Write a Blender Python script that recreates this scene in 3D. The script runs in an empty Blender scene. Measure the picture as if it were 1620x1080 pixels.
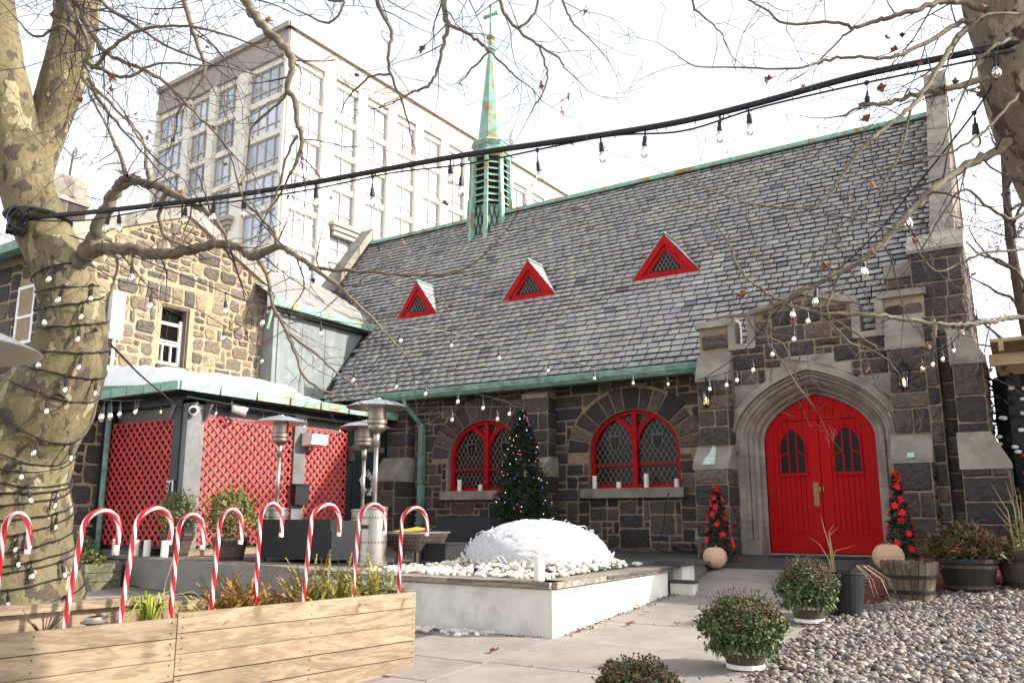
import bpy, math, random
import numpy as np
from mathutils import Vector, Matrix, noise

# ------------------------------------------------------------------ camera, sky, sun, exposure
scene = bpy.context.scene
R = math.radians
col = scene.collection
EYE = Vector((0, 0, 1.5))
YAW, FPX, PX, PY, HOR = R(32.0), 1280.0, 810.0, 575.0, 815.0
PITCH = math.atan((HOR - PY) / FPX)
cam_d = bpy.data.cameras.new('camera')
cam = bpy.data.objects.new('camera', cam_d); col.objects.link(cam)
cam.location = EYE
cam.rotation_euler = (R(90) + PITCH, 0, YAW)
cam_d.sensor_width = 36; cam_d.sensor_fit = 'HORIZONTAL'
cam_d.lens = FPX / 1620 * 36
cam_d.shift_y = (PY - 540) / 1620
cam_d.clip_start = .05; cam_d.clip_end = 3000
scene.camera = cam

SUN_EL, SUN_AZ = R(29), R(24)          # azimuth measured from +X towards +Y
world = bpy.data.worlds.new('World'); scene.world = world
world.use_nodes = True
wn = world.node_tree; wn.nodes.clear()
sky = wn.nodes.new('ShaderNodeTexSky'); sky.sky_type = 'NISHITA'; sky.sun_disc = False
sky.sun_elevation = SUN_EL; sky.sun_rotation = R(90) - SUN_AZ
sky.air_density = 1.0; sky.dust_density = 1.2; sky.ozone_density = 1.0
hs = wn.nodes.new('ShaderNodeHueSaturation'); hs.inputs['Saturation'].default_value = .24
bg = wn.nodes.new('ShaderNodeBackground'); bg.inputs[1].default_value = .15
wo = wn.nodes.new('ShaderNodeOutputWorld')
wn.links.new(sky.outputs[0], hs.inputs['Color']); wn.links.new(hs.outputs[0], bg.inputs[0]); wn.links.new(bg.outputs[0], wo.inputs[0])
sl = bpy.data.lights.new('sun', 'SUN'); sl.energy = 3.0; sl.angle = R(.8); sl.color = (1, .93, .83)
so = bpy.data.objects.new('sun', sl); col.objects.link(so)
sdir = Vector((math.cos(SUN_EL) * math.cos(SUN_AZ), math.cos(SUN_EL) * math.sin(SUN_AZ), math.sin(SUN_EL)))
so.rotation_euler = sdir.to_track_quat('Z', 'Y').to_euler()
so.location = (20, 8, 20)
scene.render.engine = 'CYCLES'
scene.view_settings.view_transform = 'Standard'
scene.view_settings.look = 'None'
scene.view_settings.exposure = 1.62
scene.view_settings.gamma = 1

# ------------------------------------------------------------------ helpers
_r = Vector((math.cos(YAW), math.sin(YAW), 0))
_f = Vector((-math.sin(YAW) * math.cos(PITCH), math.cos(YAW) * math.cos(PITCH), math.sin(PITCH)))
_u = _r.cross(_f)
def P(x, y, X=None, Y=None, Z=None, d=None):
    """point of the place seen at photo position (x, y) on a known plane or at distance d"""
    r = _r * ((x - PX) / FPX) + _u * ((PY - y) / FPX) + _f
    if X is not None: t = X / r.x
    elif Y is not None: t = Y / r.y
    elif Z is not None: t = (Z - EYE.z) / r.z
    else: t = d
    return EYE + r * t
def depth(p): return (Vector(p) - EYE).dot(_f)
def proj(p):
    q = Vector(p) - EYE; z = q.dot(_f)
    return PX + FPX * q.dot(_r) / z, PY - FPX * q.dot(_u) / z
def gz(Y):                                   # the path rises towards the church door
    return float(np.interp(Y, [0, 7.7, 11, 12.5, 13.6], [0, .24, .42, .62, .80]))
def G(x, y):
    z = .3
    for i in range(40): z = .5 * z + .5 * gz(P(x, y, Z=z).y)
    return P(x, y, Z=z)
rng = random.Random(7)
nr = np.random.RandomState(11)
W = {}
def tag(o, label=None, cat=None, group=None, kind=None):
    if label: o['label'] = label
    if cat: o['category'] = cat
    if group: o['group'] = group
    if kind: o['kind'] = kind
    return o
def empty(name, loc=(0, 0, 0), label=None, cat=None, group=None, rz=0):
    o = bpy.data.objects.new(name, None); col.objects.link(o)
    o.location = loc; o.rotation_euler.z = rz; o.empty_display_size = .2
    W[o.name] = Vector(loc)
    tag(o, label, cat, group)
    return o
def link(name, me, parent=None, m=None):
    o = bpy.data.objects.new(name, me); col.objects.link(o)
    if parent is not None:
        o.parent = parent; W[o.name] = W[parent.name]
    else: W[o.name] = Vector((0, 0, 0))
    if m is not None and not me.materials:
        for k in (m if isinstance(m, (list, tuple)) else [m]): me.materials.append(k)
    return o
def copy_tree(o, loc=None, rz=None, sc=None, parent=None):
    c = o.copy(); col.objects.link(c)
    if parent is not None: c.parent = parent
    if loc is not None: c.location = loc
    if rz is not None: c.rotation_euler = (0, 0, rz) if not isinstance(rz, (tuple, list)) else rz
    if sc is not None: c.scale = sc if isinstance(sc, (tuple, list)) else (sc, sc, sc)
    W[c.name] = Vector(c.location)
    for ch in list(o.children): copy_tree(ch, parent=c)
    return c
class MB:
    def __init__(s): s.v = []; s.f = []; s.mi = []
    def add(s, vs, fs, mi=0):
        n = len(s.v); s.v += [tuple(v) for v in vs]
        s.f += [tuple(i + n for i in f) for f in fs]; s.mi += [mi] * len(fs)
        return s
    def box(s, x0, x1, y0, y1, z0, z1, mi=0):
        v = [(x0,y0,z0),(x1,y0,z0),(x1,y1,z0),(x0,y1,z0),(x0,y0,z1),(x1,y0,z1),(x1,y1,z1),(x0,y1,z1)]
        return s.add(v, [(0,3,2,1),(4,5,6,7),(0,1,5,4),(1,2,6,5),(2,3,7,6),(3,0,4,7)], mi)
    def hexa(s, v, mi=0):                    # 8 points: bottom four, top four
        return s.add(v, [(0,3,2,1),(4,5,6,7),(0,1,5,4),(1,2,6,5),(2,3,7,6),(3,0,4,7)], mi)
    def bar(s, p, q, w, h, up=(0,0,1), mi=0):
        p, q = Vector(p), Vector(q); d = (q - p).normalized(); up = Vector(up)
        a = d.cross(up)
        if a.length < 1e-5: a = d.cross(Vector((1, 0, 0)))
        a.normalize(); b = a.cross(d).normalized(); a = a * (w / 2); b = b * (h / 2)
        return s.hexa([p-a-b, q-a-b, q+a-b, p+a-b, p-a+b, q-a+b, q+a+b, p+a+b], mi)
    def prism(s, poly, vec, mi=0):
        n = len(poly); vec = Vector(vec); a = [Vector(p) for p in poly]; b = [p + vec for p in a]
        fs = [tuple(range(n))[::-1], tuple(range(n, 2*n))] + [(i, (i+1) % n, (i+1) % n + n, i + n) for i in range(n)]
        return s.add(a + b, fs, mi)
    def tube(s, pts, rads, n=6, cap=True, mi=0, mif=None):
        pts = [Vector(p) for p in pts]
        if not isinstance(rads, (list, tuple)): rads = [rads] * len(pts)
        t0 = (pts[1] - pts[0]).normalized()
        a = t0.orthogonal().normalized()
        base = len(s.v)
        for i, p in enumerate(pts):
            t = (pts[min(i+1, len(pts)-1)] - pts[max(i-1, 0)])
            if t.length < 1e-9: t = t0.copy()
            t.normalize()
            a = (a - t * a.dot(t))
            if a.length < 1e-6: a = t.orthogonal()
            a.normalize(); b = t.cross(a)
            for k in range(n):
                q = p + (a * math.cos(2*math.pi*k/n) + b * math.sin(2*math.pi*k/n)) * rads[i]
                s.v.append((q.x, q.y, q.z))
        for i in range(len(pts) - 1):
            for k in range(n):
                s.f.append((base+i*n+k, base+i*n+(k+1) % n, base+(i+1)*n+(k+1) % n, base+(i+1)*n+k))
                s.mi.append(mif(i, k) if mif else mi)
        if cap:
            s.f.append(tuple(base+k for k in range(n))[::-1]); s.mi.append(mi)
            s.f.append(tuple(base+(len(pts)-1)*n+k for k in range(n))); s.mi.append(mi)
        return s
    def lathe(s, prof, c=(0,0,0), n=16, mi=0, jit=0, sx=1, sy=1):
        base = len(s.v); c = Vector(c)
        for (r, z) in prof:
            for k in range(n):
                t = 2*math.pi*k/n; rr = r * (1 + (rng.uniform(-jit, jit) if jit else 0))
                s.v.append((c.x + rr*math.cos(t)*sx, c.y + rr*math.sin(t)*sy, c.z + z))
        for i in range(len(prof)-1):
            for k in range(n):
                s.f.append((base+i*n+k, base+i*n+(k+1) % n, base+(i+1)*n+(k+1) % n, base+(i+1)*n+k)); s.mi.append(mi)
        if prof[0][0] > 1e-6: s.f.append(tuple(base+k for k in range(n))[::-1]); s.mi.append(mi)
        if prof[-1][0] > 1e-6: s.f.append(tuple(base+(len(prof)-1)*n+k for k in range(n))); s.mi.append(mi)
        return s
    def mesh(s, name, off=None, smooth=False):
        me = bpy.data.meshes.new(name)
        v = s.v if off is None else [(a-off[0], b-off[1], c-off[2]) for a, b, c in s.v]
        me.from_pydata(v, [], s.f)
        if any(s.mi): me.polygons.foreach_set('material_index', s.mi)
        if smooth: me.polygons.foreach_set('use_smooth', [True] * len(me.polygons))
        me.update()
        return me
    def build(s, name, m, parent=None, smooth=False):
        if parent is not None: return link(name, s.mesh(name, W[parent.name], smooth), parent, m)
        xs = [v[0] for v in s.v]; ys = [v[1] for v in s.v]; zs = [v[2] for v in s.v]
        org = Vector(((min(xs)+max(xs))/2, (min(ys)+max(ys))/2, min(zs)))
        o = link(name, s.mesh(name, org, smooth), None, m); o.location = org; W[o.name] = org
        return o
def npmesh(name, V, F, m, parent=None, attrs=None, smooth=False):
    """V (n,3), F (m,k) numpy -> object; attrs: name -> per-point floats"""
    V = np.asarray(V, dtype=np.float32); F = np.asarray(F, dtype=np.int32)
    off = W[parent.name] if parent is not None else Vector((0, 0, 0))
    V = V - np.array([off.x, off.y, off.z], dtype=np.float32)
    me = bpy.data.meshes.new(name); k = F.shape[1]
    me.vertices.add(len(V)); me.vertices.foreach_set('co', V.ravel())
    me.loops.add(F.size); me.loops.foreach_set('vertex_index', F.ravel())
    me.polygons.add(len(F)); me.polygons.foreach_set('loop_start', np.arange(0, F.size, k, dtype=np.int32))
    if smooth: me.polygons.foreach_set('use_smooth', np.ones(len(F), dtype=bool))
    for an, a in (attrs or {}).items():
        at = me.attributes.new(an, 'FLOAT', 'POINT'); at.data.foreach_set('value', np.asarray(a, dtype=np.float32))
    me.update(calc_edges=True); me.validate()
    return link(name, me, parent, m)
def crom(pts, k=5):
    """Catmull-Rom through tuples of any length"""
    a = [np.array(p, dtype=float) for p in pts]
    a = [2*a[0]-a[1]] + a + [2*a[-1]-a[-2]]
    out = []
    for i in range(1, len(a)-2):
        for j in range(k):
            t = j / k
            out.append(.5*((2*a[i]) + (-a[i-1]+a[i+1])*t + (2*a[i-1]-5*a[i]+4*a[i+1]-a[i+2])*t*t + (-a[i-1]+3*a[i]-3*a[i+1]+a[i+2])*t**3))
    out.append(a[-2])
    return out

# ------------------------------------------------------------------ materials
def new_mat(name):
    m = bpy.data.materials.new(name); m.use_nodes = True
    nt = m.node_tree; b = nt.nodes['Principled BSDF']
    return m, nt, b
def N(nt, t, **kw):
    n = nt.nodes.new(t)
    for k, v in kw.items():
        if hasattr(n, k): setattr(n, k, v)
        else: n.inputs[k].default_value = v
    return n
def ramp(nt, fac, stops, interp='LINEAR'):
    r = nt.nodes.new('ShaderNodeValToRGB'); r.color_ramp.interpolation = interp
    e = r.color_ramp.elements
    while len(e) < len(stops): e.new(.5)
    for i, (p, c) in enumerate(stops): e[i].position = p; e[i].color = (*c, 1)
    nt.links.new(fac, r.inputs[0])
    return r
def mat(name, c1, c2=None, scale=6, rough=.75, bump=0, bscale=40, metal=0, rnd=0, stretch=(1,1,1), spec=.35, lo=.35, hi=.65, dirt=None, dscale=1.5, dlo=.52, dhi=.7, coat=0, attr=False):
    m, nt, b = new_mat(name); L = nt.links.new
    tc = N(nt, 'ShaderNodeTexCoord'); mp = N(nt, 'ShaderNodeMapping'); mp.inputs['Scale'].default_value = stretch
    L(tc.outputs['Object'], mp.inputs['Vector'])
    no = N(nt, 'ShaderNodeTexNoise'); no.inputs['Scale'].default_value = scale; no.inputs['Detail'].default_value = 7; no.inputs['Roughness'].default_value = .62
    L(mp.outputs[0], no.inputs['Vector'])
    c2 = c2 or tuple(x * .7 for x in c1)
    cr = ramp(nt, no.outputs['Fac'], [(lo, c2), (hi, c1)])
    out = cr.outputs[0]
    if dirt:
        nd = N(nt, 'ShaderNodeTexNoise'); nd.inputs['Scale'].default_value = dscale; nd.inputs['Detail'].default_value = 6; nd.inputs['Roughness'].default_value = .7
        L(tc.outputs['Object'], nd.inputs['Vector'])
        rr = ramp(nt, nd.outputs['Fac'], [(dlo, (0,0,0)), (dhi, (1,1,1))])
        mx = N(nt, 'ShaderNodeMix'); mx.data_type = 'RGBA'; L(rr.outputs[0], mx.inputs[0]); L(out, mx.inputs[6]); mx.inputs[7].default_value = (*dirt, 1)
        out = mx.outputs[2]
    if rnd:
        oi = N(nt, 'ShaderNodeObjectInfo'); src = oi.outputs['Random']
        if attr:
            at = N(nt, 'ShaderNodeAttribute'); at.attribute_name = 'rnd'
            ad = N(nt, 'ShaderNodeMath', operation='ADD'); L(at.outputs['Fac'], ad.inputs[0]); L(src, ad.inputs[1])
            fr = N(nt, 'ShaderNodeMath', operation='FRACT'); L(ad.outputs[0], fr.inputs[0]); src = fr.outputs[0]
        mr = N(nt, 'ShaderNodeMapRange'); L(src, mr.inputs[0]); mr.inputs[3].default_value = 1 - rnd; mr.inputs[4].default_value = 1 + rnd
        h = N(nt, 'ShaderNodeHueSaturation'); L(mr.outputs[0], h.inputs['Value']); L(out, h.inputs['Color']); out = h.outputs[0]
    L(out, b.inputs['Base Color'])
    b.inputs['Roughness'].default_value = rough; b.inputs['Metallic'].default_value = metal
    b.inputs['Specular IOR Level'].default_value = spec
    if coat: b.inputs['Coat Weight'].default_value = coat; b.inputs['Coat Roughness'].default_value = .15
    if bump:
        nb = N(nt, 'ShaderNodeTexNoise'); nb.inputs['Scale'].default_value = bscale; nb.inputs['Detail'].default_value = 8; nb.inputs['Roughness'].default_value = .65
        L(mp.outputs[0], nb.inputs['Vector'])
        bp = N(nt, 'ShaderNodeBump'); bp.inputs['Strength'].default_value = bump; bp.inputs['Distance'].default_value = .03
        L(nb.outputs['Fac'], bp.inputs['Height']); L(bp.outputs[0], b.inputs['Normal'])
    return m
def palette_mat(name, stops, rough=.7, bump=.3, bscale=60, var=.15, spec=.35, interp='CONSTANT', nscale=9):
    """per-piece colour from object random + point attribute rnd"""
    m, nt, b = new_mat(name); L = nt.links.new
    oi = N(nt, 'ShaderNodeObjectInfo'); at = N(nt, 'ShaderNodeAttribute'); at.attribute_name = 'rnd'
    ad = N(nt, 'ShaderNodeMath', operation='ADD'); L(at.outputs['Fac'], ad.inputs[0]); L(oi.outputs['Random'], ad.inputs[1])
    fr = N(nt, 'ShaderNodeMath', operation='FRACT'); L(ad.outputs[0], fr.inputs[0])
    cr = ramp(nt, fr.outputs[0], stops, interp)
    tc = N(nt, 'ShaderNodeTexCoord'); no = N(nt, 'ShaderNodeTexNoise'); no.inputs['Scale'].default_value = nscale; no.inputs['Detail'].default_value = 8; no.inputs['Roughness'].default_value = .65
    L(tc.outputs['Object'], no.inputs['Vector'])
    mr = N(nt, 'ShaderNodeMapRange'); L(no.outputs['Fac'], mr.inputs[0]); mr.inputs[1].default_value = .3; mr.inputs[2].default_value = .7
    mr.inputs[3].default_value = 1 - var; mr.inputs[4].default_value = 1 + var
    h = N(nt, 'ShaderNodeHueSaturation'); L(mr.outputs[0], h.inputs['Value']); L(cr.outputs[0], h.inputs['Color'])
    L(h.outputs[0], b.inputs['Base Color']); b.inputs['Roughness'].default_value = rough; b.inputs['Specular IOR Level'].default_value = spec
    if bump:
        nb = N(nt, 'ShaderNodeTexNoise'); nb.inputs['Scale'].default_value = bscale; nb.inputs['Detail'].default_value = 8
        L(tc.outputs['Object'], nb.inputs['Vector'])
        bp = N(nt, 'ShaderNodeBump'); bp.inputs['Strength'].default_value = bump; bp.inputs['Distance'].default_value = .03
        L(nb.outputs['Fac'], bp.inputs['Height']); L(bp.outputs[0], b.inputs['Normal'])
    return m
def bark_mat(name, cols, vs=5.0):
    """flaking sycamore bark: grey-brown flakes, olive ground, pale cream scars from separate noises"""
    m, nt, b = new_mat(name); L = nt.links.new
    tc = N(nt, 'ShaderNodeTexCoord')
    mp = N(nt, 'ShaderNodeMapping'); mp.inputs['Scale'].default_value = (1, 1, .6); L(tc.outputs['Object'], mp.inputs[0])
    def nz(scale, off, det=4, rough=.6):
        q = N(nt, 'ShaderNodeMapping'); q.inputs['Location'].default_value = (off, off*1.7, off*.6); L(mp.outputs[0], q.inputs[0])
        n = N(nt, 'ShaderNodeTexNoise'); n.inputs['Scale'].default_value = scale; n.inputs['Detail'].default_value = det; n.inputs['Roughness'].default_value = rough; L(q.outputs[0], n.inputs['Vector']); return n.outputs['Fac']
    def mix(f, a, c):
        x = N(nt, 'ShaderNodeMix'); x.data_type = 'RGBA'; L(f, x.inputs[0])
        if isinstance(a, tuple): x.inputs[6].default_value = (*a, 1)
        else: L(a, x.inputs[6])
        x.inputs[7].default_value = (*c, 1); return x.outputs[2]
    thr = lambda f, lo, hi: ramp(nt, f, [(lo, (0,0,0)), (hi, (1,1,1))]).outputs[0]
    base = mix(thr(nz(2.2, 0), .42, .58), cols[1], cols[2])
    flake = thr(nz(vs, 3.1, 5, .5), .555, .575); scar = thr(nz(vs*.8, 8.7, 4, .5), .60, .615); speck = thr(nz(vs*4, 5.2, 3), .64, .66)
    c = mix(flake, base, cols[0]); c = mix(scar, c, cols[3]); c = mix(speck, c, cols[0])
    fine = nz(26, 1.3, 8, .7)
    mr = N(nt, 'ShaderNodeMapRange'); L(fine, mr.inputs[0]); mr.inputs[1].default_value = .3; mr.inputs[2].default_value = .7; mr.inputs[3].default_value = .72; mr.inputs[4].default_value = 1.22
    h = N(nt, 'ShaderNodeHueSaturation'); L(mr.outputs[0], h.inputs['Value']); L(c, h.inputs['Color']); L(h.outputs[0], b.inputs['Base Color'])
    b.inputs['Roughness'].default_value = .85; b.inputs['Specular IOR Level'].default_value = .2
    ad = N(nt, 'ShaderNodeMath', operation='MULTIPLY_ADD'); L(flake, ad.inputs[0]); ad.inputs[1].default_value = .35; L(fine, ad.inputs[2])
    a2 = N(nt, 'ShaderNodeMath', operation='MULTIPLY_ADD'); L(scar, a2.inputs[0]); a2.inputs[1].default_value = -.3; L(ad.outputs[0], a2.inputs[2])
    bp = N(nt, 'ShaderNodeBump'); bp.inputs['Strength'].default_value = .6; bp.inputs['Distance'].default_value = .02
    L(a2.outputs[0], bp.inputs['Height']); L(bp.outputs[0], b.inputs['Normal'])
    return m
def wood_mat(name, c1, c2, axis='Y', rnd=.12, fine=26, rough=.75, knots=True):
    m, nt, b = new_mat(name); L = nt.links.new
    tc = N(nt, 'ShaderNodeTexCoord'); oi = N(nt, 'ShaderNodeObjectInfo')
    mp = N(nt, 'ShaderNodeMapping'); sc = {'X': (.09, 1, 1), 'Y': (1, .09, 1), 'Z': (1, 1, .09)}[axis]; mp.inputs['Scale'].default_value = sc
    cb = N(nt, 'ShaderNodeCombineXYZ'); mu = N(nt, 'ShaderNodeMath', operation='MULTIPLY'); L(oi.outputs['Random'], mu.inputs[0]); mu.inputs[1].default_value = 13
    for i in range(3): L(mu.outputs[0], cb.inputs[i])
    L(tc.outputs['Object'], mp.inputs[0]); L(cb.outputs[0], mp.inputs['Location'])
    n1 = N(nt, 'ShaderNodeTexNoise'); n1.inputs['Scale'].default_value = 5; n1.inputs['Detail'].default_value = 3; n1.inputs['Distortion'].default_value = 1.2; L(mp.outputs[0], n1.inputs['Vector'])
    w = N(nt, 'ShaderNodeMath', operation='MULTIPLY'); L(n1.outputs['Fac'], w.inputs[0]); w.inputs[1].default_value = fine
    si = N(nt, 'ShaderNodeMath', operation='SINE'); L(w.outputs[0], si.inputs[0])
    n2 = N(nt, 'ShaderNodeTexNoise'); n2.inputs['Scale'].default_value = 60; n2.inputs['Detail'].default_value = 6; L(mp.outputs[0], n2.inputs['Vector'])
    ma = N(nt, 'ShaderNodeMath', operation='MULTIPLY_ADD'); L(si.outputs[0], ma.inputs[0]); ma.inputs[1].default_value = .16; L(n2.outputs['Fac'], ma.inputs[2])
    cr = ramp(nt, ma.outputs[0], [(.3, c2), (.68, c1)])
    mr = N(nt, 'ShaderNodeMapRange'); L(oi.outputs['Random'], mr.inputs[0]); mr.inputs[3].default_value = 1 - rnd; mr.inputs[4].default_value = 1 + rnd
    h = N(nt, 'ShaderNodeHueSaturation'); L(mr.outputs[0], h.inputs['Value']); L(cr.outputs[0], h.inputs['Color']); out = h.outputs[0]
    nd = N(nt, 'ShaderNodeTexNoise'); nd.inputs['Scale'].default_value = 2.2; nd.inputs['Detail'].default_value = 6; L(tc.outputs['Object'], nd.inputs['Vector'])
    rd = ramp(nt, nd.outputs['Fac'], [(.5, (1,1,1)), (.75, (.62,.6,.58))])
    mm = N(nt, 'ShaderNodeMix'); mm.data_type = 'RGBA'; mm.blend_type = 'MULTIPLY'; mm.inputs[0].default_value = 1; L(out, mm.inputs[6]); L(rd.outputs[0], mm.inputs[7]); out = mm.outputs[2]
    L(out, b.inputs['Base Color']); b.inputs['Roughness'].default_value = rough; b.inputs['Specular IOR Level'].default_value = .25
    bp = N(nt, 'ShaderNodeBump'); bp.inputs['Strength'].default_value = .35; bp.inputs['Distance'].default_value = .01; L(ma.outputs[0], bp.inputs['Height']); L(bp.outputs[0], b.inputs['Normal'])
    return m
def glass_mat(name, tint=(.02,.02,.025), rough=.05, spec=.5):
    m, nt, b = new_mat(name)
    b.inputs['Base Color'].default_value = (*tint, 1); b.inputs['Roughness'].default_value = rough; b.inputs['Specular IOR Level'].default_value = spec
    return m
def emit_mat(name, c, s):
    m, nt, b = new_mat(name)
    b.inputs['Base Color'].default_value = (*c, 1); b.inputs['Emission Color'].default_value = (*c, 1); b.inputs['Emission Strength'].default_value = s
    return m
def clear_mat(name):
    m, nt, b = new_mat(name); L = nt.links.new
    tr = N(nt, 'ShaderNodeBsdfTransparent'); gl = N(nt, 'ShaderNodeBsdfGlossy'); gl.inputs['Roughness'].default_value = .04
    lw = N(nt, 'ShaderNodeLayerWeight'); lw.inputs[0].default_value = .45
    mx = N(nt, 'ShaderNodeMixShader'); L(lw.outputs['Fresnel'], mx.inputs[0]); L(tr.outputs[0], mx.inputs[1]); L(gl.outputs[0], mx.inputs[2])
    L(mx.outputs[0], nt.nodes['Material Output'].inputs[0])
    return m
M = {}
M['stone'] = palette_mat('granite_shaded', [(0,(0.04554,0.03631,0.0342)),(.25,(0.06452,0.05027,0.04473)),(.45,(0.03643,0.03003,0.03026)),(.62,(0.08349,0.06424,0.05394)),(.78,(0.05313,0.0419,0.03816)),(.9,(0.1101,0.08379,0.06578))], rough=.8, bump=1.0, bscale=22, var=.45, nscale=14)  # darker copy of one granite, for walls standing in shade
M['stone_lit'] = palette_mat('granite_sunlit', [(0,(0.135,0.1035,0.0765)),(.2,(0.09,0.072,0.0585)),(.4,(0.171,0.1304,0.09)),(.6,(0.117,0.0945,0.0765)),(.75,(0.216,0.1664,0.1125)),(.9,(0.0765,0.063,0.054))], rough=.85, bump=.9, bscale=20, var=.4, nscale=12)  # same granite, brighter copy: sunlight is put into its colour
M['mortar'] = mat('tan_mortar', (0.3264,0.2395,0.1523), (0.1935,0.1462,0.1016), scale=7, rough=.95, bump=.6, bscale=60)
M['mortar_h'] = mat('ochre_mortar', (.38,.285,.18), (.27,.20,.125), scale=7, rough=.95, bump=.6, bscale=60)
M['lime'] = mat('limestone', (0.3145,0.2752,0.2228), (0.1922,0.166,0.1354), scale=3, rough=.85, bump=.35, bscale=45, rnd=.12, dirt=(0.08736,0.07426,0.06115), dscale=1.7, dlo=.55, dhi=.78)
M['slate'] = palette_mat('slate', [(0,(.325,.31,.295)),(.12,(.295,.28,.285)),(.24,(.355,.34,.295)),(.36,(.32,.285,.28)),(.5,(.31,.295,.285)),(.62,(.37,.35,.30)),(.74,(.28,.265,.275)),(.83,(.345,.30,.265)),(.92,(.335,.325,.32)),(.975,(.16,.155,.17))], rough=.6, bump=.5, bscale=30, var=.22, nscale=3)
M['slate_dark'] = mat('slate_dark', (.10,.095,.11), (.06,.058,.07), scale=10, rough=.55, bump=.3, rnd=.25)
M['underlay'] = mat('shade_dark_underlay', (.022,.021,.022), (.012,.012,.013), rough=.9)  # near-black colour stands for row shadow in the slate gaps
M['copper'] = mat('verdigris_copper', (0.1913,0.3187,0.255), (0.0765,0.1594,0.1275), scale=5, rough=.6, bump=.15, bscale=30, dirt=(0.102,0.0765,0.03825), dscale=2.2, dlo=.56, dhi=.72)
M['copper_w'] = mat('pale_verdigris', (.27,.43,.35), (.17,.33,.26), scale=6, rough=.65, bump=.1, dirt=(.26,.17,.05), dscale=1.8, dlo=.5, dhi=.64)
M['red'] = mat('red_paint', (0.4536,0.0045,0.0055), (0.3888,0.0035,0.0045), scale=3, rough=.6, bump=.15, bscale=70, spec=.12, dirt=(0.2592,0.003,0.004), dscale=3, dlo=.55, dhi=.8)
M['red_trim'] = mat('red_trim_paint', (.40,.006,.008), (.29,.004,.006), scale=6, rough=.6, bump=.12, spec=.12)
M['red_lat'] = mat('red_lattice_paint', (.64,.075,.06), (.54,.05,.042), scale=5, rough=.6, bump=.15, rnd=.1, spec=.2)
M['glass'] = glass_mat('dark_glass', (.006,.0055,.0055), .15, .12)
M['glass_warm'] = mat('leaded_glass', (.032,.013,.007), (.007,.005,.0045), scale=1.6, rough=.2, lo=.42, hi=.7, spec=.12)
M['lead'] = mat('lead_came', (.26,.25,.23), (.14,.135,.125), scale=20, rough=.5)
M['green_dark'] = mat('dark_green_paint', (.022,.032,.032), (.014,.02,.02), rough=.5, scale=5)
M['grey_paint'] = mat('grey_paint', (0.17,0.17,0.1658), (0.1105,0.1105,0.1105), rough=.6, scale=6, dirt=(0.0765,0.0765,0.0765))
M['grey_metal'] = mat('grey_metal_cladding', (0.184,0.204,0.204), (0.128,0.144,0.144), rough=.5, scale=2.2, stretch=(1,1,.35), dirt=(0.24,0.252,0.248), dscale=2.6)
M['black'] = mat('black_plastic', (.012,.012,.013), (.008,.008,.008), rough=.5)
M['cable'] = mat('black_cable', (.014,.014,.016), (.009,.009,.01), rough=.45)
M['iron'] = mat('black_iron', (.018,.018,.018), (.01,.01,.01), rough=.45, metal=.3)
M['wicker'] = mat('dark_wicker', (.018,.018,.022), (.010,.010,.012), scale=60, rough=.6, bump=.5, bscale=140)
M['mesh_grey'] = mat('grey_woven_mesh', (.21,.195,.175), (.05,.048,.045), scale=110, rough=.6, bump=.4, bscale=160, lo=.42, hi=.55)
M['white'] = mat('white_paint', (.78,.78,.76), (.66,.66,.64), rough=.5, scale=6)
M['wax'] = mat('ivory_wax', (.82,.79,.70), (.74,.71,.62), rough=.45, scale=10)
M['snow'] = mat('white_fleece', (.64,.64,.65), (.50,.50,.52), scale=22, rough=.95, bump=1.0, bscale=55, dirt=(.45,.43,.41), dscale=3.5, dlo=.58, dhi=.8)
M['felt'] = mat('white_roof_snow', (.88,.88,.88), (.8,.8,.8), scale=8, rough=.9, bump=.6, bscale=30)
M['stucco'] = mat('white_stucco', (.72,.685,.63), (.60,.565,.515), scale=4, rough=.9, bump=.3, bscale=50, dirt=(.30,.265,.22), dscale=1.7, dlo=.56, dhi=.86)
M['cap'] = wood_mat('weathered_cap', (.30,.255,.20), (.12,.10,.08), 'X', .2)
M['concrete'] = mat('pink_concrete', (0.291,0.253,0.2258), (0.2328,0.2005,0.1777), scale=2.2, rough=.9, bump=.3, bscale=120, rnd=.06, dirt=(.135,.118,.107), dscale=1.6, dlo=.50, dhi=.84)
M['ground'] = mat('concrete_ground', (0.2362,0.2137,0.1912), (0.1687,0.1546,0.1406), scale=1.6, rough=.95, bump=.3, bscale=60)
M['flag'] = mat('dark_flagstone', (0.0805,0.0735,0.0735), (0.0525,0.049,0.049), scale=3, rough=.7, bump=.3, bscale=40, rnd=.2)
M['mat'] = mat('rubber_mat', (.03,.03,.032), (.022,.022,.024), scale=50, rough=.9, bump=.3)
M['brick'] = mat('red_brick', (0.175,0.0525,0.0385), (0.105,0.035,0.028), scale=9, rough=.9, bump=.5, bscale=50, rnd=.25)
M['gravelbed'] = mat('gravel_bed', (0.1488,0.1172,0.09718), (0.05208,0.04036,0.03416), scale=38, rough=.95, bump=1, bscale=45, lo=.4, hi=.6)
M['pebble'] = palette_mat('river_pebble', [(0,(.16,.135,.115)),(.13,(.095,.08,.074)),(.26,(.20,.172,.145)),(.4,(.125,.10,.088)),(.54,(.175,.15,.135)),(.66,(.24,.20,.165)),(.76,(.10,.09,.088)),(.84,(.20,.14,.10)),(.91,(.30,.265,.23)),(.965,(.45,.42,.39))], rough=.65, bump=0, var=.2)
M['pebble_w'] = palette_mat('cream_pebble', [(0,(0.6192,0.5676,0.4902)),(.2,(0.688,0.6536,0.602)),(.4,(0.5332,0.4472,0.344)),(.55,(0.7224,0.6966,0.6622)),(.75,(0.602,0.516,0.4042)),(.9,(0.4472,0.3526,0.258))], rough=.6, bump=0, var=.12)
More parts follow.
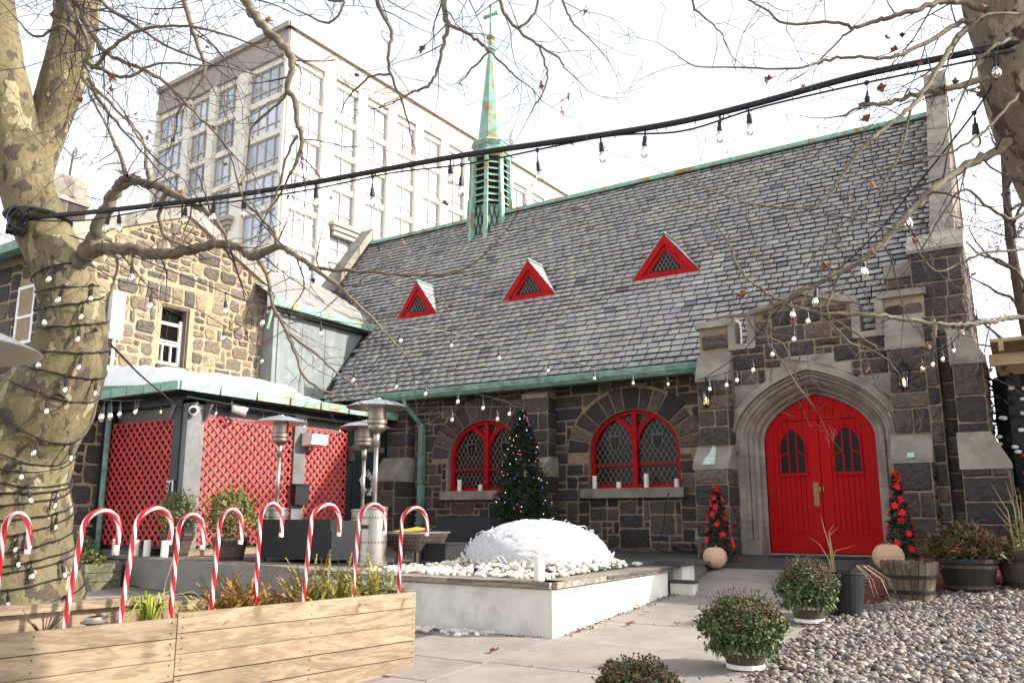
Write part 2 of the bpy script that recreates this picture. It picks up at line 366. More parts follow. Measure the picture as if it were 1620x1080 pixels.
M['bark'] = bark_mat('sycamore_bark', [(.070,.056,.040),(.115,.094,.050),(.165,.137,.075),(.26,.222,.135)], 8.0)
M['bark2'] = bark_mat('grey_sycamore_bark', [(0.06875,0.05,0.0375),(0.1438,0.115,0.085),(0.1875,0.1562,0.115),(0.3,0.2562,0.1875)], 8.0)
M['twig'] = mat('pale_bark', (.19,.155,.105), (.095,.075,.052), scale=12, rough=.85, bump=.3)
M['fine_twig'] = mat('thin_brown_bark', (.085,.060,.056), (.045,.032,.032), scale=12, rough=.9)
M['twig_dark'] = mat('grey_brown_bark', (0.084,0.063,0.051), (0.042,0.0312,0.027), scale=12, rough=.9)
M['deadleaf'] = mat('dead_leaf', (0.162,0.063,0.021), (0.099,0.0336,0.0126), scale=14, rough=.7, rnd=.35)
M['wood'] = wood_mat('pale_pine', (0.2651,0.202,0.132), (0.1767,0.1292,0.08096), 'Y', .14)
M['wood_g'] = wood_mat('mossy_wood', (0.15,0.1425,0.0825), (0.075,0.075,0.045), 'X')
M['wood_b'] = wood_mat('barrel_oak', (0.15,0.1162,0.07875), (0.075,0.0585,0.04125), 'Z', .25)
M['soil'] = mat('soil', (.06,.042,.03), (.03,.022,.016), scale=30, rough=1, bump=1, bscale=60)
M['steel'] = mat('brushed_steel', (0.414,0.378,0.333), (0.342,0.315,0.279), scale=4, rough=.38, metal=.85, stretch=(1,1,.15))
M['steel_b'] = mat('bronzed_steel', (.30,.24,.19), (.22,.18,.15), scale=4, rough=.4, metal=.8)
M['alu'] = mat('reflector_aluminium', (.62,.63,.66), (.52,.53,.56), scale=3, rough=.3, metal=.9)
M['brass'] = mat('old_brass', (.28,.19,.07), (.18,.12,.05), scale=15, rough=.5, metal=.7)
M['cane_r'] = mat('cane_red', (.50,.010,.018), (.44,.008,.014), rough=.25, scale=4, coat=.4)
M['cane_w'] = mat('cane_white', (.80,.77,.77), (.74,.71,.71), rough=.25, scale=4, coat=.4)
M['pumpkin'] = mat('pale_pumpkin', (0.612,0.3995,0.255), (0.51,0.3145,0.187), scale=3, rough=.55)
M['pot_dark'] = mat('dark_pot', (.030,.022,.020), (.020,.016,.015), rough=.5, scale=6)
M['pot_brown'] = mat('brown_pot', (.085,.060,.045), (.055,.04,.03), rough=.6, scale=6)
def leafm(n, a, b_, c, rough=.6): return palette_mat(n, [(0, a), (.4, b_), (.8, c)], rough=rough, bump=0, var=.25, interp='LINEAR', nscale=25)
M['fir'] = leafm('fir_needles', (0.0096,0.024,0.0128), (0.0176,0.04,0.0192), (0.028,0.056,0.024))
M['mum'] = leafm('mum_leaves', (.045,.078,.022), (.075,.115,.035), (.12,.14,.05))
M['mumhead'] = leafm('dried_flower', (0.117,0.05265,0.0234), (0.1872,0.0936,0.0351), (0.0702,0.02925,0.01755))
M['shrub'] = leafm('shrub_leaves', (.04,.06,.012), (.10,.12,.025), (.16,.16,.04))
M['shrub_r'] = leafm('red_tipped_leaves', (.03,.05,.015), (.06,.07,.02), (.17,.06,.03))
M['fern'] = leafm('rusty_fern', (.30,.12,.025), (.42,.20,.04), (.36,.24,.05))
M['fern_y'] = leafm('yellow_green_fern', (.40,.22,.03), (.42,.34,.06), (.28,.30,.06))
M['blade'] = leafm('yellow_green_blade', (.14,.20,.02), (.30,.30,.03), (.42,.33,.05))
M['straw'] = leafm('dry_straw', (.30,.21,.10), (.38,.28,.14), (.24,.16,.07))
M['poin'] = leafm('poinsettia_red', (.60,.010,.012), (.70,.02,.015), (.50,.005,.01))
M['garland'] = leafm('dark_garland', (0.0096,0.0176,0.0096), (0.016,0.028,0.0144), (0.024,0.04,0.02))
M['bow'] = mat('white_bow', (.8,.8,.82), (.7,.7,.72), rough=.4)
M['clear'] = clear_mat('clear_bulb_glass')
M['filament'] = emit_mat('warm_filament', (1, .62, .25), 1.2)
M['flame'] = emit_mat('lantern_flame', (1, .55, .12), 5)
M['tower_w'] = mat('cream_cast_stone', (.74,.69,.61), (.68,.63,.55), scale=.6, rough=.9)
M['tower_g'] = mat('buff_cornice', (0.357,0.3145,0.272), (0.306,0.272,0.238), scale=.5, rough=.9)
M['tower_f'] = mat('window_frame_tan', (.46,.40,.31), (.40,.35,.27), rough=.6)
M['tower_glass'] = mat('sky_glass', (.44,.47,.55), (.34,.38,.48), scale=.15, rough=.1, rnd=.35, spec=.9)  # pale blue-grey base paints reflected sky into the panes
M['pine_beam'] = wood_mat('pine_beam', (.42,.29,.17), (.30,.20,.11), 'X')
M['yellow'] = mat('yellow_plastic', (.75,.42,.02), (.65,.34,.02), rough=.5)
M['stain'] = mat('pale_copper_stain', (.46,.55,.50), (.30,.42,.37), scale=14, rough=.85)
# ------------------------------------------------------------------ ground
YS = [-300, 0, 2, 4, 6, 7.7, 8.5, 9.5, 11, 11.8, 12.5, 13.0, 13.6, 15, 600]
mb = MB()
for i in range(len(YS)-1):
    a, b = YS[i], YS[i+1]
    mb.add([(-400,a,gz(a)),(400,a,gz(a)),(400,b,gz(b)),(-400,b,gz(b))], [(0,1,2,3)])
tag(mb.build('ground', M['ground']), kind='structure')
def sheet(mb, x0, x1, y0, y1, top, th=.04, n=1):
    for i in range(n):
        a = y0 + (y1-y0)*i/n; b = y0 + (y1-y0)*(i+1)/n
        za, zb = gz(a)+top, gz(b)+top
        mb.hexa([(x0,a,za-th),(x1,a,za-th),(x1,b,zb-th),(x0,b,zb-th),(x0,a,za),(x1,a,za),(x1,b,zb),(x0,b,zb)])
path = empty('path', (-3, 6, .2)); tag(path, kind='structure')
ys = [1.2, 2.5, 3.8, 5.1, 6.35, 7.55, 8.75, 9.9, 11.0, 12.0, 12.85]
for i in range(len(ys)-1):
    for (x0, x1) in ((-4.24, -1.93), (-1.93, 1.2)):
        if x0 > -2 and ys[i] > 5: continue
        m_ = MB(); sheet(m_, x0+.006, x1-.006, ys[i]+.006, ys[i+1]-.006, .012+rng.uniform(0, .003), .05, 3)
        m_.build('slab', M['concrete'], path)
for (x0, x1, y0, y1) in ((-5.55,-4.25,6.3,7.6),(-7.2,-5.57,6.3,7.0),(-5.2,-4.25,5.5,6.28),(-4.6,-4.25,4.6,5.48)):
    m_ = MB(); sheet(m_, x0, x1, y0, y1, .014, .05); m_.build('slab', M['concrete'], path)
for (x0, x1, y0, y1) in ((-6.35,-5.58,7.02,7.32),):
    m_ = MB(); sheet(m_, x0, x1, y0, y1, .016, .05); m_.build('slab', M['flag'], path)
for x in np.arange(-14.5, -6.2, 1.4):
    for y in (3.2, 4.8, 6.4):
        if x > -7.6: continue
        m_ = MB(); sheet(m_, x+.007, x+1.393, y+.007, y+1.593, .012, .05); m_.build('slab', M['concrete'], path)
landing = empty('landing', (-2.9, 13.4, .75)); tag(landing, kind='structure')
xs = [-4.28, -3.75, -2.1, -1.55]
for i in range(3):
    for (y0, y1) in ((12.87, 13.5), (13.51, 14.9)):
        m_ = MB(); z0 = gz(y0)+.03; z1 = max(gz(y1)+.03, .84) if y1 > 14 else gz(y1)+.03
        if y0 > 13.5: z0 = .832
        m_.hexa([(xs[i]+.005,y0,z0-.1),(xs[i+1]-.005,y0,z0-.1),(xs[i+1]-.005,y1,z1-.1),(xs[i]+.005,y1,z1-.1),(xs[i]+.005,y0,z0),(xs[i+1]-.005,y0,z0),(xs[i+1]-.005,y1,z1),(xs[i]+.005,y1,z1)])
        m_.build('flagstone', M['flag'], landing)
# brick pavement to the right of the path
bp_ = empty('brick_pavement', (-.9, 12, .5)); tag(bp_, kind='structure')
bm = MB(); sheet(bm, -1.9, 2.5, 11.1, 14.3, .004, .05, 4); bm.build('bedding', M['brick'], bp_)
me_b = MB().box(-.098,.098,-.048,.048,-.03,.03).mesh('paver'); me_b.materials.append(M['brick'])
k = 0
for j, y in enumerate(np.arange(11.15, 13.6, .105)):
    for x in np.arange(-1.9 + (.1 if j % 2 else 0), .3, .204):
        if k >= 290: break
        o = link('paver', me_b, bp_); o.location = Vector((x, y, gz(y)+.0)) - W[bp_.name] + Vector((0,0,rng.uniform(-.004,.004)))
        o.rotation_euler.x = math.atan((gz(y+.1)-gz(y-.1))/.2); k += 1
# gravel: real pebbles over a bed
def blob_proto(n_lat=3, n_lon=6):
    V = [(0,0,1)]; F = []
    for i in range(1, n_lat):
        t = math.pi*i/n_lat
        for k in range(n_lon): V.append((math.sin(t)*math.cos(2*math.pi*k/n_lon), math.sin(t)*math.sin(2*math.pi*k/n_lon), math.cos(t)))
    V.append((0,0,-1)); L = len(V)-1
    for k in range(n_lon): F.append((0, 1+k, 1+(k+1) % n_lon))
    for i in range(n_lat-2):
        a = 1+i*n_lon; b = a+n_lon
        for k in range(n_lon):
            k2 = (k+1) % n_lon; F.append((a+k, b+k, b+k2)); F.append((a+k, b+k2, a+k2))
    a = 1+(n_lat-2)*n_lon
    for k in range(n_lon): F.append((a+k, L, a+(k+1) % n_lon))
    return np.array(V), np.array(F)
def pebbles(name, pts, rad, m, parent=None, flat=.62, lat=4, lon=7):
    V0, F0 = blob_proto(lat, lon); n = len(pts); k = len(V0)
    sc = np.stack([nr.uniform(.8,1.35,n), nr.uniform(.65,1.0,n), nr.uniform(.42,.42+flat*.5,n)], 1) * np.asarray(rad)[:, None]
    V = V0[None]*sc[:, None, :] * (1+nr.uniform(-.13,.13,(n,k,1)))
    a = nr.uniform(0, 2*np.pi, n); b = nr.normal(0, .3, n)
    ca, sa, cb, sb = np.cos(a)[:,None], np.sin(a)[:,None], np.cos(b)[:,None], np.sin(b)[:,None]
    x, y, z = V[...,0], V[...,1], V[...,2]
    y, z = y*cb - z*sb, y*sb + z*cb
    x, y = x*ca - y*sa, x*sa + y*ca
    V = np.stack([x, y, z], -1) + np.asarray(pts)[:, None, :]
    F = (F0[None] + (np.arange(n)*k)[:, None, None]).reshape(-1, 3)
    return npmesh(name, V.reshape(-1, 3), F, m, parent, {'rnd': np.repeat(nr.uniform(0,1,n), k)}, smooth=True)
def gedge(y): return float(np.interp(y, [5, 6.8, 8, 9.6, 10.6, 11.3, 12.4, 13], [-1.72, -1.9, -1.95, -1.98, -1.78, -1.45, -.2, .6]))
mb = MB()
for i, y in enumerate(np.arange(4.6, 12.4, .4)):
    a, b = gedge(y)+.05, gedge(y+.4)+.05
    mb.add([(a,y,gz(y)+.016),(6,y,gz(y)+.016),(6,y+.4,gz(y+.4)+.016),(b,y+.4,gz(y+.4)+.016)], [(0,1,2,3)])
gb = mb.build('gravel_bed', M['gravelbed']); tag(gb, kind='structure')
pts = []; rad = []
while len(pts) < 21000:
    y = rng.uniform(4.9, 12.3); x = rng.uniform(-2.15, .9); e = gedge(y) + rng.gauss(0, .05)
    if x < e: continue
    r = rng.choice([.010,.014,.018,.022,.026,.036]) * rng.uniform(.8, 1.25)
    if y < 8 and rng.random() < .03: r *= 1.5
    pts.append((x, y, gz(y)+.016+r*.25+rng.uniform(0,.018))); rad.append(r)
for i in range(150):                      # strays along the edge
    y = rng.uniform(5, 12); pts.append((gedge(y)-abs(rng.gauss(0,.12)), y, gz(y)+.026)); rad.append(rng.uniform(.014,.028))
g = pebbles('gravel', pts, rad, M['pebble']); tag(g, 'loose grey and tan river gravel beside the path', 'gravel', kind='stuff')
# fallen leaves on path and gravel come later
# ------------------------------------------------------------------ stone wall builder
def poly_clip(poly, p, n):
    out = []
    for i in range(len(poly)):
        a, b = poly[i], poly[(i+1) % len(poly)]
        da = (a[0]-p[0])*n[0]+(a[1]-p[1])*n[1]; db = (b[0]-p[0])*n[0]+(b[1]-p[1])*n[1]
        if da >= 0: out.append(a)
        if (da >= 0) != (db >= 0):
            t = da/(da-db); out.append((a[0]+(b[0]-a[0])*t, a[1]+(b[1]-a[1])*t))
    return out
def area(poly): return abs(sum(poly[i][0]*poly[(i+1) % len(poly)][1]-poly[(i+1) % len(poly)][0]*poly[i][1] for i in range(len(poly))))/2
def pack(u0, u1, v0, v1, c, sizes, inside, rg):
    nu, nv = max(1, int(round((u1-u0)/c))), max(1, int(round((v1-v0)/c)))
    cu, cv = (u1-u0)/nu, (v1-v0)/nv
    occ = [[not inside(u0+(i+.5)*cu, v0+(j+.5)*cv) for i in range(nu)] for j in range(nv)]
    out = []
    for j in range(nv):
        i = 0
        while i < nu:
            if occ[j][i]: i += 1; continue
            w, h = rg.choice(sizes)
            run = 0
            while run < w and i+run < nu and not occ[j][i+run]: run += 1
            w = run
            hh = 1
            while hh < h and j+hh < nv and all(not occ[j+hh][i+k] for k in range(w)): hh += 1
            for b in range(hh):
                for a in range(w): occ[j+b][i+a] = True
            out.append((u0+i*cu, u0+(i+w)*cu, v0+j*cv, v0+(j+hh)*cv)); i += w
    return out
def rock_poly(r, gap, jit, rg, cham=.18):
    a, b, c_, d = r[0]+gap/2, r[1]-gap/2, r[2]+gap/2, r[3]-gap/2
    w, h = b-a, d-c_; ch = min(w, h)*cham
    pts = []
    for (x, y) in ((a+ch*rg.uniform(.3,1.2),c_),((a+b)/2+rg.uniform(-.2,.2)*w,c_),(b-ch*rg.uniform(.3,1.2),c_),(b,c_+ch*rg.uniform(.3,1.2)),(b,(c_+d)/2),(b,d-ch*rg.uniform(.3,1.2)),(b-ch*rg.uniform(.3,1.2),d),((a+b)/2+rg.uniform(-.2,.2)*w,d),(a+ch*rg.uniform(.3,1.2),d),(a,d-ch*rg.uniform(.3,1.2)),(a,(c_+d)/2),(a,c_+ch*rg.uniform(.3,1.2))):
        pts.append((x+rg.uniform(-jit,jit), y+rg.uniform(-jit,jit)))
    return pts
def stone(poly, mp, proud, parent, m, rg, name='stone', back=.03, rough=1):
    if len(poly) < 3 or area(poly) < .003: return None
    n = len(poly); cx = sum(p[0] for p in poly)/n; cy = sum(p[1] for p in poly)/n
    mb = MB(); V = []
    for p in poly: V.append(mp(p[0], p[1], -back))
    for p in poly: V.append(mp(p[0], p[1], proud*.35*rg.uniform(.7,1.2)))
    sz = math.sqrt(area(poly)); k1 = 1-min(.22, .035/sz)
    for p in poly: V.append(mp(cx+(p[0]-cx)*k1, cy+(p[1]-cy)*k1, proud*rg.uniform(1-.35*rough, 1+.15*rough)))
    for p in poly: V.append(mp(cx+(p[0]-cx)*.5+rg.uniform(-.01,.01), cy+(p[1]-cy)*.5, proud*rg.uniform(1-.3*rough, 1+.6*rough)))
    V.append(mp(cx, cy, proud*rg.uniform(.9, 1+.55*rough)))
    F = []
    for q in range(3):
        for i in range(n): F.append((q*n+i, q*n+(i+1) % n, (q+1)*n+(i+1) % n, (q+1)*n+i))
    for i in range(n): F.append((3*n+i, 3*n+(i+1) % n, 4*n))
    mb.add(V, F)
    return mb.build(name, m, parent)
def map_front(Y): return lambda u, v, w: (u, Y-w, v)
def map_east(X): return lambda u, v, w: (X+w, u, v)
SZ_A = [(2,1),(3,2),(4,2),(3,1),(2,2),(5,2),(4,3),(1,1),(5,3),(3,2),(2,1)]

# ------------------------------------------------------------------ church
YW, YP, YD = 15.3, 14.15, 14.7
ZT = .80
church = empty('church', (-8, 17, .8), 'dark stone church with steep slate roof, red arched doors and green copper spire', 'church')
WIN = [(-10.30, 'left'), (-6.66, 'right')]
WA, WH, WS, WB = 1.0, .84, 2.80, 2.05     # half width, rise, springing, sill
def in_open(u, v, g=0):
    for c, _ in WIN:
        du = abs(u-c)
        if du < WA+g and WB-.16-g*.3 < v:
            if v <= WS: return True
            if (du/(WA+g))**2 + ((v-WS)/(WH+g))**2 < 1: return True
    return False
# mortar wall with arched openings
mb = MB(); us = [-13.05]
for c, _ in WIN: us += [c-WA] + [c+WA*math.sin(t) for t in np.linspace(-1.45, 1.45, 19)] + [c+WA]
us += [-4.5]; us = sorted(us)
def top_at(u):
    for c, _ in WIN:
        if abs(u-c) <= WA+1e-6: return WS+WH*math.sqrt(max(0, 1-((u-c)/WA)**2))
    return None
for i in range(len(us)-1):
    a, b = us[i], us[i+1]; m_ = (a+b)/2
    if top_at(m_) is None: mb.add([(a,YW,.5),(b,YW,.5),(b,YW,4.5),(a,YW,4.5)], [(0,1,2,3)])
    else:
        ta, tb = top_at(a) or WS, top_at(b) or WS
        mb.add([(a,YW,.5),(b,YW,.5),(b,YW,WB-.12),(a,YW,WB-.12)], [(0,1,2,3)])
        mb.add([(a,YW,ta),(b,YW,tb),(b,YW,4.5),(a,YW,4.5)], [(0,1,2,3)])
        mb.add([(a,YW,ta),(b,YW,tb),(b,YW+.3,tb),(a,YW+.3,ta)], [(0,1,2,3)])
for c, _ in WIN:
    for s in (-1, 1): mb.add([(c+s*WA,YW,WB-.12),(c+s*WA,YW+.3,WB-.12),(c+s*WA,YW+.3,WS),(c+s*WA,YW,WS)], [(0,1,2,3)])
mb.add([(-13.05,YW,.5),(-13.05,YW+9,.5),(-13.05,YW+9,4.5),(-13.05,YW,4.5)], [(0,1,2,3)])
nw = mb.build('nave_wall', M['mortar'], church)
rg = random.Random(3); mf = map_front(YW)
RING = .48
def ins(u, v): return not in_open(u, v, .04) and not (v > WS and any((abs(u-c)/(WA+RING-.08))**2+((v-WS)/(WH+RING-.08))**2 < 1 for c, _ in WIN)) and not (-9.12 < u < -8.42)
for r in pack(-12.95, -4.75, .86, 4.42, .132, SZ_A, ins, rg):
    poly = rock_poly(r, .036, .010, rg, .14)
    for c, _ in WIN:
        cu, cv = (r[0]+r[1])/2-c, (r[2]+r[3])/2-WS
        if r[3] > WS-.02 and abs(cu) < 2.2:
            t = math.atan2(max(cv, .02)/(WH+RING), cu/(WA+RING)); A_, B_ = WA+RING+.02, WH+RING+.02
            nrm = Vector((math.cos(t)/A_, math.sin(t)/B_)).normalized()
            poly = poly_clip(poly, (c+A_*math.cos(t), WS+B_*math.sin(t)), nrm)
            if len(poly) < 3: break
    if len(poly) >= 3: stone(poly, mf, rg.uniform(.012,.03), nw, M['stone'], rg)
for c, _ in WIN:                          # voussoirs
    n = 13; ts = [math.pi*(i)/n for i in range(n+1)]
    ts = [max(0, min(math.pi, t+rg.uniform(-.05,.05))) if 0 < i < n else t for i, t in enumerate(ts)]
    for i in range(n):
        a, b = ts[i]+.012, ts[i+1]-.012; o_ = RING*rg.uniform(.88,1.08)
        poly = [(c+(WA+.012)*math.cos(t), WS+(WH+.012)*math.sin(t)) for t in (a, (a+b)/2, b)] + [(c+(WA+o_)*math.cos(t), WS+(WH+o_)*math.sin(t)) for t in (b, (a+b)/2, a)]
        stone(poly, mf, rg.uniform(.018,.032), nw, M['stone'], rg)
MB().box(-13, -4.8, YW-.06, YW+.1, .5, .87).build('plinth', M['stone'], church)
def stone_box(x0, x1, y0, y1, z0, z1, parent, faces='fe', rg=rg, h=(.24,.40), prd=.025, name='buttress', wide=.5):
    b = MB().box(x0, x1, y0, y1, z0, z1).build(name, M['mortar'], parent)
    for fc in faces:
        a0, a1 = (x0, x1) if fc == 'f' else (y0, y1)
        mp = map_front(y0) if fc == 'f' else map_east(x1)
        v = z0
        while v < z1-.05:
            hh = min(rg.uniform(*h), z1-v)
            if z1-v-hh < .12: hh = z1-v
            u = a0
            while u < a1-.04:
                ww = rg.uniform(wide*.55, wide*1.2)
                if a1-u-ww < .18: ww = a1-u
                stone(rock_poly((u, u+ww, v, v+hh), .026, .006, rg, .1), mp, prd*rg.uniform(.6,1.3), b, M['stone'], rg)
                u += ww
            v += hh
    return b
def weathering(pts_yz, x0, x1, parent, m=M['lime'], name='weathering'):
    return MB().prism([(x0, y, z) for y, z in pts_yz], (x1-x0, 0, 0)).build(name, m, parent)
# buttress between the windows and at the left end
stone_box(-9.05, -8.45, 14.95, YW+.01, 2.65, 4.0, church)
stone_box(-9.12, -8.40, 14.62, YW+.01, .8, 2.32, church)
weathering([(14.58,2.30),(14.58,2.42),(14.94,2.72),(YW-.01,2.72),(YW-.01,2.30)], -9.14, -8.38, church)
weathering([(14.91,3.98),(14.91,4.08),(15.2,4.32),(YW-.01,4.32),(YW-.01,3.98)], -9.07, -8.43, church)
stone_box(-12.98, -12.30, 14.55, YW+.01, .8, 2.30, church)
weathering([(14.5,2.28),(14.5,2.36),(14.95,2.85),(YW-.01,2.85),(YW-.01,2.28)], -13.0, -12.28, church)
stone_box(-12.93, -12.34, 15.0, YW+.01, 2.85, 3.9, church)
# windows
for c, side in WIN:
    wnd = MB(); pr_ = [(c-WA, WB)] + [(c-WA*math.cos(t), WS+WH*math.sin(t)) for t in np.linspace(0, math.pi, 25)] + [(c+WA, WB)]
    FR = .085
    inn = [(c-WA+FR, WB)] + [(c-(WA-FR)*math.cos(t), WS+(WH-FR)*math.sin(t)) for t in np.linspace(0, math.pi, 25)] + [(c+WA-FR, WB)]
    y0, y1 = YW+.10, YW+.22
    for i in range(len(pr_)-1):
        a, b, d, e = pr_[i], pr_[i+1], inn[i+1], inn[i]
        wnd.hexa([(a[0],y1,a[1]),(b[0],y1,b[1]),(d[0],y1,d[1]),(e[0],y1,e[1]),(a[0],y0,a[1]),(b[0],y0,b[1]),(d[0],y0,d[1]),(e[0],y0,e[1])])
    wf = wnd.build('window', M['red_trim'], church)
    MB().box(c-.055, c+.055, y0-.02, y1, WB, WS+WH-.02).build('mullion', M['red_trim'], wf)
    MB().box(c-WA+.02, c+WA-.02, y0+.005, y1, WB-.02, WB+.075).build('bottom_rail', M['red_trim'], wf)
    MB().box(c-WA+.05, c-.05, y0+.03, y1, 2.50, 2.535).build('transom', M['red_trim'], wf)
    MB().box(c+.05, c+WA-.05, y0+.03, y1, 2.50, 2.535).build('transom', M['red_trim'], wf)
    for s in (-1, 1):
        t_ = MB(); arc = []
        for t in np.linspace(0, 1, 11):
            a = t*math.pi/2*.93; arc.append((c+s*(.03+.60*(1-math.cos(a))), 2.93+.60*math.sin(a)))
        for i in range(10):
            a, b = Vector((arc[i][0],0,arc[i][1])), Vector((arc[i+1][0],0,arc[i+1][1]))
            t_.bar((a.x,y0+.06,a.z), (b.x,y0+.06,b.z), .10, .065, up=(0,1,0))
        t_.build('tracery', M['red_trim'], wf)
    pane = MB(); gp = [(x, y1-.03, z) for x, z in inn]; pane.add(gp, [tuple(range(len(gp)))]); pane.build('pane', M['glass_warm'], wf)
    ld = MB()
    def inw(u, v): return abs(u-c) > .05 and WB+.06 < v and abs(u-c) < WA-FR and (v < WS or ((u-c)/(WA-FR))**2+((v-WS)/(WH-FR))**2 < 1)
    for s in (-1, 1):
        for k in np.arange(-30, 40):
            seg = []
            for t in np.arange(1.9, 3.75, .03):
                u = c + k*.118 + s*(t-2.8)*.62
                if inw(u, t): seg.append((u, t))
                else:
                    if len(seg) > 1: ld.bar((seg[0][0],y1-.036,seg[0][1]), (seg[-1][0],y1-.036,seg[-1][1]), .009, .008, up=(0,1,0))
                    seg = []
            if len(seg) > 1: ld.bar((seg[0][0],y1-.036,seg[0][1]), (seg[-1][0],y1-.036,seg[-1][1]), .009, .008, up=(0,1,0))
    ld.build('leading', M['lead'], wf)
    for s in (-1, 1):                     # small painted shields
        q = c+s*.47; zc = 2.98
        sh = [(q-.11,zc+.14),(q-.11,zc-.02),(q-.07,zc-.12),(q,zc-.18),(q+.07,zc-.12),(q+.11,zc-.02),(q+.11,zc+.14)]
        sd = MB().prism([(x,y1-.048,z) for x, z in sh], (0,.01,0)).build('shield', M['glass'], wf)
        if s < 0:
            cr_ = MB().box(q-.012,q+.012,y1-.056,y1-.05,zc-.11,zc+.09); cr_.box(q-.05,q+.05,y1-.0565,y1-.0505,zc+.015,zc+.04); cr_.build('painted_cross', M['brick'], wf)
        bd = MB()
        for i in range(len(sh)):
            a, b = sh[i], sh[(i+1) % len(sh)]; bd.bar((a[0],y1-.05,a[1]), (b[0],y1-.05,b[1]), .012, .012, up=(0,1,0))
        bd.build('shield_border', M['lead'], wf)
    MB().box(c-WA-.14, c+WA+.10, YW-.16, YW+.24, WB-.20, WB-.005).build('sill', M['lime'], wf)
# roof
E0, E1 = Vector((0, 14.82, 4.30)), Vector((0, 19.5, 10.39))
SL = (E1-E0); SLEN = SL.length; sdv = SL.normalized(); rn = Vector((0, -sdv.z, sdv.y))
XL, XR = -18.0, -.96
def rp(u, s, h=0): return E0 + Vector((u, 0, 0)) + sdv*s + rn*h
rf = MB()
rf.add([rp(XL,0), rp(XR,0), rp(XR,SLEN), rp(XL,SLEN)], [(0,1,2,3)])
back = [Vector((XL, 19.5, 10.39)), Vector((XR, 19.5, 10.39)), Vector((XR, 24.2, 4.3)), Vector((XL, 24.2, 4.3))]
rf.add(back, [(0,1,2,3)])
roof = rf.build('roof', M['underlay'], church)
EXP, SWD = .175, .262
DORM = [(-13.53, .68), (-9.99, .76), (-6.38, .79)]       # centre x, half width ; base z 6.78
def in_dormer(u, s):
    p = rp(u, s)
    for c, h in DORM:
        if abs(u-c) < h and p.z > 6.76 and p.z < 6.78+.95*(1-abs(u-c)/h): return True
    return False
sl_list = []; SX_ = -12.98
rows = int(SLEN/EXP)
for j in range(rows+1):
    s0 = j*EXP; s1 = min(s0+EXP-.020, SLEN-.05)
    if s1-s0 < .05: continue
    u = XL + (.0 if j % 2 else SWD*.5) - rng.uniform(0,.03)
    while u < XR:
        w = SWD*rng.uniform(.88,1.12); a, b = max(u, XL), min(u+w, XR)
        u += w
        if b-a < .06: continue
        uc, sc_ = (a+b)/2, (s0+s1)/2
        if in_dormer(uc, sc_): continue
        if uc < -15.05 and s1 < 2.85: continue
        sl_list.append((a+.011, b-.011, s0+rng.uniform(-.006,.006), s1, j))
def slate_pts(a, b, s0, s1, j):
    h0 = .030 + rng.uniform(-.004,.012); h1 = .012
    return [rp(a,s0,h0-.014), rp(b,s0,h0-.014), rp(b,s1,h1-.008), rp(a,s1,h1-.008), rp(a,s0,h0), rp(b,s0,h0), rp(b,s1,h1), rp(a,s1,h1)]
order = sorted(range(len(sl_list)), key=lambda i: (rp((sl_list[i][0]+sl_list[i][1])/2, sl_list[i][2])-EYE).length + (100 if sl_list[i][1] > -4.9 else 0))
near = set(order[:300])
BF = [(0,3,2,1),(4,5,6,7),(0,1,5,4),(1,2,6,5),(2,3,7,6),(3,0,4,7)]
V = []; F = []; A = []
for i, q in enumerate(sl_list):
    p8 = slate_pts(*q)
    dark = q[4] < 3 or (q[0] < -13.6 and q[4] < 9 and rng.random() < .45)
    if i in near and not dark:
        MB().hexa(p8).build('slate', M['slate'], roof)
    else:
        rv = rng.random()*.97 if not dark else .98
        if not dark and q[0] < SX_+2.6 and q[0] > SX_-1.2 and q[4] > 24 and rng.random() < .55-.25*abs(q[0]-SX_-.7): rv = rng.choice([.28,.66,.85])
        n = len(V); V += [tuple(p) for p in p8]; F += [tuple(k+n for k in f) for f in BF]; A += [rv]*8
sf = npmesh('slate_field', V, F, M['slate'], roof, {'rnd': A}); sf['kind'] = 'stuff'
MB().bar((XL, 19.5, 10.44), (XR, 19.5, 10.44), .24, .10).build('ridge_flashing', M['copper_w'], roof)
# gutter
gt = MB(); prof = [(14.86,4.16),(14.62,4.16),(14.56,4.24),(14.56,4.33),(14.60,4.36),(14.86,4.36)]
gt.prism([(-13.0,y,z) for y,z in prof], (8.15,0,0)); gt.build('gutter', M['copper'], church)
MB().box(-13.0,-4.85,14.66,14.9,4.31,4.325).build('eave_flashing', M['copper_w'], church)
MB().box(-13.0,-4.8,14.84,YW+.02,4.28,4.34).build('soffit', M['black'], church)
for i, x in enumerate(np.arange(-12.6,-5,.95)): MB().bar((x,14.55,4.40),(x+.10,14.85,4.52),.03,.012).build('gutter_strap', M['lime'], church)
ds = MB(); ds.tube([(-12.15,14.66,4.2),(-12.15,14.68,4.05),(-12.0,15.12,3.62),(-12.0,15.16,3.5)], .06, 6)
ds.box(-12.065,-11.935,15.10,15.23,.85,3.55); ds.build('downspout', M['copper'], church)
for z in (2.25, 1.3): MB().box(-12.11,-11.89,15.08,15.25,z,z+.05).build('downspout_bracket', M['copper'], church)
d2 = MB(); d2.tube([(-5.05,14.66,4.2),(-5.0,14.7,4.05),(-4.92,15.0,3.75)], .06, 6); d2.bar((-4.94,15.05,3.8),(-4.97,14.95,2.2),.11,.1,up=(0,1,0)); d2.bar((-4.97,14.95,2.2),(-5.12,14.6,1.05),.11,.1,up=(0,1,0)); d2.build('downspout', M['copper'], church)
